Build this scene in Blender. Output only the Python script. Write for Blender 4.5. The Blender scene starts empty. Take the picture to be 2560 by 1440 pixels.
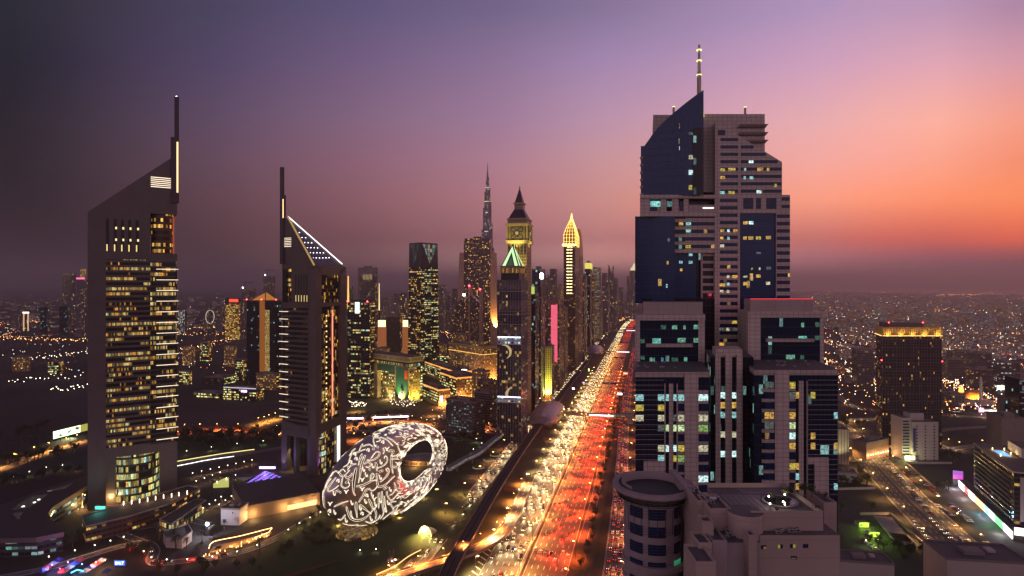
import bpy, math, random
from mathutils import Vector, Matrix
from mathutils.bvhtree import BVHTree
R = math.radians
sc = bpy.context.scene
COL = sc.collection
random.seed(7)
F, CAMH, CX, HY = 1500.0, 192.0, 1280.0, 712.0      # focal length in photo pixels, camera height in metres, picture centre, horizon row
cam = bpy.data.objects.new('camera', bpy.data.cameras.new('camera'))
COL.objects.link(cam)
cam.location = (0, 0, CAMH)
cam.rotation_euler = (R(90), 0, 0)
cam.data.sensor_width = 36
cam.data.lens = 36 * F / 2560
cam.data.shift_y = (HY - 720) / 2560
cam.data.clip_start = 1
cam.data.clip_end = 90000
sc.camera = cam
def lin(c):
 c = c / 255.0
 return c / 12.92 if c <= .04045 else ((c + .055) / 1.055) ** 2.4
def srgb(r, g, b):
 return (lin(r), lin(g), lin(b), 1)
SKY = {
 -39.8: [(-1.5, 7, 7, 7), (1.53, 7, 7, 7), (3.28, 7, 7, 7), (6.2, 14, 18, 18), (9.08, 21, 24, 29), (11.91, 23, 27, 36), (16.06, 18, 29, 41), (19.51, 30, 38, 49), (60, 36, 36, 62)],
 -37.0: [(-1.5, 7, 7, 7), (1.59, 7, 11, 9), (3.41, 20, 20, 19), (6.44, 40, 32, 36), (9.43, 45, 40, 49), (12.37, 44, 41, 52), (16.66, 36, 38, 56), (20.23, 44, 45, 58), (60, 36, 36, 62)],
 -25.6: [(-1.5, 73, 66, 58), (1.79, 85, 60, 57), (3.85, 96, 64, 66), (7.26, 106, 74, 83), (10.62, 108, 81, 98), (13.91, 100, 80, 106), (18.66, 83, 72, 106), (22.58, 74, 70, 98), (60, 36, 36, 62)],
 -14.2: [(-1.5, 191, 138, 132), (1.92, 170, 122, 117), (4.14, 144, 93, 97), (7.8, 155, 103, 112), (11.4, 150, 106, 125), (14.91, 138, 107, 134), (19.96, 116, 95, 132), (24.09, 95, 86, 124), (60, 36, 36, 62)],
 -1.1: [(-1.5, 281, 209, 200), (1.99, 250, 186, 178), (4.27, 194, 130, 133), (8.04, 200, 136, 143), (11.75, 189, 136, 156), (15.36, 169, 132, 164), (20.54, 143, 118, 155), (24.76, 114, 103, 140), (60, 58, 54, 92)],
 8.3: [(-1.5, 363, 257, 236), (1.96, 324, 229, 210), (4.23, 235, 156, 151), (7.96, 234, 162, 153), (11.63, 218, 162, 167), (15.2, 198, 156, 182), (20.34, 167, 139, 182), (24.53, 135, 119, 156), (60, 58, 54, 92)],
 27.2: [(-1.5, 297, 190, 202), (1.77, 265, 169, 180), (3.8, 265, 145, 128), (7.17, 301, 188, 149), (10.48, 275, 190, 177), (13.73, 252, 188, 191), (18.43, 217, 169, 201), (22.31, 184, 155, 196), (60, 58, 54, 92)],
 31.5: [(-1.5, 258, 154, 169), (1.69, 230, 137, 150), (3.64, 284, 129, 104), (6.87, 309, 182, 131), (10.05, 287, 190, 170), (13.18, 270, 193, 183), (17.71, 229, 174, 197), (21.47, 194, 159, 195), (60, 58, 54, 92)],
 35.5: [(-1.5, 221, 119, 150), (1.62, 196, 105, 133), (3.48, 286, 121, 89), (6.56, 311, 176, 116), (9.61, 290, 187, 155), (12.6, 280, 196, 175), (16.96, 239, 178, 195), (20.58, 196, 158, 192), (60, 58, 54, 92)],
 40.0: [(-1.5, 181, 86, 117), (1.52, 161, 75, 104), (3.27, 318, 126, 63), (6.18, 312, 171, 100), (9.05, 283, 165, 122), (11.88, 274, 176, 149), (16.01, 228, 166, 181), (19.46, 182, 143, 176), (60, 58, 54, 92)],
 80: [(-2, 100, 66, 74), (3, 170, 104, 100), (7, 220, 140, 110), (14, 190, 130, 124), (25, 130, 100, 130), (60, 50, 48, 84)],
 150: [(-2, 60, 52, 60), (3, 215, 178, 184), (12, 230, 190, 200), (28, 186, 158, 182), (48, 56, 52, 78), (80, 26, 28, 50)],  # unseen sky behind the camera, brightness added low down to light the facades
}
world = bpy.data.worlds.new('World')
sc.world = world
world.use_nodes = True
wt = world.node_tree
wt.nodes.clear()
wn, wl = wt.nodes, wt.links
def nd(t, kind, **kw):
 n = t.nodes.new(kind)
 for k, v in kw.items():
  setattr(n, k, v)
 return n
def mth(t, op, a, b=None, c=None):
 n = nd(t, 'ShaderNodeMath', operation=op)
 for i, v in enumerate((a, b, c)):
  if v is None:
   continue
  if isinstance(v, (int, float)):
   n.inputs[i].default_value = v
  else:
   t.links.new(v, n.inputs[i])
 return n.outputs[0]
tc = nd(wt, 'ShaderNodeTexCoord')
sx = nd(wt, 'ShaderNodeSeparateXYZ')
wl.new(tc.outputs['Generated'], sx.inputs[0])
X_, Y_, Z_ = sx.outputs
az = mth(wt, 'MULTIPLY', mth(wt, 'ARCTAN2', X_, Y_), 180 / math.pi)
el = mth(wt, 'MULTIPLY', mth(wt, 'ARCSINE', Z_), 180 / math.pi)
elf = mth(wt, 'DIVIDE', mth(wt, 'ADD', el, 10), 100)
aza = az
prev = None
keys = sorted(SKY)
cols = []
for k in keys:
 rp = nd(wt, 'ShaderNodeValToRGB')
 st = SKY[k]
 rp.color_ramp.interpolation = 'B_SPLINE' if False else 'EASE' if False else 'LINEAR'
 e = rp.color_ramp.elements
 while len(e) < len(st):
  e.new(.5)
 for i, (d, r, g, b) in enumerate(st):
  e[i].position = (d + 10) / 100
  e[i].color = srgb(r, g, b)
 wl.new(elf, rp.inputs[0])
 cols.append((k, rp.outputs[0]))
cur = cols[0][1]
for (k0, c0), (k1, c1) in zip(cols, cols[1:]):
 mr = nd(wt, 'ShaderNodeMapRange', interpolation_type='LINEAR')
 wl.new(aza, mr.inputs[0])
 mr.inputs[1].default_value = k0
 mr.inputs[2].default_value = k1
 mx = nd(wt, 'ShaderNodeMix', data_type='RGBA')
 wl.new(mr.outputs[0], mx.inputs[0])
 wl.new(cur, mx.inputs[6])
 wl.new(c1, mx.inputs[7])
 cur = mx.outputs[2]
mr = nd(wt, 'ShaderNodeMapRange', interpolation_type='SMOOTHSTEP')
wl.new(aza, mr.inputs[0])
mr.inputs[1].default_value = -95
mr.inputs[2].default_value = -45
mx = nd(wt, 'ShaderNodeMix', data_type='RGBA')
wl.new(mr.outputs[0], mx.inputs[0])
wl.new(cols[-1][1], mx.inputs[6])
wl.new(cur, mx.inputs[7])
nz = nd(wt, 'ShaderNodeTexNoise')
nz.inputs['Scale'].default_value = 1.6
nz.inputs['Detail'].default_value = 2
wl.new(tc.outputs['Generated'], nz.inputs['Vector'])
gain = mth(wt, 'MULTIPLY_ADD', nz.outputs[0], .16, .92)
vm = nd(wt, 'ShaderNodeVectorMath', operation='SCALE')
wl.new(mx.outputs[2], vm.inputs[0])
wl.new(gain, vm.inputs['Scale'])
bg = nd(wt, 'ShaderNodeBackground')
bg.inputs['Strength'].default_value = 1.0
wl.new(vm.outputs[0], bg.inputs['Color'])
wo = nd(wt, 'ShaderNodeOutputWorld')
wl.new(bg.outputs[0], wo.inputs[0])
sl = bpy.data.lights.new('sun_afterglow', 'SUN')
sl.energy = .12
sl.angle = R(40)
sl.color = (1, .55, .42)
sun = bpy.data.objects.new('sun_afterglow', sl)
COL.objects.link(sun)
sun.rotation_euler = (R(78), 0, R(-55) + math.pi)
sc.view_settings.view_transform = 'Standard'
sc.view_settings.look = 'None'
sc.view_settings.exposure = 0
sc.view_settings.gamma = 1
sc.render.engine = 'CYCLES'
cy = sc.cycles
HAZE_D = 0.00010
cy.use_denoising = True
cy.max_bounces = 5
cy.diffuse_bounces = 2
cy.glossy_bounces = 3
cy.transmission_bounces = 2
cy.volume_bounces = 0
cy.sample_clamp_indirect = 3
cy.use_light_tree = True
cy.caustics_reflective = False
cy.caustics_refractive = False
def kx(px):
 return (px - CX) / F
def P(px, py, D):
 return Vector((kx(px) * D, D, CAMH - (py - HY) / F * D))
def zat(py, D):
 return CAMH - (py - HY) / F * D
def G(px, py, z=0.0):
 D = (CAMH - z) * F / (py - HY)
 return Vector((kx(px) * D, D, z))
MATS = {}
def bsdf(m):
 return m.node_tree.nodes['Principled BSDF']
def mat(name, col, rough=.7, metal=0.0, vary=.12, scale=.12, spec=.5, bump=0.0):
 if name in MATS:
  return MATS[name]
 m = bpy.data.materials.new(name)
 m.use_nodes = True
 t = m.node_tree
 b = bsdf(m)
 b.inputs['Roughness'].default_value = rough
 b.inputs['Metallic'].default_value = metal
 b.inputs['Specular IOR Level'].default_value = spec
 c = nd(t, 'ShaderNodeTexCoord')
 n = nd(t, 'ShaderNodeTexNoise')
 n.inputs['Scale'].default_value = scale
 n.inputs['Detail'].default_value = 5
 t.links.new(c.outputs['Object'], n.inputs['Vector'])
 f = mth(t, 'MULTIPLY_ADD', n.outputs[0], vary * 2, 1 - vary)
 v = nd(t, 'ShaderNodeVectorMath', operation='SCALE')
 v.inputs[0].default_value = col[:3]
 t.links.new(f, v.inputs['Scale'])
 t.links.new(v.outputs[0], b.inputs['Base Color'])
 MATS[name] = m
 return m
def em(name, col, strength, sample=False):
 if name in MATS:
  return MATS[name]
 m = bpy.data.materials.new(name)
 m.use_nodes = True
 b = bsdf(m)
 b.inputs['Base Color'].default_value = (.05, .05, .05, 1)
 b.inputs['Emission Color'].default_value = (*col[:3], 1)
 b.inputs['Emission Strength'].default_value = strength
 m.cycles.emission_sampling = 'FRONT' if sample else 'NONE'
 MATS[name] = m
 return m
PAL = {
 'warm': [(1, .42, .06), (1, .62, .14), (1, .78, .25), (.9, .85, .4), (1, .5, .1)],
 'office': [(1, .72, .2), (.9, .85, .3), (.75, .9, .45), (1, .6, .15), (.55, .95, .8)],
 'mix': [(1, .6, .15), (.6, .95, .9), (1, .8, .35), (.7, .9, 1), (1, .45, .08)],
 'cool': [(.5, .95, .9), (.75, .9, 1), (.35, .8, .6), (1, .8, .4), (.7, 1, .85)],
 'gold': [(1, .5, .08), (1, .6, .12), (1, .7, .2), (1, .45, .06), (1, .55, .1)],
 'white': [(1, .9, .75), (.9, .95, 1), (1, .95, .85), (.8, .9, 1), (1, .8, .55)],
}
def fac(name, wall=(.2, .17, .15), glass=(.02, .025, .045), frac=.25, mask=(.08, .92, .2, .85), pal='warm', st=1.2, row=.0, rough=.1, wrough=.75, vary=.12, metal=0.0, detail=3.0, gs=.17):
 """facade of window cells (UV in cells): wall round the panes, dark reflecting glass, some rooms lit"""
 if name in MATS:
  return MATS[name]
 m = bpy.data.materials.new(name)
 m.use_nodes = True
 t = m.node_tree
 L = t.links
 g = bsdf(m)
 uv = nd(t, 'ShaderNodeUVMap')
 s = nd(t, 'ShaderNodeSeparateXYZ')
 L.new(uv.outputs[0], s.inputs[0])
 u, v = s.outputs[0], s.outputs[1]
 fu, fv = mth(t, 'FLOOR', u), mth(t, 'FLOOR', v)
 ru, rv = mth(t, 'FRACT', u), mth(t, 'FRACT', v)
 oi = nd(t, 'ShaderNodeObjectInfo')
 seed = mth(t, 'MULTIPLY', oi.outputs['Random'], 913.0)
 cb = nd(t, 'ShaderNodeCombineXYZ')
 L.new(fu, cb.inputs[0]); L.new(fv, cb.inputs[1]); L.new(seed, cb.inputs[2])
 w = nd(t, 'ShaderNodeTexWhiteNoise', noise_dimensions='3D')
 L.new(cb.outputs[0], w.inputs[0])
 cb2 = nd(t, 'ShaderNodeCombineXYZ')
 L.new(mth(t, 'FLOOR', mth(t, 'MULTIPLY', u, gs)), cb2.inputs[0]); L.new(fv, cb2.inputs[1]); L.new(seed, cb2.inputs[2])
 w2 = nd(t, 'ShaderNodeTexWhiteNoise', noise_dimensions='3D')
 L.new(cb2.outputs[0], w2.inputs[0])
 r2 = mth(t, 'MULTIPLY', mth(t, 'SUBTRACT', w2.outputs[0], .55), row)
 thr = mth(t, 'ADD', r2, frac)
 lit = mth(t, 'LESS_THAN', w.outputs[0], thr)
 sc_ = nd(t, 'ShaderNodeSeparateColor')
 L.new(w.outputs[1], sc_.inputs[0])
 rp = nd(t, 'ShaderNodeValToRGB')
 rp.color_ramp.interpolation = 'CONSTANT'
 e = rp.color_ramp.elements
 while len(e) < 5:
  e.new(.5)
 for i, c in enumerate(PAL[pal]):
  e[i].position = i * .2
  e[i].color = (*c, 1)
 L.new(sc_.outputs[0], rp.inputs[0])
 gl = mth(t, 'POWER', sc_.outputs[1], 1.6)
 gl = mth(t, 'MULTIPLY_ADD', gl, 1.0, .10)
 n = nd(t, 'ShaderNodeTexNoise')
 n.inputs['Scale'].default_value = detail
 n.inputs['Detail'].default_value = 2
 cb3 = nd(t, 'ShaderNodeCombineXYZ')
 L.new(mth(t, 'MULTIPLY', u, 1.7), cb3.inputs[0]); L.new(v, cb3.inputs[1]); L.new(seed, cb3.inputs[2])
 L.new(cb3.outputs[0], n.inputs['Vector'])
 inter = mth(t, 'MAXIMUM', mth(t, 'MULTIPLY_ADD', n.outputs[0], 3.2, -.8), .1)
 k = mth(t, 'MULTIPLY', mth(t, 'MULTIPLY', lit, gl), mth(t, 'MULTIPLY', inter, st * .62))
 g.inputs['Base Color'].default_value = (*glass, 1)
 g.inputs['Roughness'].default_value = rough
 g.inputs['Metallic'].default_value = metal
 L.new(rp.outputs[0], g.inputs['Emission Color'])
 g.inputs['Specular IOR Level'].default_value = .3
 L.new(k, g.inputs['Emission Strength'])
 m1 = mth(t, 'MULTIPLY', mth(t, 'GREATER_THAN', ru, mask[0]), mth(t, 'LESS_THAN', ru, mask[1]))
 m2 = mth(t, 'MULTIPLY', mth(t, 'GREATER_THAN', rv, mask[2]), mth(t, 'LESS_THAN', rv, mask[3]))
 mk = mth(t, 'MULTIPLY', m1, m2)
 wb = nd(t, 'ShaderNodeBsdfPrincipled')
 wb.inputs['Roughness'].default_value = wrough
 co = nd(t, 'ShaderNodeTexCoord')
 n2 = nd(t, 'ShaderNodeTexNoise')
 n2.inputs['Scale'].default_value = .07
 n2.inputs['Detail'].default_value = 4
 L.new(co.outputs['Object'], n2.inputs['Vector'])
 vv = nd(t, 'ShaderNodeVectorMath', operation='SCALE')
 vv.inputs[0].default_value = wall
 L.new(mth(t, 'MULTIPLY_ADD', n2.outputs[0], vary * 2, 1 - vary), vv.inputs['Scale'])
 L.new(vv.outputs[0], wb.inputs['Base Color'])
 ms = nd(t, 'ShaderNodeMixShader')
 L.new(mk, ms.inputs[0]); L.new(wb.outputs[0], ms.inputs[1]); L.new(g.outputs[0], ms.inputs[2])
 L.new(ms.outputs[0], t.nodes['Material Output'].inputs[0])
 m.cycles.emission_sampling = 'NONE'
 MATS[name] = m
 return m
def room(name, col, st):
 """a lit room behind glass: uneven light, furniture and blinds"""
 if name in MATS:
  return MATS[name]
 m = em(name, col, st)
 t = m.node_tree
 c = nd(t, 'ShaderNodeTexCoord')
 mp = nd(t, 'ShaderNodeMapping')
 mp.inputs['Scale'].default_value = (1.1, 1.1, 1.9)
 n = nd(t, 'ShaderNodeTexNoise')
 n.inputs['Scale'].default_value = 1.0
 n.inputs['Detail'].default_value = 3
 t.links.new(c.outputs['Object'], mp.inputs[0])
 t.links.new(mp.outputs[0], n.inputs['Vector'])
 k = mth(t, 'MAXIMUM', mth(t, 'MULTIPLY_ADD', n.outputs[0], 5.0 * st, -1.45 * st), .12 * st)
 t.links.new(k, bsdf(m).inputs['Emission Strength'])
 return m
def clad(name, col, pw=2.2, ph=1.65, rough=.55, seam=.55, metal=0.0):
 """stone or metal cladding panels with thin joints, in metres"""
 if name in MATS:
  return MATS[name]
 m = mat(name, col, rough, metal, .2, .09)
 t = m.node_tree
 L = t.links
 b = bsdf(m)
 src = b.inputs['Base Color'].links[0].from_socket
 uv = nd(t, 'ShaderNodeUVMap')
 br = nd(t, 'ShaderNodeTexBrick', offset=0.0)
 br.inputs['Scale'].default_value = 1
 br.inputs['Brick Width'].default_value = pw
 br.inputs['Row Height'].default_value = ph
 br.inputs['Mortar Size'].default_value = .11
 br.inputs['Color1'].default_value = (1, 1, 1, 1)
 br.inputs['Color2'].default_value = (.9, .9, .9, 1)
 br.inputs['Mortar'].default_value = (seam, seam, seam, 1)
 L.new(uv.outputs[0], br.inputs['Vector'])
 mx = nd(t, 'ShaderNodeMix', data_type='RGBA', blend_type='MULTIPLY')
 mx.inputs[0].default_value = 1
 L.new(src, mx.inputs[6]); L.new(br.outputs[0], mx.inputs[7])
 L.new(mx.outputs[2], b.inputs['Base Color'])
 return m
class MB:
 def __init__(s):
  s.v, s.f, s.uv, s.m, s.mats = [], [], [], [], []
 def mi(s, m):
  if m not in s.mats:
   s.mats.append(m)
  return s.mats.index(m)
 def face(s, pts, m, cell=None, uv=None):
  pts = [Vector(p) for p in pts]
  i = len(s.v)
  s.v += pts
  s.f.append(tuple(range(i, i + len(pts))))
  s.m.append(s.mi(m))
  if uv is None:
   n = Vector((0, 0, 0))
   for a in range(1, len(pts) - 1):
    n += (pts[a] - pts[0]).cross(pts[a + 1] - pts[0])
   n = n.normalized() if n.length > 0 else Vector((0, 0, 1))
   if abs(n.z) > .75:
    uv = [(p.x, p.y) for p in pts]
   else:
    t = Vector((-n.y, n.x, 0)).normalized()
    uv = [(p.dot(t), p.z) for p in pts]
    if cell:
     u0, u1 = min(a for a, b in uv), max(a for a, b in uv)
     v0, v1 = min(b for a, b in uv), max(b for a, b in uv)
     nu, nv = max(1, round((u1 - u0) / cell[0])), max(1, round((v1 - v0) / cell[1]))
     ou, ov = random.randint(0, 400), random.randint(0, 400)
     uv = [(ou + (a - u0) / max(1e-6, u1 - u0) * nu, ov + (b - v0) / max(1e-6, v1 - v0) * nv) for a, b in uv]
  s.uv.append(uv)
  return s
 def hexa(s, a, m, cell=None, top=None, skip=()):
  """a: 4 bottom + 4 top corners, counter-clockwise from above"""
  F_ = {'bot': (3, 2, 1, 0), 'top': (4, 5, 6, 7), 'f': (0, 1, 5, 4), 'r': (1, 2, 6, 5), 'b': (2, 3, 7, 6), 'l': (3, 0, 4, 7)}
  for k, ix in F_.items():
   if k in skip:
    continue
   s.face([a[j] for j in ix], top if (k in ('top', 'bot') and top) else m, cell if k not in ('top', 'bot') else None)
  return s
 def box(s, x0, x1, y0, y1, z0, z1, m, cell=None, top=None, skip=()):
  a = [(x0, y0, z0), (x1, y0, z0), (x1, y1, z0), (x0, y1, z0), (x0, y0, z1), (x1, y0, z1), (x1, y1, z1), (x0, y1, z1)]
  return s.hexa(a, m, cell, top, skip)
 def obox(s, o, r, n, a0, a1, b0, b1, z0, z1, m, cell=None, top=None, skip=()):
  """box in an oriented plan frame: o origin, r axis for a, n axis for b"""
  q = [o + r * a0 + n * b0, o + r * a1 + n * b0, o + r * a1 + n * b1, o + r * a0 + n * b1]
  if r.x * n.y - r.y * n.x < 0:
   q = [q[3], q[2], q[1], q[0]]
  a = [(p.x, p.y, z0) for p in q] + [(p.x, p.y, z1) for p in q]
  return s.hexa(a, m, cell, top, skip)
 def prism(s, poly, z0, z1, m, cell=None, top=None, bottom=False):
  """poly ccw plan points; z1 a number or one per corner"""
  n = len(poly)
  zt = z1 if isinstance(z1, (list, tuple)) else [z1] * n
  for i in range(n):
   j = (i + 1) % n
   s.face([(poly[i][0], poly[i][1], z0), (poly[j][0], poly[j][1], z0), (poly[j][0], poly[j][1], zt[j]), (poly[i][0], poly[i][1], zt[i])], m, cell)
  s.face([(poly[i][0], poly[i][1], zt[i]) for i in range(n)], top or m)
  if bottom:
   s.face([(poly[i][0], poly[i][1], z0) for i in reversed(range(n))], top or m)
  return s
 def cyl(s, c, r0, r1, z0, z1, m, n=16, cell=None, top=None, a0=0, a1=360, cap=True):
  full = abs(a1 - a0) >= 360
  k = n if full else n + 1
  an = [R(a0 + (a1 - a0) * i / n) for i in range(k)]
  lo = [(c[0] + r0 * math.cos(a), c[1] + r0 * math.sin(a), z0) for a in an]
  hi = [(c[0] + r1 * math.cos(a), c[1] + r1 * math.sin(a), z1) for a in an]
  per = 2 * math.pi * max(r0, r1) * (a1 - a0) / 360 / n
  for i in range(n):
   j = (i + 1) % k
   uv = None
   if cell:
    q = per / cell[0]
    h = (z1 - z0) / cell[1]
    uv = [(i * q, 0), ((i + 1) * q, 0), ((i + 1) * q, h), (i * q, h)]
   s.face([lo[i], lo[j], hi[j], hi[i]], m, uv=uv)
  if cap:
   if r1 > .01:
    s.face(hi, top or m)
   if r0 > .01:
    s.face(lo[::-1], top or m)
  return s
 def tube(s, pts, r, m, n=4, closed=False):
  pts = [Vector(p) for p in pts]
  N = len(pts)
  rings = []
  for i, p in enumerate(pts):
   a = pts[(i - 1) % N] if (closed or i > 0) else p
   b = pts[(i + 1) % N] if (closed or i < N - 1) else p
   d = (b - a)
   d = d.normalized() if d.length > 1e-6 else Vector((0, 0, 1))
   up = Vector((0, 0, 1)) if abs(d.z) < .9 else Vector((1, 0, 0))
   e1 = d.cross(up).normalized()
   e2 = e1.cross(d)
   rr = r[i] if isinstance(r, (list, tuple)) else r
   rings.append([p + (e1 * math.cos(2 * math.pi * (k + .5) / n) + e2 * math.sin(2 * math.pi * (k + .5) / n)) * rr for k in range(n)])
  for i in range(N if closed else N - 1):
   A, B = rings[i], rings[(i + 1) % N]
   for k in range(n):
    s.face([A[k], A[(k + 1) % n], B[(k + 1) % n], B[k]], m)
  if not closed:
   s.face(rings[0], m)
   s.face(rings[-1][::-1], m)
  return s
 def build(s, name, parent=None, smooth=False):
  if not s.f:
   return None
  off = parent_loc(parent)
  me = bpy.data.meshes.new(name)
  me.from_pydata([tuple(p - off) for p in s.v], [], s.f)
  for m in s.mats:
   me.materials.append(m)
  me.polygons.foreach_set('material_index', s.m)
  ul = me.uv_layers.new(name='UVMap')
  flat = []
  for u in s.uv:
   for a in u:
    flat += [a[0], a[1]]
  ul.data.foreach_set('uv', flat)
  if smooth:
   me.polygons.foreach_set('use_smooth', [True] * len(s.f))
  me.update()
  o = bpy.data.objects.new(name, me)
  COL.objects.link(o)
  if parent:
   o.parent = parent
  return o
LOC = {}
def parent_loc(p):
 v = Vector((0, 0, 0))
 while p is not None:
  v = v + p.location
  p = p.parent
 return v
def tag(o, label=None, cat=None, group=None, kind=None):
 if label: o['label'] = label
 if cat: o['category'] = cat
 if group: o['group'] = group
 if kind: o['kind'] = kind
 return o
def thing(name, label, cat, loc=(0, 0, 0), group=None):
 o = bpy.data.objects.new(name, None)
 COL.objects.link(o)
 o.location = loc
 o.empty_display_size = 2
 return tag(o, label, cat, group)
def copy_tree(o, parent=None):
 c = o.copy()
 COL.objects.link(c)
 c.parent = parent
 for ch in list(o.children):
  if ch.type != 'LIGHT': copy_tree(ch, c)
 return c
CHILD = {}
def lamp_light(kind, loc, energy, col, parent=None, size=.5, angle=150, aim=None, name='lamp_light', blend=.6):
 l = bpy.data.lights.new(name, kind)
 l.energy = energy
 l.color = col
 if kind == 'SPOT':
  l.spot_size = R(angle)
  l.spot_blend = blend
  l.shadow_soft_size = size
 elif kind == 'POINT':
  l.shadow_soft_size = size
 o = bpy.data.objects.new(name, l)
 COL.objects.link(o)
 if aim is not None:
  o.rotation_euler = Vector(aim).to_track_quat('-Z', 'Y').to_euler()
 if parent:
  o.parent = parent
  o.location = Vector(loc) - parent_loc(parent)
 else:
  o.location = loc
 return o
NUM = ['first', 'second', 'third', 'fourth', 'fifth', 'sixth', 'seventh', 'eighth', 'ninth', 'tenth', 'eleventh', 'twelfth', 'thirteenth', 'fourteenth',
       'fifteenth', 'sixteenth', 'seventeenth', 'eighteenth', 'nineteenth', 'twentieth']
def nth(i):
 if i < 20:
  return NUM[i]
 n = i + 1
 return f"{n}{'th' if 10 <= n % 100 <= 20 else {1: 'st', 2: 'nd', 3: 'rd'}.get(n % 10, 'th')}"
stone = clad('beige_stone', (.30, .235, .21))
M_roof = mat('roof_grey', (.10, .09, .095), .9)
M_conc = mat('concrete', (.22, .19, .18), .85)
M_dark = mat('dark_metal', (.03, .03, .035), .5)
M_asph = mat('asphalt', (.085, .078, .075), .75, 0, .2, .06)
M_paint = mat('road_paint', (.75, .72, .65), .6)
M_kerb = mat('kerb_concrete', (.32, .29, .26), .8)
# ================================================================== GROUND AND ROADS
def ground_mat():
 m = bpy.data.materials.new('ground')
 m.use_nodes = True
 t = m.node_tree
 b = bsdf(m)
 b.inputs['Roughness'].default_value = .95
 c = nd(t, 'ShaderNodeTexCoord')
 n1 = nd(t, 'ShaderNodeTexNoise'); n1.inputs['Scale'].default_value = .004; n1.inputs['Detail'].default_value = 8
 n2 = nd(t, 'ShaderNodeTexVoronoi'); n2.inputs['Scale'].default_value = .012
 t.links.new(c.outputs['Object'], n1.inputs['Vector'])
 t.links.new(c.outputs['Object'], n2.inputs['Vector'])
 r = nd(t, 'ShaderNodeValToRGB')
 e = r.color_ramp.elements
 e[0].position, e[0].color = .35, (.016, .014, .013, 1)
 e[1].position, e[1].color = .65, (.07, .055, .048, 1)
 t.links.new(n1.outputs[0], r.inputs[0])
 mx = nd(t, 'ShaderNodeMix', data_type='RGBA', blend_type='MULTIPLY')
 mx.inputs[0].default_value = .5
 t.links.new(r.outputs[0], mx.inputs[6])
 t.links.new(n2.outputs[1], mx.inputs[7])
 t.links.new(mx.outputs[2], b.inputs['Base Color'])
 return m
M_ground = ground_mat()
gm = MB()
gm.face([(-60000, -3000, 0), (60000, -3000, 0), (60000, 75000, 0), (-60000, 75000, 0)], M_ground)
tag(gm.build('ground'), kind='structure')
M_sea = mat('sea_water', (.02, .03, .04), .12, 0, .1, .001)
gm = MB()
gm.face([(9000, 11500, .3), (60000, 9500, .3), (60000, 74000, .3), (9000, 74000, .3)], M_sea)
tag(gm.build('sea'), kind='structure')
RD = Vector((math.sin(R(12.5)), math.cos(R(12.5)), 0))   # along the highway, away from the camera
RN = Vector((RD.y, -RD.x, 0))                            # to the right of it
O_ = Vector((4, 396, 0))
def H_(s, l, z=0.0):
 """highway place: s metres along from the lower picture edge, l metres right of the median"""
 k = max(0, s - 2300)
 bend = k * k * .00005
 p = O_ + RD * s + RN * (l + bend)
 p.z = z
 return p
def smooth(pts, n=6):
 P_ = [Vector(p) for p in pts]
 if len(P_) < 3:
  return P_
 out = []
 for i in range(len(P_) - 1):
  a, b, c, d = P_[max(0, i - 1)], P_[i], P_[i + 1], P_[min(len(P_) - 1, i + 2)]
  for k in range(n):
   t = k / n
   out.append(.5 * ((2 * b) + (c - a) * t + (2 * a - 5 * b + 4 * c - d) * t * t + (3 * b - a - 3 * c + d) * t ** 3))
 out.append(P_[-1])
 return out
def side(pts, off):
 r = []
 for i, p in enumerate(pts):
  a, b = pts[max(0, i - 1)], pts[min(len(pts) - 1, i + 1)]
  d = (b - a); d.z = 0
  d = d.normalized()
  r.append(p + Vector((d.y, -d.x, 0)) * off)
 return r
def ribbon(mb, pts, l0, l1, m, dz=0.0):
 A, B = side(pts, l0), side(pts, l1)
 up = Vector((0, 0, dz))
 for i in range(len(pts) - 1):
  mb.face([A[i] + up, B[i] + up, B[i + 1] + up, A[i + 1] + up], m)
def wallband(mb, pts, l0, l1, z0, z1, m):
 """a kerb or wall following a path (relative heights)"""
 A, B = side(pts, l0), side(pts, l1)
 a, b = Vector((0, 0, z0)), Vector((0, 0, z1))
 for i in range(len(pts) - 1):
  mb.face([A[i + 1] + a, A[i] + a, A[i] + b, A[i + 1] + b], m)
  mb.face([B[i] + a, B[i + 1] + a, B[i + 1] + b, B[i] + b], m)
  mb.face([A[i] + b, B[i] + b, B[i + 1] + b, A[i + 1] + b], m)
 for e in (0, -1):
  q = [A[e] + a, B[e] + a, B[e] + b, A[e] + b]
  mb.face(q if e == 0 else q[::-1], m)
def dashes(mb, pts, l, m, dz, dash=5, gap=7, w=.34):
 acc, on, start = 0, True, None
 seg = []
 tot = 0
 for a, b in zip(pts, pts[1:]):
  d = (b - a).length
  seg.append((tot, tot + d, a, b))
  tot += d
 k = 0.0
 si = 0
 while k < tot - dash:
  while seg[si][1] < k:
   si += 1
  s0, s1, a, b = seg[si]
  d = (b - a).normalized()
  p = a + d * (k - s0)
  nn = Vector((d.y, -d.x, 0)).normalized()
  q = p + d * dash
  mb.face([p + nn * (l - w / 2) + Vector((0, 0, dz)), p + nn * (l + w / 2) + Vector((0, 0, dz)), q + nn * (l + w / 2) + Vector((0, 0, dz)), q + nn * (l - w / 2) + Vector((0, 0, dz))], m)
  k += dash + gap
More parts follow.
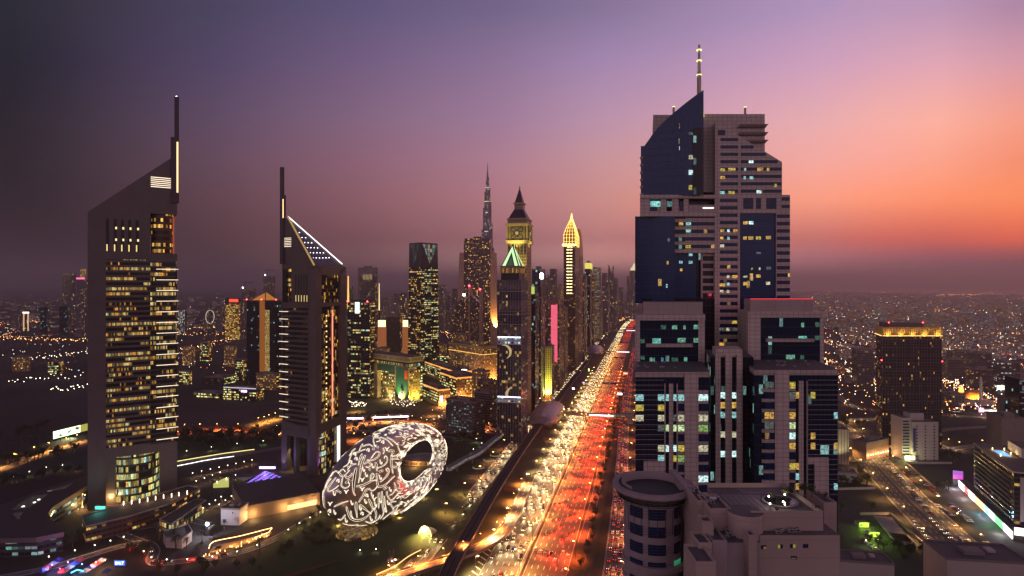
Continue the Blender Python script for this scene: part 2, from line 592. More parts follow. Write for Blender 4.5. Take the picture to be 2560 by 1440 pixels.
def road(name, pts, width, lanes=2, z=.02, kerb=True, sm=6, mark=True, mat_=None, edge=True):
 pts = [Vector((p[0], p[1], (p[2] if len(p) > 2 else 0) + z)) for p in pts]
 if sm:
  pts = smooth(pts, sm)
 m = MB()
 ribbon(m, pts, -width / 2, width / 2, mat_ or M_asph)
 o = tag(m.build(name), kind='structure')
 if mark:
  k = MB()
  for i in range(1, lanes):
   dashes(k, pts, -width / 2 + width * i / lanes, M_paint, .006)
  if edge:
   ribbon(k, pts, -width / 2 + .4, -width / 2 + .6, M_paint, .006)
   ribbon(k, pts, width / 2 - .6, width / 2 - .4, M_paint, .006)
  q = k.build('lane_markings', o)
  if q: q['kind'] = 'structure'
 if kerb:
  k = MB()
  wallband(k, pts, -width / 2 - .3, -width / 2, -z, .14, M_kerb)
  wallband(k, pts, width / 2, width / 2 + .3, -z, .14, M_kerb)
  q = k.build('kerb', o)
  q['kind'] = 'structure'
 return o, pts
S_LIST = [-60, 0, 150, 300, 500, 800, 1200, 1700, 2300, 2600, 2900, 3200, 3600, 4000, 4600, 5200]
road('highway', [H_(s, -13.5) for s in S_LIST], 25, 6, .02, False, 0)
road('highway', [H_(s, 17) for s in S_LIST], 29, 7, .02, False, 0)
road('frontage_road', [H_(s, -71) for s in (-60, 100, 240, 330, 420)] + [H_(s, -73) for s in (700, 1000, 1500, 2000)], 14, 3, .02)
road('service_road', [H_(s, l) for s, l in ((-60, 61), (140, 60), (300, 57), (440, 54), (700, 52), (1200, 50), (2000, 50))], 12.5, 3, .02)
road('slip_road', [H_(60, 36), H_(140, 37.5), H_(230, 37), H_(330, 33)], 7, 1, .026, False)
road('slip_road', [H_(300, 62), H_(285, 72), H_(250, 80), H_(215, 82), H_(180, 75), H_(150, 66)], 5, 1, .012)
mb = MB()
pp = [H_(s, 0) for s in S_LIST]
wallband(mb, pp, -.9, .9, 0, .75, M_conc)
tag(mb.build('median_barrier'), kind='structure')
M_verge = mat('dry_verge', (.05, .052, .03), .95, 0, .5, .05)
mb = MB()
ribbon(mb, [H_(s, 0) for s in S_LIST[:-5]], 32.5, 47, M_verge, .008)
ribbon(mb, [H_(s, 0) for s in S_LIST[:-5]], -62, -26.5, M_verge, .008)
tag(mb.build('roadside_verge'), kind='structure')
RAMP = [G(1322, 1205), G(1303, 1245, 2), G(1285, 1290, 4), G(1256, 1330, 5.5), G(1205, 1366, 6), G(1150, 1388, 6), G(1085, 1410, 5), G(1000, 1436, 3), G(930, 1460, 1)]
rp_o, rp_p = road('ramp_road', RAMP, 9, 2, .03, False, 8)
mb = MB()
wallband(mb, rp_p, -4.9, -4.5, -1.2, .9, M_conc)
wallband(mb, rp_p, 4.5, 4.9, -1.2, .9, M_conc)
for i in range(0, len(rp_p) - 1):
 A, B = side(rp_p, -4.6), side(rp_p, 4.6)
 mb.face([A[i] - Vector((0, 0, .9)), A[i + 1] - Vector((0, 0, .9)), B[i + 1] - Vector((0, 0, .9)), B[i] - Vector((0, 0, .9))], M_conc)
for i in range(10, len(rp_p), 6):
 p = rp_p[i]
 if p.z > 2.5:
  mb.cyl((p.x, p.y), 1.1, 1.1, 0, p.z - .9, M_conc, 10)
mb.build('ramp_walls', rp_o)['kind'] = 'structure'
mb = MB()
for i in range(26):
 s = -20 + i * 7.2
 a = H_(s, -26.3, .034); b = H_(s + 4.5, -31.5, .034); c = H_(s + 6, -31.5, .034); d = H_(s + 1.5, -26.3, .034)
 mb.face([a, d, c, b], M_paint)
tag(mb.build('chevron_markings'), kind='structure')
for i, (s, bow, h) in enumerate(((1900, 60, 8), (2350, -90, 8), (2120, 200, 7))):
 pts = [H_(s + bow * math.cos(l / 260) * (1 if i < 2 else l / 300), l, h * max(.05, min(1, 1.6 - abs(l) / 300))) for l in range(-420, 421, 60)]
 o, q = road('flyover', pts, 13, 3, .05, False, 3)
 mb = MB()
 wallband(mb, q, -6.9, -6.5, -1.3, .9, M_conc)
 wallband(mb, q, 6.5, 6.9, -1.3, .9, M_conc)
 for k in range(6, len(q) - 6, 4):
  if abs((q[k] - H_(s, 0)).length) > 45:
   mb.cyl((q[k].x, q[k].y), 1.2, 1.2, 0, max(1, q[k].z - 1.2), M_conc, 8)
 mb.build('parapet', o)['kind'] = 'structure'
road('city_road', [G(0, 1176), G(120, 1132), G(217, 1104), G(330, 1085), G(440, 1083), G(560, 1080), G(700, 1086), G(820, 1088), G(900, 1078), G(980, 1085), G(1060, 1080), G(1160, 1080), G(1240, 1078)], 13, 3, .02)
road('city_road', [G(-120, 838), G(60, 842), G(217, 832), G(445, 832), G(620, 828), G(760, 836)], 26, 4, .02)
road('city_road', [G(-60, 810), G(40, 826), G(10, 838), G(60, 848), G(217, 846)], 18, 3, .012)
road('city_road', [G(443, 1162), G(520, 1146), G(600, 1136), G(700, 1120), G(760, 1112)], 9, 2, .02)
road('city_road', [G(870, 1076), G(930, 1060), G(1010, 1058), G(1060, 1070), G(1090, 1050), G(1120, 1030), G(1200, 960), G(1240, 935)], 15, 3, .016)
road('access_road', [G(-40, 1452), G(120, 1420), G(220, 1390), G(300, 1366), G(360, 1356), G(385, 1375), G(380, 1400), G(400, 1408), G(480, 1400), G(560, 1390), G(640, 1368), G(700, 1340), G(752, 1310), G(800, 1282)], 7.5, 2, .02)
road('access_road', [G(360, 1356), G(300, 1330), G(380, 1315), G(460, 1300), G(520, 1310)], 7, 2, .014, True)
road('access_road', [G(1000, 1452), G(1080, 1380), G(1075, 1330)], 6, 1, .014)
road('garden_path', [G(1100, 1090), G(1160, 1098), G(1205, 1112), G(1180, 1135), G(1150, 1160)], 6, 1, .015, True, 6, False)
RR = [G(2290, 1446) - Vector((0, 0, 0)), Vector((322, 425, 0)), Vector((358, 545, 0)), Vector((396, 660, 0)), Vector((428, 762, 0)), Vector((450, 850, 0))]
RR = [Vector((300, 360, 0))] + RR[1:]
road('avenue', RR, 34, 8, .02)
mb = MB()
rs = smooth(RR, 6)
wallband(mb, rs, -.8, .8, 0, .5, M_conc)
tag(mb.build('median_barrier'), kind='structure')
road('side_street', [G(2120, 1052), G(2170, 1048), G(2250, 1050)], 14, 2, .02)
road('side_street', [G(2090, 985), G(2130, 1015), G(2190, 1027), G(2400, 1040), G(2560, 1050)], 12, 2, .02)
road('side_street', [G(2040, 905), G(2120, 925), G(2190, 960)], 12, 2, .02)
road('side_street', [G(2040, 842), G(2130, 862), G(2190, 880)], 14, 2, .02)
road('side_street', [G(2360, 1125), G(2480, 1110), G(2600, 1105)], 10, 2, .02)
road('side_street', [G(2390, 1130), G(2330, 1100), G(2360, 1075), G(2560, 1062)], 9, 2, .014)
road('city_road', [G(2290, 776), G(2330, 800), G(2440, 845), G(2600, 870)], 26, 4, .02)
road('city_road', [G(1960, 790), G(2080, 800), G(2200, 793), G(2330, 800)], 26, 4, .014)
M_apron = mat('parking_asphalt', (.035, .031, .03), .85, 0, .3, .08)
mb = MB()
AX = (Vector((378, 545, 0)) - Vector((340, 425, 0))).normalized()
AN = Vector((AX.y, -AX.x, 0))
mb.obox(Vector((340, 425, .008)), AX, AN, -80, 330, 4, 44, 0, .012, M_apron)
tag(mb.build('parking_apron'), kind='structure')
mb = MB()
mb.obox(Vector((250, 380, 0)), AX, AN, -60, 150, -20, 38, 0, .010, M_apron)
tag(mb.build('parking_apron'), kind='structure')
mb = MB()
mb.face([G(400, 1390, .01), G(700, 1290, .01), G(560, 1130, .01), G(445, 1180, .01), G(300, 1300, .01)], M_apron)
tag(mb.build('plaza'), kind='structure')
M_lawn = mat('lawn', (.025, .045, .012), .95, 0, .5, .06)
mb = MB()
MC = Vector((-104, 478, 0))
mu = Vector((math.sin(.508), math.cos(.508), 0)); mn = Vector((mu.y, -mu.x, 0))
rings = []
for i in range(9):
 q = i / 8
 rr = 1 - q * .8
 zz = 5.0 * (math.sin(q * math.pi / 2) ** 1.3)
 rings.append([MC + mu * (math.cos(a) * 105 * rr) + mn * (math.sin(a) * 62 * rr) + Vector((0, 0, .012 + zz)) for a in [2 * math.pi * k / 48 for k in range(48)]])
for a, b in zip(rings, rings[1:]):
 for k in range(48):
  j = (k + 1) % 48
  mb.face([a[j], a[k], b[k], b[j]], M_lawn)
mb.face(rings[-1][::-1], M_lawn)
tag(mb.build('lawn_mound', smooth=True), kind='structure')
mb = MB()
mb.face([G(560, 1455, .006), G(1020, 1455, .006), G(1130, 1260, .006), G(760, 1310, .006)], M_lawn)
mb.face([G(1120, 1150, .006), G(1130, 1230, .006), G(1210, 1130, .006), G(1180, 1085, .006), G(1125, 1085, .006)], M_lawn)
mb.face([G(445, 1130, .006), G(700, 1120, .006), G(700, 1096, .006), G(445, 1096, .006)], M_lawn)
tag(mb.build('lawn'), kind='structure')
# ================================================================== METRO VIADUCT AND STATIONS
M_via = mat('viaduct_concrete', (.20, .15, .13), .8)
M_track = mat('track_bed', (.02, .018, .022), .9)
M_rail = mat('rail_steel', (.12, .12, .13), .3, .9)
VIA = [H_(-70, -33, 9), H_(-20, -41, 9), H_(60, -46, 9), H_(150, -50, 9), H_(300, -53, 9), H_(560, -54, 9), H_(900, -54, 9), H_(1280, -54, 9), H_(1500, -50, 9), H_(1620, -62, 9), H_(1700, -100, 9), H_(1790, -150, 9)]
vp = smooth(VIA, 8)
via = thing('metro_viaduct', 'elevated metro viaduct with two dark tracks running beside the highway', 'viaduct', VIA[0] * 1.0)
via.location.z = 0
mb = MB()
ribbon(mb, vp, -4.6, 4.6, M_track)
mb.build('track_bed', via)
mb = MB()
for l in (-2.9, -1.5, 1.5, 2.9):
 wallband(mb, vp, l - .08, l + .08, .01, .18, M_rail)
mb.build('rails', via)
mb = MB()
wallband(mb, vp, -5.0, -4.6, -.9, 1.1, M_via)
wallband(mb, vp, 4.6, 5.0, -.9, 1.1, M_via)
mb.build('parapet', via)
mb = MB()
A, B, A2, B2 = side(vp, -4.9), side(vp, 4.9), side(vp, -2), side(vp, 2)
for i in range(len(vp) - 1):
 u1, u2 = Vector((0, 0, -.9)), Vector((0, 0, -2.4))
 mb.face([A[i] + u1, A2[i] + u2, A2[i + 1] + u2, A[i + 1] + u1], M_via)
 mb.face([A2[i] + u2, B2[i] + u2, B2[i + 1] + u2, A2[i + 1] + u2], M_via)
 mb.face([B2[i] + u2, B[i] + u1, B[i + 1] + u1, B2[i + 1] + u2], M_via)
mb.build('girder', via)
dist = 0
nxt = 12
for a, b in zip(vp, vp[1:]):
 L_ = (b - a).length
 while nxt < dist + L_:
  p = a + (b - a) * ((nxt - dist) / L_)
  d = (b - a).normalized(); n = Vector((d.y, -d.x, 0))
  m2 = MB()
  m2.cyl((p.x, p.y), 1.1, 1.1, 0, 5.6, M_via, 12)
  q = [p - d * 1.1, p + d * 1.1]
  lo = [p + d * 1.1 - n * 1.1, p + d * 1.1 + n * 1.1, p - d * 1.1 + n * 1.1, p - d * 1.1 - n * 1.1]
  hi = [p + d * 1.3 - n * 3, p + d * 1.3 + n * 3, p - d * 1.3 + n * 3, p - d * 1.3 - n * 3]
  m2.hexa([(v.x, v.y, 5.6) for v in lo[::-1]] + [(v.x, v.y, 6.7) for v in hi[::-1]], M_via)
  m2.build('pier', via)
  nxt += 34
 dist += L_
M_shell = mat('champagne_shell', (.46, .34, .31), .35, .5, .08, .1)
M_shglass = fac('station_glass', (.12, .1, .1), (.03, .03, .04), .5, (.05, .95, .05, .95), 'warm', 1.6)
def station(s, l, length, w, h, label):
 c = H_(s, l)
 st = thing('metro_station', label, 'metro station', c)
 n, m = 28, 14
 rows = []
 for i in range(n + 1):
  t = -1 + 2 * i / n
  ww = w * max(.05, (1 - abs(t) ** 3.0)) ** .55 * .5 + 2.5
  hh = h * max(.02, (1 - abs(t) ** 2.6)) ** .6
  row = []
  for k in range(m + 1):
   a = R(-22 + 224 * k / m)
   row.append(c + RD * (t * length / 2) - RN * (math.cos(a) * ww) * 1.0 + Vector((0, 0, 9.5 + math.sin(a) * hh * (1.0 if math.sin(a) > 0 else .9))))
  rows.append(row)
 mb = MB(); mg = MB()
 for i in range(n):
  for k in range(m):
   gl = k in (1, 2, m - 2, m - 3) and 6 < i < n - 7
   tgt = mg if gl else mb
   tgt.face([rows[i][k], rows[i][k + 1], rows[i + 1][k + 1], rows[i + 1][k]], M_shglass if gl else M_shell, uv=[(0, k), (0, k + 1), (1, k + 1), (1, k)] if gl else None)
 mb.build('shell_roof', st, True)
 mg.build('side_glazing', st, True)
 for e in (2, n - 2):
  r = MB(); r.tube([p + (p - (c + RD * ((-1 + 2 * e / n) * length / 2) + Vector((0, 0, 9)))) * .02 for p in rows[e]], .45, M_shell, 6)
  r.build('arch_rim', st)
 cc = MB()
 cc.obox(c, RD, RN, -length * .42, length * .42, -w * .38, w * .38, 5.2, 7.0, M_conc)
 cc.build('concourse_deck', st)
 for q in (-.3, -.1, .1, .3):
  pc = MB()
  pc.obox(c, RD, RN, q * length - 1.4, q * length + 1.4, -w * .3, w * .3, 0, 5.2, M_conc)
  pc.build('pier', st)
 return st
st1 = station(452, -52.5, 132, 37, 14, 'near metro station with bulging bronze shell roof astride the viaduct')
station(1270, -54, 130, 44, 17, 'far small metro station with rounded bronze shell roof beyond the first')
M_wglow = em('white_strip_light', (.95, .82, 1), 3)
M_bridge = mat('bridge_cladding', (.30, .25, .23), .5)
M_bglass = fac('bridge_glass', (.22, .19, .18), (.04, .04, .05), .75, (.1, .9, .15, .75), 'warm', 1.0)
def footbridge(s, l0, l1, z, label, strip=(.45, .8)):
 c = H_(s, l0)
 o = thing('footbridge', label, 'footbridge', c)
 mb = MB(); mb.obox(H_(s, 0), RN, RD, l0, l1, -2.4, 2.4, z, z + .8, M_bridge); mb.build('deck', o)
 mb = MB(); mb.obox(H_(s, 0), RN, RD, l0, l1, -2.2, 2.2, z + .8, z + 3.3, M_bglass, (2, 2.5)); mb.build('glazed_walkway', o)
 mb = MB(); mb.obox(H_(s, 0), RN, RD, l0, l1, -2.9, 2.9, z + 3.3, z + 3.8, M_bridge); mb.build('roof', o)
 a, b = l0 + (l1 - l0) * strip[0], l0 + (l1 - l0) * strip[1]
 mb = MB(); mb.obox(H_(s, 0), RN, RD, a, b, -3.1, -2.92, z + .9, z + 2.6, M_wglow); mb.build('lit_advert_panel', o)
 for l in (l0 + 8, 0, l1 - 6):
  mb = MB(); mb.obox(H_(s, 0), RN, RD, l - .7, l + .7, -1.2, 1.2, 0, z, M_conc); mb.build('pier', o)
 return o
footbridge(462, -38, 58, 7.5, 'near footbridge from the metro station across the highway with glowing white panel')
footbridge(1270, -40, 60, 8, 'far footbridge beside the second metro station with short white panel')
footbridge(2050, -40, 70, 8, 'thin lit footbridge far up the highway before the flyovers')
o = thing('bridge_landing', 'pale stair tower where the near footbridge lands on the right', 'stair tower', H_(462, 62))
mb = MB(); mb.obox(H_(462, 62), RN, RD, -4, 4, -7, 5, 0, 13, M_bridge); mb.build('wall', o)
mb = MB(); mb.cyl(tuple(H_(462, 62).xy), 4.6, 3, 13, 15, M_bridge, 14); mb.build('domed_roof', o)
WK = [H_(462, -62), H_(430, -78), H_(395, -84), G(1230, 1120), G(1195, 1150), G(1160, 1168), G(1120, 1192)]
WK = [Vector((p.x, p.y, 6.2)) for p in WK]
wp = smooth(WK, 5)
o = thing('covered_walkway', 'raised covered walkway bending from the metro station towards the lawn', 'walkway', (wp[0].x, wp[0].y, 0))
M_walk = mat('walkway_roof', (.10, .10, .12), .4, .3)
mb = MB(); wallband(mb, wp, -3, 3, 3.2, 3.7, M_walk); mb.build('roof', o)
mb = MB(); wallband(mb, wp, -2.6, 2.6, -.5, .2, M_bridge); mb.build('deck', o)
mb = MB(); wallband(mb, wp, -2.4, 2.4, .2, 3.2, fac('walk_glass', (.3, .3, .28), (.05, .06, .06), .8, (.1, .9, .1, .9), 'white', .8)); mb.build('glazing', o)
for i in range(2, len(wp), 5):
 mb = MB(); mb.cyl((wp[i].x, wp[i].y), .6, .6, 0, 5.7, M_conc, 8); mb.build('pier', o)
for i, (px, py) in enumerate(((1196, 1169), (1222, 1150), (1238, 1138))):
 g = G(px, py)
 o = thing('round_planter', f'{NUM[i]} round rimmed planter from the lawn under the covered walkway', 'planter', g, 'round planters by the frontage road')
 mb = MB(); mb.cyl((g.x, g.y), 6, 6, 0, .8, em('planter_rim', (1, .8, .5), .25), 28); mb.build('rim', o)
 mb = MB(); mb.cyl((g.x, g.y), 5.5, 5.5, .8, 1.0, M_lawn, 28); mb.build('soil', o)
M_gsign = mat('sign_blue', (.02, .05, .22), .5)
M_gback = mat('sign_back', (.25, .12, .09), .7)
def text_mesh(name, s, size, matl, loc, rx, parent=None, align='CENTER', ext=.05, rot=None):
 cu = bpy.data.curves.new(name, 'FONT')
 cu.body = s
 cu.size = size
 cu.align_x = align
 cu.align_y = 'CENTER'
 cu.extrude = ext
 cu.materials.append(matl)
 o = bpy.data.objects.new(name, cu)
 COL.objects.link(o)
 o.rotation_euler = rot if rot else (R(90), 0, rx)
 me = bpy.data.meshes.new_from_object(o)
 rt_ = o.rotation_euler.copy()
 bpy.data.objects.remove(o)
 bpy.data.curves.remove(cu)
 o = bpy.data.objects.new(name, me)
 COL.objects.link(o)
 o.rotation_euler = rt_
 if parent:
  o.parent = parent
  o.location = Vector(loc) - parent_loc(parent)
 else:
  o.location = loc
 return o
def gantry(s, l0, l1, label, h=7.5, sign=((.1, .45), (.55, .9)), face_cam=False):
 o = thing('sign_gantry', label, 'gantry', H_(s, l0))
 mb = MB()
 for l in (l0, l1):
  mb.obox(H_(s, 0), RN, RD, l - .3, l + .3, -.3, .3, 0, h, M_dark)
 mb.build('posts', o) if False else None
 for l in (l0, l1):
  q = MB(); q.obox(H_(s, 0), RN, RD, l - .3, l + .3, -.3, .3, 0, h, M_dark); q.build('post', o)
 q = MB(); q.obox(H_(s, 0), RN, RD, l0, l1, -.4, .4, h, h + .8, M_dark); q.build('beam', o)
 for a, b in sign:
  q = MB(); q.obox(H_(s, 0), RN, RD, l0 + (l1 - l0) * a, l0 + (l1 - l0) * b, -.65, -.45, h - 1.6, h + 2.2, M_gsign if face_cam else M_gback); q.build('sign_panel', o)
gantry(745, 2, 33, 'near overhead sign gantry over the red carriageway', face_cam=True)
gantry(1150, 2, 33, 'middle overhead sign gantry over the red carriageway', face_cam=True)
gantry(1560, 2, 33, 'far overhead sign gantry over the red carriageway', face_cam=True)
gantry(1230, -27, -2, 'overhead sign gantry over the bright carriageway before the far station')
gantry(478, -27, -2, 'overhead sign gantry over the bright carriageway behind the near footbridge')
def billboard(loc, w, h, z, m, label, leg=2, rot=0, name='billboard'):
 o = thing(name, label, 'billboard', loc)
 ax = Vector((math.cos(rot), math.sin(rot), 0)); ay = Vector((-ax.y, ax.x, 0))
 for k in ([0] if leg == 1 else [-.35, .35]):
  q = MB(); q.obox(Vector(loc), ax, ay, k * w - .25, k * w + .25, -.25, .25, 0, z, M_dark); q.build('post', o)
 q = MB(); q.obox(Vector(loc), ax, ay, -w / 2, w / 2, -.3, .3, z, z + h, M_dark); q.build('frame', o)
 q = MB(); q.obox(Vector(loc), ax, ay, -w / 2 + .2, w / 2 - .2, -.36, -.301, z + .2, z + h - .2, m); q.build('panel', o)
 return o
M_bbw = em('board_white', (1, .9, .8), 3)
billboard(H_(640, 40), 9, 4, 6, M_bbw, 'brightly lit white billboard on the verge right of the red carriageway', rot=R(-12))
billboard(H_(880, 42), 9, 4, 6, em('board_pink', (1, .45, .3), 2), 'small pinkish lit billboard farther along the right verge', rot=R(-12))
billboard(H_(330, -34), 9, 4.5, 3, mat('board_red', (.35, .1, .06), .7), 'unlit reddish board on posts near the metro viaduct', rot=R(-12))
billboard(H_(148, -39), 11, 3.6, 3, mat('board_red', (.35, .1, .06), .7), 'unlit reddish board on posts in the verge nearest the ramp', rot=R(-12))
billboard(H_(930, -38), 3, 6, 3, em('board_green', (.7, 1, .3), 3), 'narrow green lit sign post in the verge by the viaduct', 1, rot=R(-12))
billboard(H_(770, -34), 5, 2, 3, em('board_violet', (.5, .4, 1), 2.5), 'small violet lit sign in the verge by the viaduct', 1, rot=R(-12))
billboard(H_(690, -44), 4, 3, 4, em('board_white2', (1, .95, 1), 7), 'small glaring white lamp board below the viaduct', 1, rot=R(-12))
# ================================================================== TOWERS
def corners(pxl, pxm, pxr, D, rot):
 """plan of a rectangular tower seen corner-on: near corner at pxm; rot = bearing of the face that recedes to the right"""
 a = R(rot)
 r = Vector((math.sin(a), math.cos(a), 0)); l = Vector((-math.cos(a), math.sin(a), 0))
 c = Vector((kx(pxm) * D, D, 0))
 kl, kr = kx(pxl), kx(pxr)
 w = (kl * D - c.x) / (l.x - kl * l.y) if pxl < pxm else 20
 d = (kr * D - c.x) / (r.x - kr * r.y) if pxr != pxm else 25
 if w <= 0: w = 20
 if d <= 0 or d > 400: d = 30
 return c, l, r, w, d
def plan(c, l, r, w, d, g=0.0):
 """ccw plan polygon, grown by g"""
 return [c + l * (w + g) - r * g, c - l * g - r * g, c - l * g + r * (d + g), c + l * (w + g) + r * (d + g)]
def tower(name, label, pxl, pxm, pxr, ytop, D, rot=12.5, m=None, m2=None, cell=(3, 3.6), cat='tower', z0=0, depth=None, width=None, roofm=None, parapet=1.2, group=None, tech=True, cornice=None):
 c, l, r, w, d = corners(pxl, pxm, pxr, D, rot)
 if depth: d = depth
 if width: w = width
 zt = zat(ytop, D)
 o = thing(name, label, cat, (c.x, c.y, z0), group)
 p = plan(c, l, r, w, d)
 mb = MB()
 mb.face([(p[0].x, p[0].y, z0), (p[1].x, p[1].y, z0), (p[1].x, p[1].y, zt), (p[0].x, p[0].y, zt)], m, cell)
 mb.face([(p[3].x, p[3].y, z0), (p[0].x, p[0].y, z0), (p[0].x, p[0].y, zt), (p[3].x, p[3].y, zt)], m, cell)
 mb.face([(p[2].x, p[2].y, z0), (p[3].x, p[3].y, z0), (p[3].x, p[3].y, zt), (p[2].x, p[2].y, zt)], m, cell)
 mb.face([(p[1].x, p[1].y, z0), (p[2].x, p[2].y, z0), (p[2].x, p[2].y, zt), (p[1].x, p[1].y, zt)], m2 or m, cell)
 mb.face([(v.x, v.y, zt) for v in p], roofm or M_roof)
 mb.build('facade', o)
 if parapet:
  q = MB()
  g = plan(c, l, r, w, d, .25)
  i = plan(c, l, r, w, d, -.5)
  for k in range(4):
   j = (k + 1) % 4
   q.face([(g[k].x, g[k].y, zt - .6), (g[j].x, g[j].y, zt - .6), (g[j].x, g[j].y, zt + parapet), (g[k].x, g[k].y, zt + parapet)], cornice or M_conc)
   q.face([(i[j].x, i[j].y, zt), (i[k].x, i[k].y, zt), (i[k].x, i[k].y, zt + parapet), (i[j].x, i[j].y, zt + parapet)], cornice or M_conc)
   q.face([(g[k].x, g[k].y, zt + parapet), (g[j].x, g[j].y, zt + parapet), (i[j].x, i[j].y, zt + parapet), (i[k].x, i[k].y, zt + parapet)], cornice or M_conc)
  q.build('parapet', o)
 if tech and min(w, d) > 9:
  q = MB()
  q.obox(c, l, r, w * .25, w * .7, d * .25, d * .65, zt, zt + min(6, .02 * zt + 3), M_conc)
  q.build('roof_plant_room', o)
 o['_w'] = 0
 del o['_w']
 return o, (c, l, r, w, d, zt)
def fins(o, g, nf, z0, z1, m, side_='f', proud=.35, wd=.4, name='fin_panel'):
 """vertical ribs on a face, one part"""
 c, l, r, w, d, zt = g
 q = MB()
 ax, nr, L_ = (l, -r, w) if side_ == 'f' else (r, -l, d)
 for i in range(nf + 1):
  t = L_ * i / nf
  q.obox(c, ax, nr, t - wd / 2, t + wd / 2, .002, proud, z0, z1, m)
 q.build(name, o)
def bands(o, g, zs, m, hh=.5, proud=.3, name='storey_bands'):
 c, l, r, w, d, zt = g
 q = MB()
 for z in zs:
  q.obox(c, l, r, -proud, w + proud, -proud, -.004, z, z + hh, m)
  q.obox(c, r, l, -.0, d, -proud, -.004, z, z + hh, m)
 q.build(name, o)
def beacon(o, p, col=(1, .02, .03), st=30, r=.8, name='beacon'):
 q = MB()
 q.cyl((p.x, p.y), r, r, p.z, p.z + r * 1.6, em('beacon_red' if col[0] > .9 and col[1] < .1 else 'beacon_white', col, st), 8)
 q.build(name, o)
CW = clad('pale_cladding', (.27, .21, .20))
M_alu = clad('tower_aluminium', (.115, .095, .10), 2.6, 2.0, .45, .72, .2)
M_bandA = fac('office_band_lit', (.10, .08, .08), (.015, .013, .016), .34, (.04, .96, .02, .98), 'warm', 1.5, 2.2, .06, detail=2.6, gs=.06)
M_bandB = fac('hotel_band', (.10, .08, .08), (.018, .016, .022), .02, (.04, .96, .02, .98), 'warm', .7, .05, .05)
M_bandG = fac('lobby_glass_lit', (.06, .05, .05), (.02, .02, .02), .75, (.03, .97, .1, .8), 'office', 1.8, .8, .08)
M_strip = em('warm_light_strip', (1, .80, .58), 1.9)
M_strip2 = em('gold_light_strip', (1, .66, .3), 2.0)
def lerp(a, b, t):
 return a + (b - a) * t
A0 = G(219, 1275); B0 = G(443, 1236)
axd = (B0 - A0); LW = axd.length; ax_ = axd.normalized(); an_ = Vector((-ax_.y, ax_.x, 0))    # an_ points into the building
C0 = A0 + ax_ * LW * .42 + an_ * LW * .86
def on(t, n=0.0, z=0.0):
 p = A0 + ax_ * (t * LW) + an_ * n
 p.z = z
 return p
def zt_(t, py):
 """height seen at row py on the front plane at fraction t"""
 p = on(t)
 return zat(py, p.y)
def tpx(px):
 k = kx(px)
 return ((k * A0.y - A0.x) / (ax_.x - k * ax_.y)) / LW
ot = thing('office_tower', 'tall left tower with triangular raked crown, tall dark mast and white light strips', 'tower', (A0.x, A0.y, 0))
t265, t376, t400, t443 = tpx(265), tpx(376), tpx(401), 1.0
zs_hi, zs_lo = zt_(.5, 632), zt_(.5, 1118)
q = MB()
def fbox(mb, t0, t1, z0, z1, n0, n1, m, cell=None):
 mb.obox(A0, ax_, an_, t0 * LW, t1 * LW, n0, n1, z0, z1, m, cell)
fbox(q, 0, t265, 0, zs_hi, 0, 9, M_alu)
q.build('frame_pier', ot)
q = MB()
fbox(q, tpx(400), 1, 0, zs_lo, 0, 9, M_alu)
fbox(q, t265, 1, zs_lo - 24, zs_lo, 0, 8, M_alu) if False else None
q.build('frame_pier', ot)
q = MB()
zl, zr, zn = zt_(0, 530), zt_(1, 385), zt_(1, 537)
outl = [(0, zs_hi), (tpx(376), zs_hi), (tpx(376), zn), (1, zn), (1, zr), (0, zl)]
fr = [on(t, 0, z) for t, z in outl]; bk = [on(t, 7, z) for t, z in outl]
q.face(fr, M_alu)
q.face(bk[::-1], M_alu)
for i in range(len(fr)):
 j = (i + 1) % len(fr)
 q.face([fr[j], fr[i], bk[i], bk[j]], M_alu)
fbox(q, tpx(376), 1, zs_hi - 7, zs_hi, 0, 7, M_alu)
q.build('raked_head', ot)
Cx = C0
q = MB()
for a, b in ((on(1, 2), Cx), (Cx, on(0, 2))):
 za, zb = (zr if a is not Cx else zt_(.4, 470)), (zr if b is not Cx else zt_(.4, 470))
 za = zs_hi if a is not Cx else zs_hi; zb = za
 q.face([(a.x, a.y, 0), (b.x, b.y, 0), (b.x, b.y, zb), (a.x, a.y, za)], M_bandA, (3, 3.9))
q.face([(on(0, 2).x, on(0, 2).y, zs_hi), (on(1, 2).x, on(1, 2).y, zs_hi), (Cx.x, Cx.y, zs_hi)], M_roof)
q.build('rear_facade', ot)
q = MB()
q.face([on(0, 7, zl), on(1, 7, zr), (Cx.x, Cx.y, zt_(.4, 560))], M_roof)
q.face([on(0, 7, zl), (Cx.x, Cx.y, zt_(.4, 560)), (Cx.x, Cx.y, zs_hi), on(0, 7, zs_hi)], M_alu)
q.face([(Cx.x, Cx.y, zt_(.4, 560)), on(1, 7, zr), on(1, 7, zn), (Cx.x, Cx.y, zs_hi)], M_alu)
q.build('raked_roof', ot)
nfl = 38
fh = (zs_hi - 4 - zs_lo) / nfl
for i in range(nfl):
 z = zs_lo + i * fh
 q = MB()
 fbox(q, t265, tpx(376), z + fh * .42, z + fh, .8, 1.2, M_bandA, (1.1, 3))
 fbox(q, tpx(376), .985, z + fh * .30, z + fh, .5, .9, M_bandA, (1.1, 3))
 q.build('window', ot)
q = MB()
for i in range(nfl):
 z = zs_lo + i * fh
 fbox(q, t265, tpx(376), z, z + fh * .42, .05, 1.6, M_alu)
 fbox(q, tpx(376), .985, z, z + fh * .30, .3, 1.6, M_dark)
fbox(q, t265, 1, zs_hi - 6, zs_hi, .03, 6.9, M_alu)
q.build('spandrels', ot)
for i in range(17):
 y = 674 + i * 26.3
 z = zt_(1, y + (0 if i < 12 else -1))
 q = MB()
 fbox(q, tpx(391), 1.012, z, z + .4, -.8, -.3, M_strip)
 q.build('light_strip', ot)
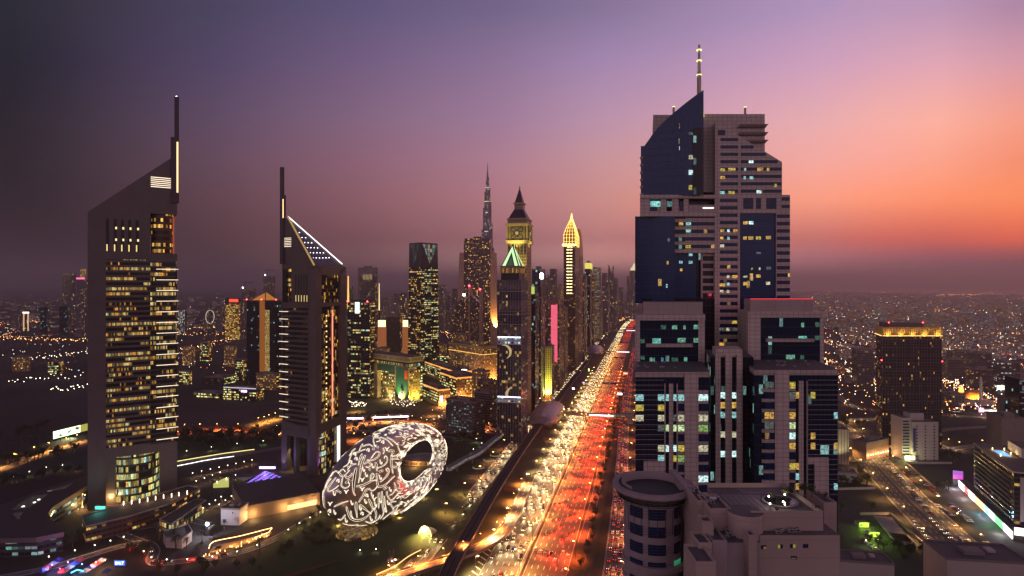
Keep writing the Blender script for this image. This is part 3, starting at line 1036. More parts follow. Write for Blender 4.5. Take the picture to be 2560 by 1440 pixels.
for i in range(6):
 z = zt_(.85, 446 + i * 4.7)
 q = MB(); fbox(q, tpx(377), tpx(432), z, z + .55, -.15, -.01, M_strip); q.build('louvre_light', ot)
M_slot = mat('slot_dark', (.02, .018, .02), .6)
for i, px in enumerate((269, 288, 306, 324, 343)):
 q = MB(); fbox(q, tpx(px - 4), tpx(px + 4), zt_(.4, 629), zt_(.4, 549), -.04, -.01, M_slot); q.build('slot', ot)
 q = MB(); fbox(q, tpx(px - 3), tpx(px), zt_(.4, 628.5), zt_(.4, 612), -.06, -.045, em('slot_glow', (1, .75, .25), 1.2)); q.build('slot_light', ot)
 for y in (568, 597):
  if i:
   q = MB(); fbox(q, tpx(px), tpx(px + 4.5), zt_(.4, y + 6), zt_(.4, y), -.06, -.045, em('slot_window', (1, .85, .35), 1.3)); q.build('window', ot)
cdr = on(.83, 9)
q = MB()
q.cyl((cdr.x, cdr.y), 8.6, 8.6, zs_hi - .5, zn + .2, fac('drum_glass', (.1, .06, .04), (.03, .015, .01), .45, (.04, .96, .25, .8), 'gold', 2.4, 1.2), 28, (2, 5.6))
q.build('glass_drum', ot)
q = MB(); q.cyl((on(.94, 10).x, on(.94, 10).y), 2.6, 2.6, zs_hi, zn, em('drum_orange_wall', (1, .16, .02), .35), 10); q.build('core_wall', ot)
lamp_light('POINT', on(.9, 3, zs_hi + 3), 3000, (1, .35, .08), ot, 1)
q = MB()
cl = on(.52, 20)
q.cyl((cl.x, cl.y), 19.5, 19.5, 0, zs_lo - 6, M_bandG, 40, (2, 6.5))
q.build('lobby_drum', ot)
q = MB()
fbox(q, t265, tpx(400), zs_lo - 7, zs_lo, .02, 8, M_alu)
fbox(q, t265, tpx(290), 0, zs_lo - 7, 6, 9, M_alu)
q.build('portal_frame', ot)
lamp_light('POINT', on(tpx(278), 3, 6), 9000, (1, .6, .2), ot, 1)
q = MB()
mtx0, mtx1 = tpx(427), tpx(443)
for (p0, p1, ya, yb) in ((427, 447, 500, 345), (436, 447, 345, 243)):
 fbox(q, tpx(p0), tpx(p1), zt_(1, ya) if ya < 490 else zr - 45, zt_(1, yb), -2, 2.5 if ya > 400 else 1.4, mat('mast_dark', (.045, .035, .05), .5))
q.build('mast', ot)
q = MB(); fbox(q, tpx(441), tpx(445), zt_(1, 482), zt_(1, 356), -2.3, -2.01, M_strip2); q.build('mast_light', ot)
q = MB(); q.tube([on(1, 0, zt_(1, 243)), on(1, 0, zt_(1, 232))], .15, M_dark); q.build('antenna', ot)
beacon(ot, on(.99, 0, zt_(1, 243)), (.8, .85, 1), 12, .5)
A1 = G(703, 1174); B1 = G(789, 1192); C1 = G(866, 1150)
ht = thing('hotel_tower', 'second raked tower with starry sloping roof beside the ring shaped museum', 'tower', (B1.x, B1.y, 0))
def face_frame(Pa, Pb):
 d = Pb - Pa
 L = d.length
 e = d.normalized()
 n = Vector((-e.y, e.x, 0))
 def tp(px):
  k = kx(px)
  return (k * Pa.y - Pa.x) / (e.x - k * e.y)
 def zz(px, py):
  return zat(py, (Pa + e * tp(px)).y)
 def bx(mb, px0, px1, z0, z1, n0, n1, m, cell=None):
  mb.obox(Pa, e, n, tp(px0), tp(px1), n0, n1, z0, z1, m, cell)
 return L, e, n, tp, zz, bx
L1, e1, n1, tp1, zz1, bx1 = face_frame(A1, B1)
L2, e2, n2, tp2, zz2, bx2 = face_frame(B1, C1)
zA, zB, zC = zz1(712, 478), zz1(787, 664), zz2(864, 660)
zh = zz1(787, 755)
zlo = zz1(787, 1090)
q = MB()
def at1(px, py, n=0.0):
 p = A1 + e1 * tp1(px) + n1 * n
 p.z = zz1(px, py)
 return p
def at2(px, py, n=0.0):
 p = B1 + e2 * tp2(px) + n2 * n
 p.z = zz2(px, py)
 return p
def extr(mb, pts, nv, m):
 b = [p + nv for p in pts]
 mb.face(pts, m)
 mb.face(b[::-1], m)
 for i in range(len(pts)):
  j = (i + 1) % len(pts)
  mb.face([pts[j], pts[i], b[i], b[j]], m)
extr(q, [at1(728, 755), at1(787, 755), at1(787, 668), at1(716, 545), at1(705, 545), at1(705, 672), at1(728, 672)], n1 * 5, M_alu)
extr(q, [at1(770, 1090), at1(787, 1090), at1(787, 755), at1(770, 755)], n1 * 5, M_alu)
extr(q, [at1(704, 770), at1(771, 770), at1(771, 755.5), at1(704, 755.5)], n1 * 5, M_alu)
extr(q, [at1(704, 1085), at1(770, 1098), at1(787, 1098), at1(787, 1076), at1(704, 1050)], n1 * 5.1, M_alu)
q.build('west_frame', ht)
for a, b in ((703, 717), (734, 740), (768, 788)):
 q = MB(); bx1(q, a, b, 0, zz1(740, 1080), .1, 5, M_alu); q.build('leg_pier', ht)
nf = 24
q = MB()
z0_, z1_ = zz1(737, 1066), zz1(737, 768)
fh1 = (z1_ - z0_) / nf
for i in range(nf):
 w = MB(); bx1(w, 704.5, 770, z0_ + i * fh1 + fh1 * .4, z0_ + (i + 1) * fh1, .9, 1.2, M_bandB, (2, 3)); w.build('window', ht)
 bx1(q, 712, 770, z0_ + i * fh1, z0_ + i * fh1 + fh1 * .4, .3, 1.5, M_alu)
q.build('spandrels', ht)
for i in range(15):
 z = zz1(703, 779 + i * 18.7)
 w = MB(); bx1(w, 699.5, 721, z, z + .4, -.8, -.4, M_strip); w.build('light_strip', ht)
for i in range(6):
 z = zz1(716, 596 + i * 4.2)
 w = MB(); bx1(w, 707, 728, z, z + .45, -.12, -.01, M_strip); w.build('louvre_light', ht)
for i in range(5):
 w = MB(); bx1(w, 738 + i * 6.9, 740.6 + i * 6.9, zz1(752, 754.5), zz1(752, 686), -.05, -.01, M_slot); w.build('slot', ht)
 w = MB(); bx1(w, 739.2 + i * 6.9, 740.4 + i * 6.9, zz1(752, 754), zz1(752, 738), -.08, -.055, em('slot_glow', (1, .75, .25), 1.2)); w.build('slot_light', ht)
w = MB(); pc = A1 + e1 * tp1(722) + n1 * 7
w.cyl((pc.x, pc.y), 6, 6, zz1(722, 755), zz1(722, 672), MATS['drum_glass'], 20, (2, 5)); w.build('glass_drum', ht)
q = MB()
extr(q, [at2(789, 1190), at2(804, 1183), at2(804, 664), at2(789, 672)], n2 * 6, M_alu)
extr(q, [at2(851, 1155), at2(866, 1149), at2(866, 668), at2(851, 676)], n2 * 6, M_alu)
extr(q, [at2(804, 686), at2(851, 688), at2(866, 668), at2(851, 664), at2(790, 666)], n2 * 5.9, M_alu)
extr(q, [at2(804, 768), at2(851, 763), at2(851, 756), at2(804, 756)], n2 * 5, M_alu)
extr(q, [at2(804, 1083), at2(851, 1062), at2(851, 1040), at2(804, 1060)], n2 * 5, M_alu)
q.build('south_frame', ht)
M_rglass = fac('atrium_glass', (.05, .04, .04), (.025, .018, .014), .22, (.03, .97, .05, .95), 'gold', 1.3, .4, .04, detail=4)
M_aglass = fac('atrium_glow', (.05, .04, .04), (.03, .02, .01), .6, (.03, .97, .05, .95), 'warm', 1.6, .8, .05, detail=4)
for a, b, c_, d_, mm in ((804, 851, 686, 757, M_rglass), (804, 851, 766, 965, M_rglass), (804, 851, 965, 1060, M_aglass), (804, 851, 1075, 1175, M_rglass)):
 w = MB(); bx2(w, a, b, zz2(828, d_) if d_ < 1170 else 0, zz2(828, c_), 3, 3.4, mm, (1.8, 3.6)); w.build('curtain_wall', ht)
w = MB(); bx2(w, 836, 838, zz2(837, 1040), zz2(837, 775), 2.5, 2.9, em('red_neon', (1, .2, .12), 2.5)); w.build('vertical_neon', ht)
for y in range(788, 1050, 13):
 w = MB(); bx2(w, 821, 823, zz2(822, y + 3), zz2(822, y), 2.5, 2.9, em('lift_lamps', (1, .6, .25), 2.5)); w.build('lift_lamp', ht)
w = MB(); bx2(w, 848, 850.5, zz2(849, 1155), zz2(849, 1063), .1, 2.6, em('white_edge', (1, .95, .85), 1.4)); w.build('edge_light', ht)
w = MB(); bx2(w, 805, 808, 0, zz2(806, 1085), .1, 2.6, em('white_edge2', (.9, .95, 1), .5)); w.build('edge_light', ht)
lamp_light('SPOT', B1 - n2 * 3 + e2 * 3 + Vector((0, 0, 1)), 60000, (.6, .1, 1), ht, .3, 34, (0, .12, 1))
lamp_light('SPOT', A1 + e1 * 4 - n1 * 4 + Vector((0, 0, 1)), 12000, (1, .9, .8), ht, .3, 50, (0.05, .2, 1))
lamp_light('SPOT', A1 + e1 * tp1(725) + n1 * 3 + Vector((0, 0, 30)), 40000, (1, .75, .3), ht, .3, 60, (0, .1, -1))
w = MB(); pl_ = B1 + e1 * -9 + n1 * 10
w.cyl((pl_.x, pl_.y), 9, 9, 0, zz1(750, 1092), M_bandG, 24, (2, 6)); w.build('lobby_drum', ht)
D1_ = C1 + (A1 - B1) * .9 + n2 * 6
q = MB()
cen = (A1 + B1 + C1) / 3
back = [A1 + n1 * 3, C1 + n2 * 3]
q.face([(C1.x, C1.y, 0), (A1.x, A1.y + 3, 0), (A1.x, A1.y + 3, zB), (C1.x, C1.y, zB)], M_bandB, (3, 4))
q.face([(A1 + n1 * 3 + Vector((0, 0, zB - 1))), (B1 + n1 * 3 + Vector((0, 0, zB - 1))), (C1 + n2 * 3 + Vector((0, 0, zB - 1)))], M_roof)
q.build('rear_facade', ht)
ap = at1(712, 545); ap2 = ap + n1 * 16
q = MB()
M_star = mat('roof_panel_dark', (.055, .045, .075), .5)
r0, r1, r2 = at1(716, 545, 2), at2(790, 664, 2), at2(862, 662, 3)
r0.z += 1
extr(q, [r0, r1, r2], Vector((0, 0, -3)), M_star)
q.build('sloping_roof', ht)
w = MB(); w.tube([r0 + Vector((0, 0, .8)), r2 + Vector((0, 0, .8))], .55, em('roof_edge_light', (1, .9, .85), 2.5)); w.build('ridge_light', ht)
w = MB(); w.tube([r0 + Vector((0, 0, .3)), r1 + Vector((0, 0, .4))], .9, em('roof_hip_light', (1, .62, .2), .45)); w.build('hip_light', ht)
for row in range(7):
 for k in range(row):
  u = .22 + row * .105
  v = (k + .8) / (row + 1.6)
  a = r0.lerp(r1, u); b = r0.lerp(r2, u)
  p = a.lerp(b, v)
  w = MB(); w.cyl((p.x, p.y), .42, .42, p.z + .05, p.z + .5, em('star_lamp', (.8, .85, 1), 9), 6); w.build('roof_lamp', ht)
q = MB()
for (p0, p1, ya, yb) in ((701.5, 711, 660, 488), (701.5, 707, 488, 418)):
 bx1(q, p0, p1, zz1(705, ya), zz1(705, yb), -1, 2, MATS['mast_dark'])
q.build('mast', ht)
w = MB(); bx1(w, 709, 710.8, zz1(709, 545), zz1(709, 498), -1.3, -1.01, M_strip2); w.build('mast_light', ht)
# ================================================================== MUSEUM RING
MUS = dict(X0=-97.88, Y0=489.26, th=.508, A=71.86, B=36.19, zc=40.06, A2=26.69, B2=16.86, du=33.38, dz=.22, W1=13.72, W2=6.63)
def mus_p(t, s, g=0.0):
 m = MUS
 ou, oz = m['A'] * math.cos(t), m['B'] * math.sin(t)
 iu, iz = m['du'] + m['A2'] * math.cos(t), m['dz'] + m['B2'] * math.sin(t)
 cu, cz, ru, rz = (ou + iu) / 2, (oz + iz) / 2, (ou - iu) / 2, (oz - iz) / 2
 w = (m['W1'] + m['W2']) / 2 + (m['W2'] - m['W1']) / 2 * math.cos(t)
 U, Z, N = cu + ru * math.cos(s), cz + rz * math.cos(s) + m['zc'], w * math.sin(s)
 ux, uy = math.sin(m['th']), math.cos(m['th'])
 return Vector((m['X0'] + U * ux + N * uy, m['Y0'] + U * uy - N * ux, Z))
museum = thing('ring_museum', 'silver ring shaped museum covered in glowing calligraphy on a green mound', 'museum', (MUS['X0'], MUS['Y0'], 4))
M_steel = mat('brushed_steel', (.52, .48, .48), .3, .75, .06, .2)
mb = MB()
NT, NS = 120, 48
grid = [[mus_p(2 * math.pi * i / NT, 2 * math.pi * j / NS) for j in range(NS)] for i in range(NT)]
tv, tf = [], []
for i in range(NT):
 for j in range(NS):
  tv.append(grid[i][j])
for i in range(NT):
 for j in range(NS):
  a, b, c, d = i * NS + j, ((i + 1) % NT) * NS + j, ((i + 1) % NT) * NS + (j + 1) % NS, i * NS + (j + 1) % NS
  tf.append((a, b, c, d))
me = bpy.data.meshes.new('ring_shell')
me.from_pydata([tuple(v - museum.location) for v in tv], [], tf)
me.materials.append(M_steel)
me.polygons.foreach_set('use_smooth', [True] * len(tf))
me.update()
shell = bpy.data.objects.new('ring_shell', me)
COL.objects.link(shell)
shell.parent = museum
bvh = BVHTree.FromPolygons([tuple(v) for v in tv], tf)
fo, ff = MB(), MB()
M_let = em('letter_outline', (1, .82, .60), 2.6)
M_ink = mat('letter_glass', (.012, .01, .012), .08)
camv = Vector((0, 0, CAMH))
def hit(px, py):
 d = Vector((kx(px), 1, -(py - HY) / F)).normalized()
 r = bvh.ray_cast(camv, d)
 if r[0] is None:
  return None
 n = r[1]
 if n.dot(d) > 0: n = -n
 return r[0] + n * .25, n
def smooth2(pts, n=5):
 return [(p.x, p.y) for p in smooth([Vector((a, b, 0)) for a, b in pts], n)] if len(pts) > 2 else pts
def outline2(pts, w, taper=True):
 """closed outline of a pen stroke"""
 pts = smooth2(pts)
 if len(pts) == 2:
  (a, b), (c, d) = pts
  pts = [(a + (c - a) * k / 4, b + (d - b) * k / 4) for k in range(5)]
 n = len(pts)
 Lf, Rt = [], []
 for i, p in enumerate(pts):
  a, b = pts[max(0, i - 1)], pts[min(n - 1, i + 1)]
  dx, dy = b[0] - a[0], b[1] - a[1]
  L = math.hypot(dx, dy) or 1
  q = i / (n - 1)
  h = w / 2 * ((.35 + .65 * math.sin(math.pi * min(1, q * 1.15 + .12))) if taper else 1)
  Lf.append((p[0] - dy / L * h, p[1] + dx / L * h))
  Rt.append((p[0] + dy / L * h, p[1] - dx / L * h))
 return Lf, Rt
def put(Lf, Rt, fn, r=.09, fill=True):
 A = [fn(*p) for p in Lf]
 B = [fn(*p) for p in Rt]
 if any(a is None for a in A + B):
  return
 A3, B3 = [a[0] for a in A], [b[0] for b in B]
 mx_ = max((A3[i] - A3[i + 1]).length for i in range(len(A3) - 1))
 if mx_ > 12: return
 if fill:
  for i in range(len(A3) - 1):
   ff.face([A3[i], B3[i], B3[i + 1], A3[i + 1]], M_ink)
 loop = [a[0] + a[1] * .1 for a in A] + [b[0] + b[1] * .1 for b in B[::-1]]
 fo.tube(loop, r, M_let, 3, True)
STROKES = [
 (26, [(455, 1060), (480, 1150), (520, 1230), (600, 1262), (690, 1250), (780, 1190), (850, 1110), (905, 1050)]),
 (28, [(600, 990), (598, 1080), (615, 1220)]), (26, [(660, 1030), (740, 1100), (825, 1165)]), (24, [(790, 945), (820, 1010), (845, 1075), (850, 1090)]),
 (24, [(940, 850), (942, 960), (935, 1080)]), (18, [(985, 830), (990, 960), (1000, 1060), (1010, 1160), (960, 1240)]),
 (34, [(600, 480), (575, 600), (560, 720), (560, 830), (585, 890)]), (26, [(570, 860), (630, 870), (645, 920), (600, 945), (540, 905), (480, 935), (400, 930), (350, 900), (310, 950), (250, 940), (200, 900), (150, 940), (95, 890)]),
 (26, [(735, 290), (700, 380), (672, 480), (655, 600), (632, 705)]), (20, [(690, 270), (655, 350), (635, 440)]),
 (24, [(600, 757), (700, 737), (780, 700), (840, 670), (905, 660)]), (13, [(812, 670), (820, 600), (850, 562), (868, 600), (832, 645)]),
 (22, [(905, 600), (915, 690), (935, 760), (1000, 750), (1050, 720), (1110, 660), (1175, 600)]), (26, [(888, 400), (905, 450), (912, 525)]),
 (22, [(1130, 290), (1125, 400), (1140, 500), (1150, 560)]), (20, [(1085, 240), (1110, 215), (1160, 225), (1140, 265), (1130, 300), (1190, 295), (1240, 262)]), (20, [(1130, 350), (1190, 340), (1240, 352)]),
 (20, [(540, 560), (510, 605), (460, 625), (440, 590), (480, 540), (505, 510)]), (20, [(430, 592), (380, 600), (350, 560), (290, 530), (225, 605)]),
 (16, [(600, 420), (540, 430), (500, 470), (470, 515)]), (15, [(300, 622), (240, 700), (180, 790), (200, 830), (280, 790), (340, 740)]), (14, [(400, 622), (380, 740), (440, 780), (500, 740), (482, 690)]),
 (18, [(130, 1000), (110, 1060), (130, 1110), (180, 1195), (260, 1215), (350, 1215), (400, 1180), (402, 1130), (370, 1110), (340, 1160), (375, 1190)]), (14, [(270, 1060), (370, 1010), (480, 975)]),
 (20, [(640, 990), (700, 900), (740, 820), (790, 790), (830, 820), (880, 800), (920, 750)]), (20, [(480, 1230), (520, 1305), (570, 1345)]), (20, [(620, 1270), (670, 1325), (730, 1352)]),
 (16, [(760, 360), (850, 360), (930, 310), (950, 250), (900, 240), (850, 300), (820, 340)]), (18, [(720, 420), (780, 390), (820, 430), (785, 470), (742, 460)]),
 (14, [(920, 480), (1000, 450), (1060, 390), (1062, 320), (1032, 300), (1020, 340)]), (14, [(960, 690), (1040, 620), (1090, 540), (1078, 485), (1045, 500), (1070, 535)]), (22, [(870, 1080), (900, 1160), (890, 1235)]),
 (15, [(1170, 700), (1190, 780), (1150, 860), (1100, 890)]), (15, [(1060, 830), (1070, 900), (1120, 960), (1170, 930), (1235, 850)]), (15, [(1200, 980), (1110, 1000), (1160, 1110), (1080, 1180), (1000, 1245)]),
 (12, [(860, 90), (870, 30), (940, 30), (960, 70), (900, 90)]), (13, [(960, 20), (1060, 60), (1150, 150)]), (13, [(1060, 20), (1150, 70), (1215, 130)]), (12, [(540, 260), (510, 330), (480, 420), (410, 470)]),
 (12, [(590, 190), (540, 240), (500, 300)]), (14, [(560, 270), (660, 230), (740, 200)]), (13, [(1000, 180), (1020, 230), (1000, 270)]), (12, [(1225, 150), (1250, 220), (1262, 260)]),
 (12, [(700, 160), (790, 130), (850, 160)]), (12, [(700, 120), (660, 190), (650, 220)]), (12, [(330, 560), (400, 500), (440, 540)]), (12, [(150, 780), (180, 700), (230, 640)]), (12, [(120, 850), (170, 700), (260, 540)]),
 (12, [(280, 1270), (370, 1290), (460, 1320)]), (12, [(850, 1290), (930, 1240), (960, 1180)]), (12, [(740, 1280), (820, 1300), (880, 1270)]), (12, [(980, 1290), (1040, 1240), (1100, 1250)]),
 (12, [(1130, 1180), (1190, 1120), (1230, 1040)]), (12, [(440, 1180), (380, 1250), (330, 1240)]), (14, [(520, 1120), (530, 1190), (560, 1240)]), (12, [(1020, 900), (1030, 1010), (1050, 1100)]),
]
for w, st in STROKES:
 Lf, Rt = outline2([(790 + a / 6, 1090 + b / 6) for a, b in st], w / 6)
 put(Lf, Rt, hit)
DOTS = [(330, 820), (362, 845), (300, 832), (490, 662), (452, 700), (805, 500), (482, 468), (860, 195), (922, 168), (912, 575), (958, 530), (990, 520), (1028, 790), (1050, 770), (1165, 460), (1190, 470), (700, 330)]
for a, b in DOTS:
 x, y, r = 790 + a / 6, 1090 + b / 6, 3.0
 put([(x, y - r), (x - r, y)], [(x + r, y), (x, y + r)], hit)
MARKS = [(690, 650, 0), (690, 790, 0), (450, 830, 0), (210, 1010, 0), (870, 940, 0), (205, 1120, 1), (760, 890, 1), (270, 860, 2), (535, 1000, 2), (740, 980, 2), (280, 1140, 2), (970, 390, 2), (850, 450, 2), (710, 500, 2), (750, 580, 2), (660, 1080, 2), (960, 970, 2),
         (825, 1240, 2), (580, 1310, 2), (450, 1260, 2), (600, 340, 1), (580, 270, 1), (520, 390, 1), (1060, 190, 0), (960, 620, 2), (780, 210, 1), (1000, 90, 1), (1110, 800, 2), (840, 880, 2), (890, 1020, 2), (330, 670, 1), (880, 130, 2), (1220, 410, 0), (1040, 1110, 2), (1080, 1000, 2), (360, 1280, 2), (690, 1160, 1)]
for a, b, k in MARKS:
 x, y = 790 + a / 6, 1090 + b / 6
 sh = {0: [(-5, -3), (-1, 0), (0, 5), (2, 0), (6, -4)], 1: [(-4, 2), (-1, -3), (3, -1), (0, 3), (4, 3)], 2: [(-2, -6), (-1, 2), (2, 5), (3, 0)]}[k]
 Lf, Rt = outline2([(x + p, y + q) for p, q in sh], 1.5)
 put(Lf, Rt, hit, .085, False)
rg = random.Random(11)
GL = [[(0, 0), (.5, .9), (1.1, .2), (1.7, .9), (2.3, .1)], [(0, 0), (.1, 1.2), (.3, 2.4)], [(0, .8), (.7, 0), (1.5, .2), (1.3, 1.1), (.7, .8), (1.2, .4)], [(0, 0), (.8, -.6), (1.8, -.5), (2.4, .3), (2.2, 1.0)],
      [(0, 1), (.2, .1), (1.1, -.2), (1.9, .4)], [(0, 0), (1.1, .3), (2.4, .1), (3.5, .7)], [(0, 0), (.4, .5), (.1, 1.0), (.8, 1.1)], [(0, 2), (.3, .8), (1.2, 0), (2.2, .4), (2.6, 1.4)]]
def surf(u, v):
 """u radians round the ring, v radians round the tube"""
 p = mus_p(u, v)
 e = .01
 n = (mus_p(u + e, v) - p).cross(mus_p(u, v + e) - p).normalized()
 ctr = sum((mus_p(u, v + k * math.pi / 2) for k in range(4)), Vector((0, 0, 0))) / 4
 if n.dot(p - ctr) < 0: n = -n
 return p + n * .25, n
def covered(p):
 px, py = 1280 + F * p.x / p.y, HY - F * (p.z - CAMH) / p.y
 x, y = (px - 790) * 6, (py - 1090) * 6
 if not (60 < x < 1240 and 0 < y < 1370): return False
 h = hit(px, py)
 return h is not None and (h[0] - p).length < 4
nput = 0
for k in range(5200):
 u, v = rg.random() * 2 * math.pi, rg.random() * 2 * math.pi
 p = mus_p(u, v)
 if covered(p) or p.z < 5.5: continue
 a = (mus_p(u + .02, v) - p).length / .02
 b = (mus_p(u, v + .02) - p).length / .02
 if a < 4 or rg.random() > min(1, a * b / 900 + .15): continue
 g = rg.choice(GL)
 S = rg.choice((1.3, 1.7, 2.2, 3.0))
 an = rg.uniform(-.7, .7) + (math.pi if rg.random() < .5 else 0)
 ca, sa = math.cos(an), math.sin(an)
 pts = [(u + (x * ca - y * sa) * S / a, v + (x * sa + y * ca) * S / b) for x, y in g]
 mp = [(x * a, y * b) for x, y in pts]
 Lf, Rt = outline2(mp, S * .34)
 put([(x / a, y / b) for x, y in Lf[::2]], [(x / a, y / b) for x, y in Rt[::2]], surf, .065, S > 1.6)
 nput += 1
 if nput > 1000: break
ff.build('calligraphy_glass', museum)
fo.build('calligraphy_light', museum)
q = MB()
lc = Vector((MUS['X0'], MUS['Y0'], 0)) - mu * 40
for i in range(5):
 g = G(860 + i * 22, 1322 - abs(i - 2) * 2)
q.cyl((lc.x, lc.y), 17, 15, 2, 6.5, fac('museum_lobby', (.2, .15, .1), (.05, .03, .02), .7, (.1, .9, .1, .9), 'gold', .9), 30, (2, 4.5))
q.build('lobby', museum)
for i, (px, py) in enumerate(((846, 1316), (880, 1327), (925, 1322), (1000, 1298), (1060, 1245))):
 g = G(px, py, 3)
 lamp_light('POINT', g + Vector((0, -2, 2.5)), 3500, (1, .5, .15), museum, .6)
g_ = G(1035, 1165)
o = thing('ribbed_hall', 'low round ended ribbed hall seen through the hole of the ring museum', 'hall', g_)
q = MB()
for i in range(16):
 a0, a1 = R(i * 22.5), R(i * 22.5 + 22.5)
 for (r0_, z0_h, r1_, z1_h) in ((17, 0, 17, 5), (17, 5, 9, 8), (9, 8, .1, 9)):
  P4 = [(g_.x + 8 + math.cos(a) * rr * 1.5, g_.y + math.sin(a) * rr * .9 + 14, z) for a, rr, z in ((a0, r0_, z0_h), (a1, r0_, z0_h), (a1, r1_, z1_h), (a0, r1_, z1_h))]
  q.face(P4, mat('hall_roof', (.12, .11, .14), .5) if z0_h else fac('hall_wall', (.3, .2, .12), (.05, .04, .03), .5, (.1, .9, .2, .8), 'warm', 1.3), (2, 5))
q.build('shell', o)
lamp_light('POINT', g_ + Vector((2, -6, 4)), 9000, (1, .5, .16), o, .4)
for i, (px, py) in enumerate(((1061, 1258), (1071, 1245), (1081, 1235), (1092, 1225))):
 g = G(px, py, .6)
 o = thing('lawn_skylight', f'{NUM[i]} round yellow skylight in the lawn, counted from the nearest', 'skylight', (g.x, g.y, 0), 'round skylights beside the museum')
 q = MB(); q.cyl((g.x, g.y), 2.1, 2.1, 0, 1.3, M_conc, 20); q.build('curb', o)
 q = MB(); q.cyl((g.x, g.y), 1.8, 1.2, 1.3, 1.7, em('skylight_yellow', (1, .85, .25), 2.2), 20); q.build('dome', o)
g0 = G(1062, 1345)
o = thing('shell_entrance', 'small glowing yellow shell shaped entrance beside the frontage road', 'entrance', g0)
M_shellin = mat('shell_inside', (.7, .6, .35), .6)
q = MB()
n_ = 14
rows = []
for i in range(n_ + 1):
 t = i / n_
 w_ = 5.2 * (1 - t * .75)
 hh = 9.0 * (1 - t) ** .6 + .1
 c = g0 + RD * (t * 12) + RN * (t * 5)
 rows.append([c + RN * (math.cos(R(180 - a)) * w_) + Vector((0, 0, math.sin(R(a)) * hh)) for a in range(0, 181, 15)])
for i in range(n_):
 for k in range(12):
  q.face([rows[i][k], rows[i][k + 1], rows[i + 1][k + 1], rows[i + 1][k]], M_shellin)
q.build('shell', o, True)
q = MB(); q.tube(rows[0], .35, em('shell_rim', (1, .8, .3), 3), 6); q.build('rim_light', o)
q = MB(); q.obox(g0, RN, RD, -5, 5, -22, 12, .03, .06, mat('pale_paving', (.25, .2, .12), .8)); q.build('ramp', o)
lamp_light('POINT', g0 + RD * 3 + Vector((0, 0, 4)), 16000, (1, .8, .25), o, .6)
lamp_light('SPOT', g0 + RD * 0 + Vector((0, 0, 8)), 30000, (1, .75, .22), o, .4, 120, (-.1, -.6, -1))
g0 = G(978, 1412)
o = thing('hand_sculpture', 'large mirrored hand sculpture raising two fingers in a V on the dark lawn', 'sculpture', g0)
M_mir = mat('mirror_steel', (.5, .4, .42), .12, 1.0, .2, 1.2)
def skin(name, joints, edges, radii, m, parent, lv=1):
 off = parent_loc(parent)
 me = bpy.data.meshes.new(name)
 me.from_pydata([tuple(Vector(j) - off) for j in joints], edges, [])
 me.materials.append(m)
 ob = bpy.data.objects.new(name, me)
 COL.objects.link(ob)
 ob.parent = parent
 ob.modifiers.new('s', 'SKIN')
 sv = me.skin_vertices[0].data
 for i, r in enumerate(radii):
  sv[i].radius = (r, r * .85)
 sv[0].use_root = True
 ob.modifiers.new('d', 'SUBSURF').levels = lv
 ob.modifiers['d'].render_levels = lv
 return ob
def hp(x, z, y=0):
 return (g0.x + x, g0.y + y, z)
J = [hp(0, .8), hp(0, 2.2), hp(0, 3.6), hp(-.9, 4.6), hp(-1.1, 7.2), hp(-1.3, 9.6), hp(.9, 4.8), hp(1.3, 7.6), hp(1.8, 10.4), hp(1.6, 2.4), hp(3.2, 2.6), hp(4.9, 3.6), hp(5.6, 4.0),
     hp(-1.7, 3.9, -.6), hp(-1.9, 4.3, -1.6), hp(-1.6, 3.1, -1.9), hp(-2.2, 3.0, -.5), hp(-2.4, 3.1, -1.5), hp(-1.7, 2.1, -1.7)]
Ed = [(0, 1), (1, 2), (2, 3), (3, 4), (4, 5), (2, 6), (6, 7), (7, 8), (1, 9), (9, 10), (10, 11), (11, 12), (2, 13), (13, 14), (14, 15), (1, 16), (16, 17), (17, 18)]
Rd = [1.9, 2.1, 1.8, .75, .62, .45, .75, .65, .45, .9, .62, .52, .4, .6, .55, .45, .6, .5, .42]
skin('hand', J, Ed, Rd, M_mir, o, 2)
q = MB(); q.cyl((g0.x, g0.y), 3, 3, 0, .5, M_conc, 20); q.build('plinth', o)
lamp_light('POINT', g0 + Vector((4, -5, 1.5)), 2500, (1, .5, .2), o, .3)
# ================================================================== MIDDLE AND FAR TOWERS
dk = (.022, .02, .03)
F_icd = fac('gridded_office_lit', (.035, .03, .032), (.02, .018, .02), .36, (.06, .94, .25, .8), 'warm', 2.2, 1.6, .12)
F_icd2 = fac('gridded_office_lit_side', (.035, .03, .032), (.02, .018, .02), .40, (.06, .94, .25, .8), 'office', 2.3, 1.6, .12)
F_dif = fac('tower_office_bands', (.04, .036, .04), (.02, .022, .03), .30, (.04, .96, .2, .8), 'office', 2.2, 1.5, .1)
F_res = fac('residential_dark', (.12, .095, .10), dk, .24, (.25, .75, .2, .75), 'gold', 4.5, .4, .15)
F_res2 = fac('residential_grid', (.10, .08, .085), dk, .22, (.25, .75, .3, .75), 'warm', 3, .4, .15)
F_grey = fac('grey_grid', (.14, .115, .12), (.03, .028, .035), .10, (.15, .85, .3, .8), 'mix', 1.2, .1, .15)
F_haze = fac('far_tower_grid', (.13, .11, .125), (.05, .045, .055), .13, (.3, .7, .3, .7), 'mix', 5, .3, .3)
F_warm = fac('warm_stone_hotel', (.34, .22, .13), (.03, .02, .02), .42, (.3, .7, .25, .75), 'gold', 3.0, .3, .2)
F_off = fac('low_office_lit', (.05, .045, .04), (.02, .02, .02), .55, (.05, .95, .3, .8), 'office', 3.6, 1.0, .1)
F_off2 = fac('low_office_gold', (.16, .11, .07), (.03, .02, .015), .6, (.15, .85, .3, .8), 'warm', 3.4, .6, .1)
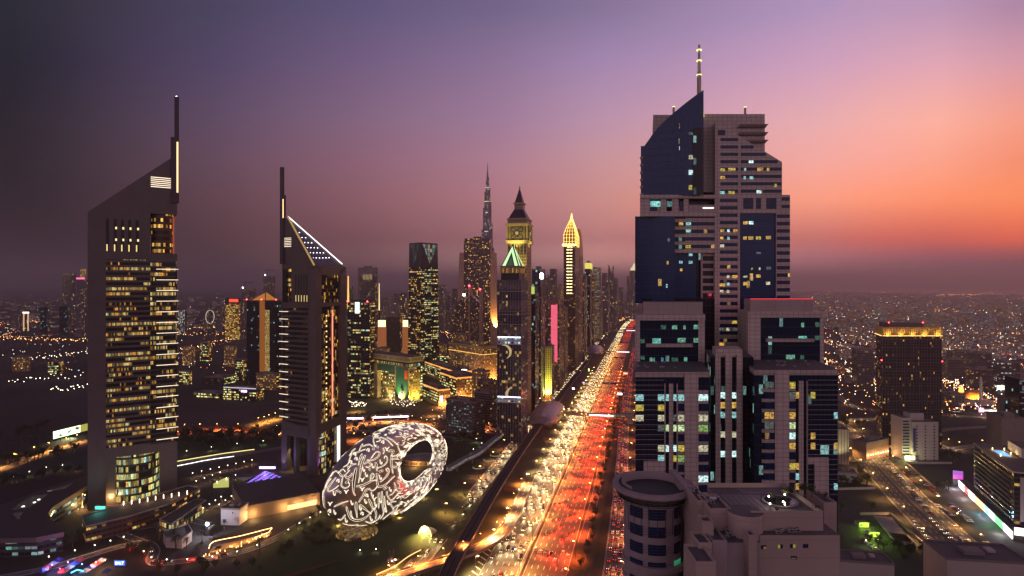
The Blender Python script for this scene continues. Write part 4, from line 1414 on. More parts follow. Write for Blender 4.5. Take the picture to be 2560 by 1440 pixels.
F_dkgl = fac('dark_curtain', (.03, .03, .035), (.015, .018, .026), .06, (.03, .97, .04, .96), 'cool', 1.2, .1, .08)
F_gev = fac('golden_hotel', (.10, .07, .05), (.04, .025, .02), .10, (.1, .9, .2, .8), 'gold', 1.2, .1, .15)
o, g = tower('office_tower', 'tapering dark office tower full of lit offices with pale glass wedge crown', 1023, 1052, 1094, 606, 1273, 40, F_icd, F_icd2, (3.2, 4.1), parapet=0, tech=False)
bpy.data.objects.remove([c for c in o.children][0])
c, l, r, w, d, zt = g
q = MB()
pb, pt = plan(c, l, r, w * 1.06, d * 1.06, 1.5), plan(c, l, r, w, d)
zc = zt - 52
for k, mm in ((0, F_icd), (3, F_icd2), (1, F_icd2), (2, F_icd)):
 j = (k + 1) % 4
 pm = [pb[i].lerp(pt[i], zc / zt) for i in range(4)]
 q.face([(pb[k].x, pb[k].y, 0), (pb[j].x, pb[j].y, 0), (pm[j].x, pm[j].y, zc), (pm[k].x, pm[k].y, zc)], mm, (3.2, 4.1))
q.build('curtain_wall', o)
q = MB()
M_crown = mat('crown_dark_glass', (.03, .03, .04), .2)
for k in range(4):
 j = (k + 1) % 4
 q.face([(pm[k].x, pm[k].y, zc), (pm[j].x, pm[j].y, zc), (pt[j].x, pt[j].y, zt), (pt[k].x, pt[k].y, zt)], M_crown)
q.face([(v.x, v.y, zt) for v in pt], M_roof)
q.build('crown', o)
M_pale = fac('crown_pale_glass', (.06, .07, .07), (.1, .12, .12), .95, (.05, .95, .05, .95), 'cool', .55, 0, .15, detail=1)
q = MB()
nrm = Vector((r.y, -r.x, 0))
e_ = -l * .4
a, b = pt[0] if False else Vector((c.x, c.y, 0)), Vector((pt[3].x, pt[3].y, 0))
fr = [c + r * (d * .08), c + r * (d * .96)]
mid = (fr[0] + fr[1]) / 2
oo = -l * .8 * 1.0
q.face([Vector((mid.x, mid.y, zt - 46)) - l * .5 * -1 * 0 + oo, Vector((fr[1].x, fr[1].y, zt - 3)) + oo, Vector((fr[0].x, fr[0].y, zt - 3)) + oo], M_pale, (7, 9))
q.build('lit_glass_wedge', o)
q = MB(); f2 = [c + l * (w * .1), c + l * (w * .9)]; m2_ = (f2[0] + f2[1]) / 2
q.face([Vector((m2_.x, m2_.y, zt - 46)) - r * .8, Vector((f2[0].x, f2[0].y, zt - 3)) - r * .8, Vector((f2[1].x, f2[1].y, zt - 3)) - r * .8], fac('crown_dim_glass', (.04, .05, .05), (.05, .07, .07), .6, (.05, .95, .05, .95), 'cool', .15, 0, .15), (7, 9))
q.build('dim_glass_wedge', o)
o, g = tower('residential_tower', 'broad dark twin topped tower with bronze end walls in front of the tallest spire', 1160, 1226, 1230, 603, 1794, 6, F_res, F_grey, (4.2, 4.0), parapet=0)
c, l, r, w, d, zt = g
M_bronze = mat('bronze_wall', (.46, .29, .21), .6)
q = MB()
for a0, a1, zz in ((-14, -.2, zt - 34), (w + .2, w + 14, zt - 34)):
 sg = 1 if a0 >= 0 else -1
 bot = [c + l * (a1 + (10 if sg > 0 else 0)) - r * 1, c + l * (a0 - (0 if sg > 0 else 10)) - r * 1, c + l * (a0 - (0 if sg > 0 else 10)) + r * d, c + l * (a1 + (10 if sg > 0 else 0)) + r * d]
 topp = [c + l * a1 - r * 1, c + l * a0 - r * 1, c + l * a0 + r * d, c + l * a1 + r * d]
 q.hexa([(v.x, v.y, 0) for v in bot] + [(v.x, v.y, zz) for v in topp], M_bronze)
q.build('end_wall', o)
q = MB()
for t0, t1, hh in ((.02, .30, 9), (.36, .64, 14), (.70, .98, 9)):
 q.obox(c, l, r, w * t0, w * t1, 0, d, zt + .01, zt + hh, F_res, (4, 4), M_roof)
q.build('crown_block', o)
fins(o, g, 9, 10, zt, mat('fin_grey', (.12, .1, .1), .6), 'f', .8, 1.2)
lamp_light('SPOT', c - l * 16 - r * 6 + Vector((0, 0, 60)), 2.2e6, (1, .5, .12), o, 1, 60, (.05, .2, .9))
for i, (pl, pm, pr, y0, y1, D, lab) in enumerate(((1128, 1171, 1178, 792, 740, 1500, 'low curved black glass tower, left of the pair with white searchlight'), (1177, 1198, 1204, 738, 757, 1490, 'right black glass twin tower with slanting top and red beacons'))):
 c, l, r, w, d = corners(pl, pm, pr, D, 10)
 o = thing('slanted_tower', lab, 'tower', (c.x, c.y, 0), 'twin slanted black towers')
 q = MB()
 z0, z1 = zat(y0, D), zat(y1, D)
 N = 8
 for k in range(N):
  t0, t1 = k / N, (k + 1) / N
  f = (lambda t: z1 - (z1 - z0) * t ** 2.2) if i == 0 else (lambda t: z1 + (z0 - z1) * t)
  wa, wb = w * t0, w * t1
  a, b = c + l * wa, c + l * wb
  q.face([(b.x, b.y, 0), (a.x, a.y, 0), (a.x, a.y, f(t0)), (b.x, b.y, f(t1))], F_haze if False else F_res2, (3.5, 4))
  q.face([(a.x, a.y, f(t0)), (a.x + r.x * d, a.y + r.y * d, f(t0)), (b.x + r.x * d, b.y + r.y * d, f(t1)), (b.x, b.y, f(t1))][::-1], M_crown)
 e = c + l * w
 q.face([(e.x + r.x * d, e.y + r.y * d, 0), (e.x, e.y, 0), (e.x, e.y, f(1)), (e.x + r.x * d, e.y + r.y * d, f(1))], F_res2, (3.5, 4))
 q.build('facade', o)
 q = MB()
 zf = z1 + (24 if i == 0 else 32)
 q.hexa([(v.x, v.y, z) for z in (0, zf) for v in (c - l * .1, c - l * 4, c - l * 4 + r * d, c - l * .1 + r * d)], M_bronze)
 q.build('bronze_fin_wall', o)
 beacon(o, Vector((c.x - l.x * 2, c.y, zf)), (1, .02, .03), 45, 2.0)
 if i == 0:
  p = c + l * (w * .25); q = MB(); q.cyl((p.x, p.y - 2), 3.2, 3.2, f(.2) + 2, f(.2) + 7, em('searchlight', (1, .93, .8), 14), 12); q.build('searchlight', o)
D = 3138
c0 = P(1219, 600, D); c0.z = 0
o = thing('stepped_spire_tower', 'slender hazy stepped spire, the tallest and farthest tower', 'skyscraper', c0)
F_bk = fac('spire_steel', (.26, .23, .26), (.10, .09, .12), .12, (.1, .9, .1, .9), 'white', 1.6, .5, .35, metal=.5)
prof = [(0, 62, 0), (662, 44, 0), (655, 30, -8), (640, 22, 2)]
lv = [(735, 30), (640, 27), (580, 25), (533, 22), (497, 20), (472, 15), (450, 12), (437, 8), (428, 6)]
wings = [(0, [735, 654, 600, 548, 500, 462]), (120, [735, 640, 575, 520, 480, 452]), (240, [735, 620, 560, 505, 470, 445])]
for k, (ang, ys) in enumerate(wings):
 q = MB()
 for i, y in enumerate(ys[1:]):
  rr = [36, 28, 21, 15, 9][i]
  z0 = 0 if i == 0 else zat(ys[i], D)
  a = R(ang + 75)
  cc = Vector((c0.x + math.cos(a) * rr * .55, c0.y + math.sin(a) * rr * .55, 0))
  q.cyl((cc.x, cc.y), rr * .62, rr * .58, z0, zat(y, D), F_bk, 14, (4, 4))
 q.build('stepped_wing', o)
q = MB()
q.cyl((c0.x, c0.y), 13, 11, 0, zat(470, D), F_bk, 12, (4, 4)); q.cyl((c0.x, c0.y), 7, 5.5, zat(470, D), zat(440, D), F_bk, 12, (4, 4)); q.cyl((c0.x, c0.y), 4.6, 3.2, zat(440, D), zat(428, D), F_bk, 10)
q.build('core', o)
q = MB(); q.cyl((c0.x, c0.y), 2.4, .5, zat(428, D), zat(406, D), M_alu, 8); q.build('spire', o)
for y, rr in ((533, 20), (470, 13), (580, 26), (505, 18)):
 q = MB(); q.cyl((c0.x, c0.y), rr, rr, zat(y, D), zat(y, D) + 2.5, em('terrace_lights', (1, .8, .6), 1.3), 12); q.build('terrace_light', o)
D = 816
c, l, r, w, d = corners(1264, 1320, 1333, D, 12.5)
zt = zat(568, D)
M_yst = mat('yellow_stone', (.42, .33, .14), .8)
M_yst2 = fac('yellow_stone_windows', (.40, .31, .15), (.02, .018, .02), .06, (.28, .72, .2, .85), 'warm', 1.0, 0, .2)
M_slate = mat('dark_slate', (.035, .02, .04), .5)
o = thing('clock_tower', 'tall yellow lit stone clock tower skyscraper with dark pointed spire', 'skyscraper', (c.x, c.y, 0))
cw, cd = w, d
ctr = c + l * (w / 2) + r * (d / 2)
def tier(name, z0, z1, f0, f1, m, cell=None, par=o, top=None):
 q = MB()
 a = [ctr + l * (sx * w * f0 / 2) + r * (sy * d * f0 / 2) for sx, sy in ((1, -1), (-1, -1), (-1, 1), (1, 1))]
 b = [ctr + l * (sx * w * f1 / 2) + r * (sy * d * f1 / 2) for sx, sy in ((1, -1), (-1, -1), (-1, 1), (1, 1))]
 q.hexa([(v.x, v.y, z0) for v in a] + [(v.x, v.y, z1) for v in b], m, cell, top)
 return q.build(name, par)
tier('shaft', 0, zat(607, D), .86, .86, M_yst2, (2.4, 4.2))
tier('cornice', zat(607, D), zat(600, D), .98, 1.02, M_yst)
tier('clock_stage', zat(600, D), zat(562, D), .94, .94, M_yst)
tier('cornice', zat(562, D), zat(557, D), 1.02, 1.02, M_yst)
tier('belfry_base', zat(557, D), zat(547, D), .86, .86, M_grey_ := fac('belfry_windows', (.33, .25, .2), (.02, .018, .02), .0, (.25, .75, .2, .8), 'warm', 1))
tier('cornice', zat(547, D), zat(544, D), .92, .92, M_yst)
tier('lower_roof', zat(544, D), zat(520, D), .80, .40, M_slate)
tier('lantern', zat(520, D), zat(506, D), .38, .38, M_grey_, (3, 5))
tier('cornice', zat(506, D), zat(503, D), .46, .46, M_yst)
tier('spire', zat(503, D), zat(464, D), .36, .02, M_slate)
q = MB(); q.tube([(ctr.x, ctr.y, zat(466, D)), (ctr.x, ctr.y, zat(459, D))], .5, M_slate, 5); q.tube([(ctr.x - 1.5, ctr.y, zat(463, D)), (ctr.x + 1.5, ctr.y, zat(463, D))], .35, M_slate, 5); q.build('finial', o)
M_cldk = mat('clock_recess', (.03, .028, .02), .4)
M_clg = em('clock_gold', (.85, .72, .3), .5)
def clock(f0, ax, n_, half):
 """face centre f0, ax along the wall, n_ outward"""
 zc_ = zat(582, D)
 up = Vector((0, 0, 1))
 hz = (zat(564, D) - zat(598, D)) / 2 * .86
 q = MB()
 pts = lambda s_, k: [f0 + ax * (s_ * x) + up * (zc_ - 0 + s_ * y) + n_ * k for x, y in ((-1, -1), (1, -1), (1, 1), (-1, 1))]
 z_ = Vector((0, 0, 0))
 def sq(s_, k, m, rot=0):
  P4 = []
  for i in range(4):
   a = math.pi / 4 + i * math.pi / 2 + rot
   P4.append(f0 + ax * (math.cos(a) * s_ * 1.414) + Vector((0, 0, zc_ + math.sin(a) * s_ * 1.414)) + n_ * k)
  q.face(P4, m)
 sq(half * .62, .12, M_cldk)
 for rr in (half * .56, half * .42):
  q.tube([f0 + ax * (math.cos(a) * rr) + Vector((0, 0, zc_ + math.sin(a) * rr)) + n_ * .3 for a in [2 * math.pi * i / 24 for i in range(24)]], .35, M_yst, 4, True)
 for i in range(8):
  a = math.pi / 4 * i
  rr = half * (.8 if i % 2 else .58)
  q.tube([f0 + ax * (math.cos(a) * half * .15) + Vector((0, 0, zc_ + math.sin(a) * half * .15)) + n_ * .35, f0 + ax * (math.cos(a) * rr) + Vector((0, 0, zc_ + math.sin(a) * rr)) + n_ * .35], .28, M_yst, 4)
 sq(half * .14, .5, M_clg)
 for sgn in (-1, 1):
  for k in range(8):
   z0 = zc_ - half * .62 + k * half * 1.24 / 8
   q.tube([f0 + ax * (sgn * half * .7) + Vector((0, 0, z0)) + n_ * .2, f0 + ax * (sgn * half * .86) + Vector((0, 0, z0 + half * .15)) + n_ * .2], .22, M_cldk, 3)
   q.tube([f0 + ax * (sgn * half * .86) + Vector((0, 0, z0)) + n_ * .2, f0 + ax * (sgn * half * .7) + Vector((0, 0, z0 + half * .15)) + n_ * .2], .22, M_cldk, 3)
 q.build('clock_face', o)
clock(ctr - r * (d * .47), -l, -r, w * .47)
clock(ctr - l * (w * .47), r, -l, d * .47)
q = MB()
for k in range(6):
 q.obox(c + l * (w * .07), l, -r, w * .86 * (k + .3) / 6, w * .86 * (k + .7) / 6, -.07 * d * 1 + .02, -.07 * d + .12, zat(634, D), zat(612, D), M_cldk)
q.build('tall_windows', o)
lamp_light('SPOT', ctr - r * (d / 2 + 12) + Vector((0, 0, zat(640, D))), 9e4, (1, .85, .25), o, 1, 80, (0, .25, 1))
lamp_light('SPOT', ctr - l * (w / 2 + 12) + Vector((0, 0, zat(640, D))), 5e4, (1, .85, .25), o, 1, 80, (-.25, 0, 1))
lamp_light('SPOT', ctr - r * (d / 2 + 8) + Vector((0, 0, zat(720, D))), 2.6e5, (1, .8, .25), o, 1, 60, (0, .1, 1))
D = 728
c, l, r, w, d = corners(1243, 1303, 1319, D, 12.5)
o = thing('arched_glass_tower', 'dark glass tower with interlaced arches, banner letters and glowing green pyramid top', 'skyscraper', (c.x, c.y, 0))
ctr = c + l * (w / 2) + r * (d / 2)
F_arc = fac('blue_grid_glass', (.07, .07, .09), (.022, .025, .045), .10, (.06, .94, .06, .94), 'mix', 1.0, .2, .12)
F_arcS = fac('blue_grid_side', (.12, .10, .12), (.03, .03, .05), .18, (.06, .94, .2, .9), 'mix', 1.1, .3, .12)
q = MB()
p = plan(c, l, r, w, d)
z1 = zat(700, D)
for k in range(4):
 j = (k + 1) % 4
 q.face([(p[k].x, p[k].y, 0), (p[j].x, p[j].y, 0), (p[j].x, p[j].y, z1), (p[k].x, p[k].y, z1)], F_arcS if k == 1 else F_arc, (2.7, 3.6))
q.face([(v.x, v.y, z1) for v in p], M_roof)
q.build('curtain_wall', o)
def tier2(name, z0, z1, f0, f1, m, cell=None, top=None):
 q = MB()
 a = [ctr + l * (sx * w * f0 / 2) + r * (sy * d * f0 / 2) for sx, sy in ((1, -1), (-1, -1), (-1, 1), (1, 1))]
 b = [ctr + l * (sx * w * f1 / 2) + r * (sy * d * f1 / 2) for sx, sy in ((1, -1), (-1, -1), (-1, 1), (1, 1))]
 q.hexa([(v.x, v.y, z0) for v in a] + [(v.x, v.y, z1) for v in b], m, cell, top)
 return q.build(name, o)
tier2('upper_block', z1 + .01, zat(683, D), .76, .76, F_dkgl, (3, 4))
tier2('lit_gallery', zat(683, D), zat(667, D), .80, .80, fac('arcade_glow', (.35, .2, .08), (.1, .06, .02), 1.0, (.3, .7, .08, .85), 'gold', 1.2, 0, .3), (2.4, 9))
tier2('gallery_cornice', zat(667, D), zat(664, D), .86, .86, M_conc)
za, zb = zat(664, D), zat(606, D)
M_pyr = em('pyramid_glow', (.62, 1, .45), 1.3)
base = [ctr + l * (sx * w * .74 / 2) + r * (sy * d * .74 / 2) for sx, sy in ((1, -1), (-1, -1), (-1, 1), (1, 1))]
q = MB(); q2 = MB(); q3 = MB()
tip = Vector((ctr.x, ctr.y, zb))
for k in range(4):
 j = (k + 1) % 4
 A, B = Vector((base[k].x, base[k].y, za)), Vector((base[j].x, base[j].y, za))
 q.face([A, B, tip], mat('pyramid_dark', (.05, .08, .06), .3))
 n_ = (B - A).cross(tip - A).normalized() * .3
 mid = (A + B) / 2
 for X, Y in ((A, B), (B, A)):
  a1, a2 = X.lerp(Y, .06), X.lerp(Y, .24)
  t2 = tip.lerp(mid, .12); t3 = tip.lerp(mid, .38)
  f = [a1 + n_, a2 + n_, t3 + n_, t2 + n_]
  q2.face(f if X is A else f[::-1], M_pyr)
 a1, a2 = A.lerp(B, .32), A.lerp(B, .68)
 q3.face([a1 + n_, a2 + n_, tip.lerp(mid, .55) + n_], em('pyramid_inner', (.25, .6, .35), .12))
q.build('pyramid', o); q2.build('pyramid_light', o); q3.build('pyramid_glass', o)
M_arch = mat('arch_steel', (.30, .26, .27), .5)
for nm, f0, ax, nn, L_ in (('front_arches', c, l, -r, w), ('side_arches', c, r, -l, d)):
 q = MB()
 for (ya, yb) in ((702, 725), (752, 775), (838, 815), ):
  z_lo, z_hi = sorted((zat(ya, D), zat(yb, D)))
  na = 6 if L_ > 20 else 3
  for k in range(-1, na * 2):
   u0 = L_ * k / (na * 2)
   pts = []
   for i in range(9):
    t = i / 8
    x = u0 + L_ / na * t
    zz = z_lo + (z_hi - z_lo) * (math.sin(math.pi * t) ** .6)
    if 0 <= x <= L_: pts.append(f0 + ax * x + nn * .35 + Vector((0, 0, zz)))
   if len(pts) > 2: q.tube(pts, .28, M_arch, 3)
 nb = 9 if L_ > 20 else 4
 for k in range(nb + 1):
  q.obox(f0, ax, nn, L_ * k / nb - .15, L_ * k / nb + .15, .01, .3, 0, z1, M_arch)
 for y in (729, 779, 787, 812):
  q.obox(f0, ax, nn, 0, L_, .01, .4, zat(y, D), zat(y, D) + .8, M_arch)
 q.build(nm, o)
for (ya, yb) in ((842, 862), (992, 1008)):
 q = MB(); q.obox(c, l, -r, .4, w - .4, .31, .5, zat(yb, D), zat(ya, D), fac('white_lit_grid', (.6, .65, .8), (.05, .06, .1), .8, (.2, .8, .25, .75), 'cool', 2.4, 0, .3), (4, 5)); q.build('lit_band', o)
 q = MB(); q.obox(c, l, -r, .6, w - .6, .51, .56, zat(ya + 3, D), zat(ya, D), em('band_strip', (.65, .75, 1), 3)); q.build('band_light', o)
M_gold = em('banner_gold', (.8, .62, .3), .62)
for (cxp, cyp, rw, rh, a0, a1) in ((1262, 880, 18, 18, -115, 75), (1283, 988, 20, 20, 100, 262)):
 q = MB()
 tt = tuple((c + l * ((1303 - cxp) / 60 * w)).xy)
 N = 18
 s_ = D / F
 prev_ = None
 for i in range(N + 1):
  a = R(a0 + (a1 - a0) * i / N)
  th_ = .30 * math.sin(math.pi * i / N) + .06
  p_in = (math.cos(a) * rw * s_ * (1 - th_), math.sin(a) * rh * s_ * (1 - th_))
  p_out = (math.cos(a) * rw * s_, math.sin(a) * rh * s_)
  cur_ = [Vector((tt[0], tt[1], zat(cyp, D))) + (-l) * x + Vector((0, 0, 1)) * (-yy) - r * .45 for x, yy in (p_in, p_out)]
  if prev_:
   q.face([prev_[0], prev_[1], cur_[1], cur_[0]], M_gold)
  prev_ = cur_
 q.build('banner_letter', o)
D = 1330
c, l, r, w, d = corners(1409, 1438, 1448, D, 12.5)
o = thing('golden_hotel_tower', 'slim dark hotel tower under a blazing golden cage spire with lit roof sign', 'skyscraper', (c.x, c.y, 0))
ctr = c + l * (w / 2) + r * (d / 2)
z1 = zat(616, D)
q = MB(); q.obox(c, l, r, 0, w, 0, d, 0, z1, F_gev, (3.2, 3.8), M_roof); q.build('facade', o)
M_cage = em('cage_gold', (1, .58, .12), 5)
M_cagein = em('cage_inner', (1, .30, .02), .12)
zb_, zm_, zt_2 = zat(612, D), zat(586, D), zat(553, D)
prof_ = [(zb_, .98), (zm_, .98), (zat(570, D), .72), (zt_2, .36), (zat(541, D), .12), (zat(527, D), .01)]
def pin(f, z, a, b):
 return ctr + l * (a * w / 2 * f) + r * (b * d / 2 * f) + Vector((0, 0, z))
q = MB()
for (za_, fa), (zb2, fb) in zip(prof_[:-2], prof_[1:-1]):
 for (a, b), (a2, b2) in zip(((1, -1), (-1, -1), (-1, 1), (1, 1)), ((-1, -1), (-1, 1), (1, 1), (1, -1))):
  q.face([pin(fa * .93, za_, a, b), pin(fa * .93, za_, a2, b2), pin(fb * .93, zb2, a2, b2), pin(fb * .93, zb2, a, b)], M_cagein)
q.build('crown_core', o)
q = MB()
for side_i in range(4):
 (a, b), (a2, b2) = list(zip(((1, -1), (-1, -1), (-1, 1), (1, 1)), ((-1, -1), (-1, 1), (1, 1), (1, -1))))[side_i]
 for k in range(4):
  t = k / 4
  q.tube([pin(f, z, a + (a2 - a) * t, b + (b2 - b) * t) for z, f in prof_], .33, M_cage, 4)
for i in range(9):
 t = i / 8
 z = zb_ + (zat(541, D) - zb_) * t
 for (za_, fa), (zb2, fb) in zip(prof_, prof_[1:]):
  if za_ <= z <= zb2: f = fa + (fb - fa) * (z - za_) / (zb2 - za_)
 q.tube([pin(f, z, a, b) for a, b in ((1, -1), (-1, -1), (-1, 1), (1, 1))], .26, M_cage, 4, True)
q.build('golden_cage', o)
for i in range(15):
 y = 623 + i * 7.8
 for t0, t1 in ((.26, .48), (.52, .74)):
  q = MB(); q.obox(c, l, -r, w * t0, w * t1, .02, .3, zat(y + 2.2, D), zat(y, D), em('gold_bar_lamp', (1, .72, .3), 4)); q.build('bar_lamp', o)
q = MB()
text_mesh('roof_sign', 'GEVORA', 8.2, em('sign_gold', (1, .75, .25), 6), (c + l * (w * .5) - r * 1.2) + Vector((0, 0, zat(612.5, D) + 0)), R(-12.5), o, ext=.4)
text_mesh('roof_sign', 'HOTEL', 3.8, MATS['sign_gold'], (c + l * (w * .45) - r * 1.2) + Vector((0, 0, zat(617.5, D))), R(-12.5), o, ext=.3)
D = 1420
c, l, r, w, d = corners(1440, 1449, 1458, D, 12.5)
o = thing('crescent_tower', 'thin tower with a curved sail top just right of the golden hotel', 'skyscraper', (c.x, c.y, 0))
q = MB()
z0 = zat(640, D)
q.obox(c, l, r, 0, w, 0, d, 0, z0, F_res2, (3, 3.8), M_roof)
q.build('facade', o)
q = MB()
arc = [(0, zat(572, D)), (d * .35, zat(577, D)), (d * .62, zat(590, D)), (d * .85, zat(612, D)), (d, z0)]
pts0 = [c + r * t + Vector((0, 0, z)) for t, z in arc] + [c + Vector((0, 0, z0))]
extr(q, pts0[::-1] if False else pts0, l * w, fac('gold_fins', (.35, .16, .05), (.08, .03, .01), .35, (.05, .95, .3, .7), 'gold', 1.4))
q.build('sail_top', o)
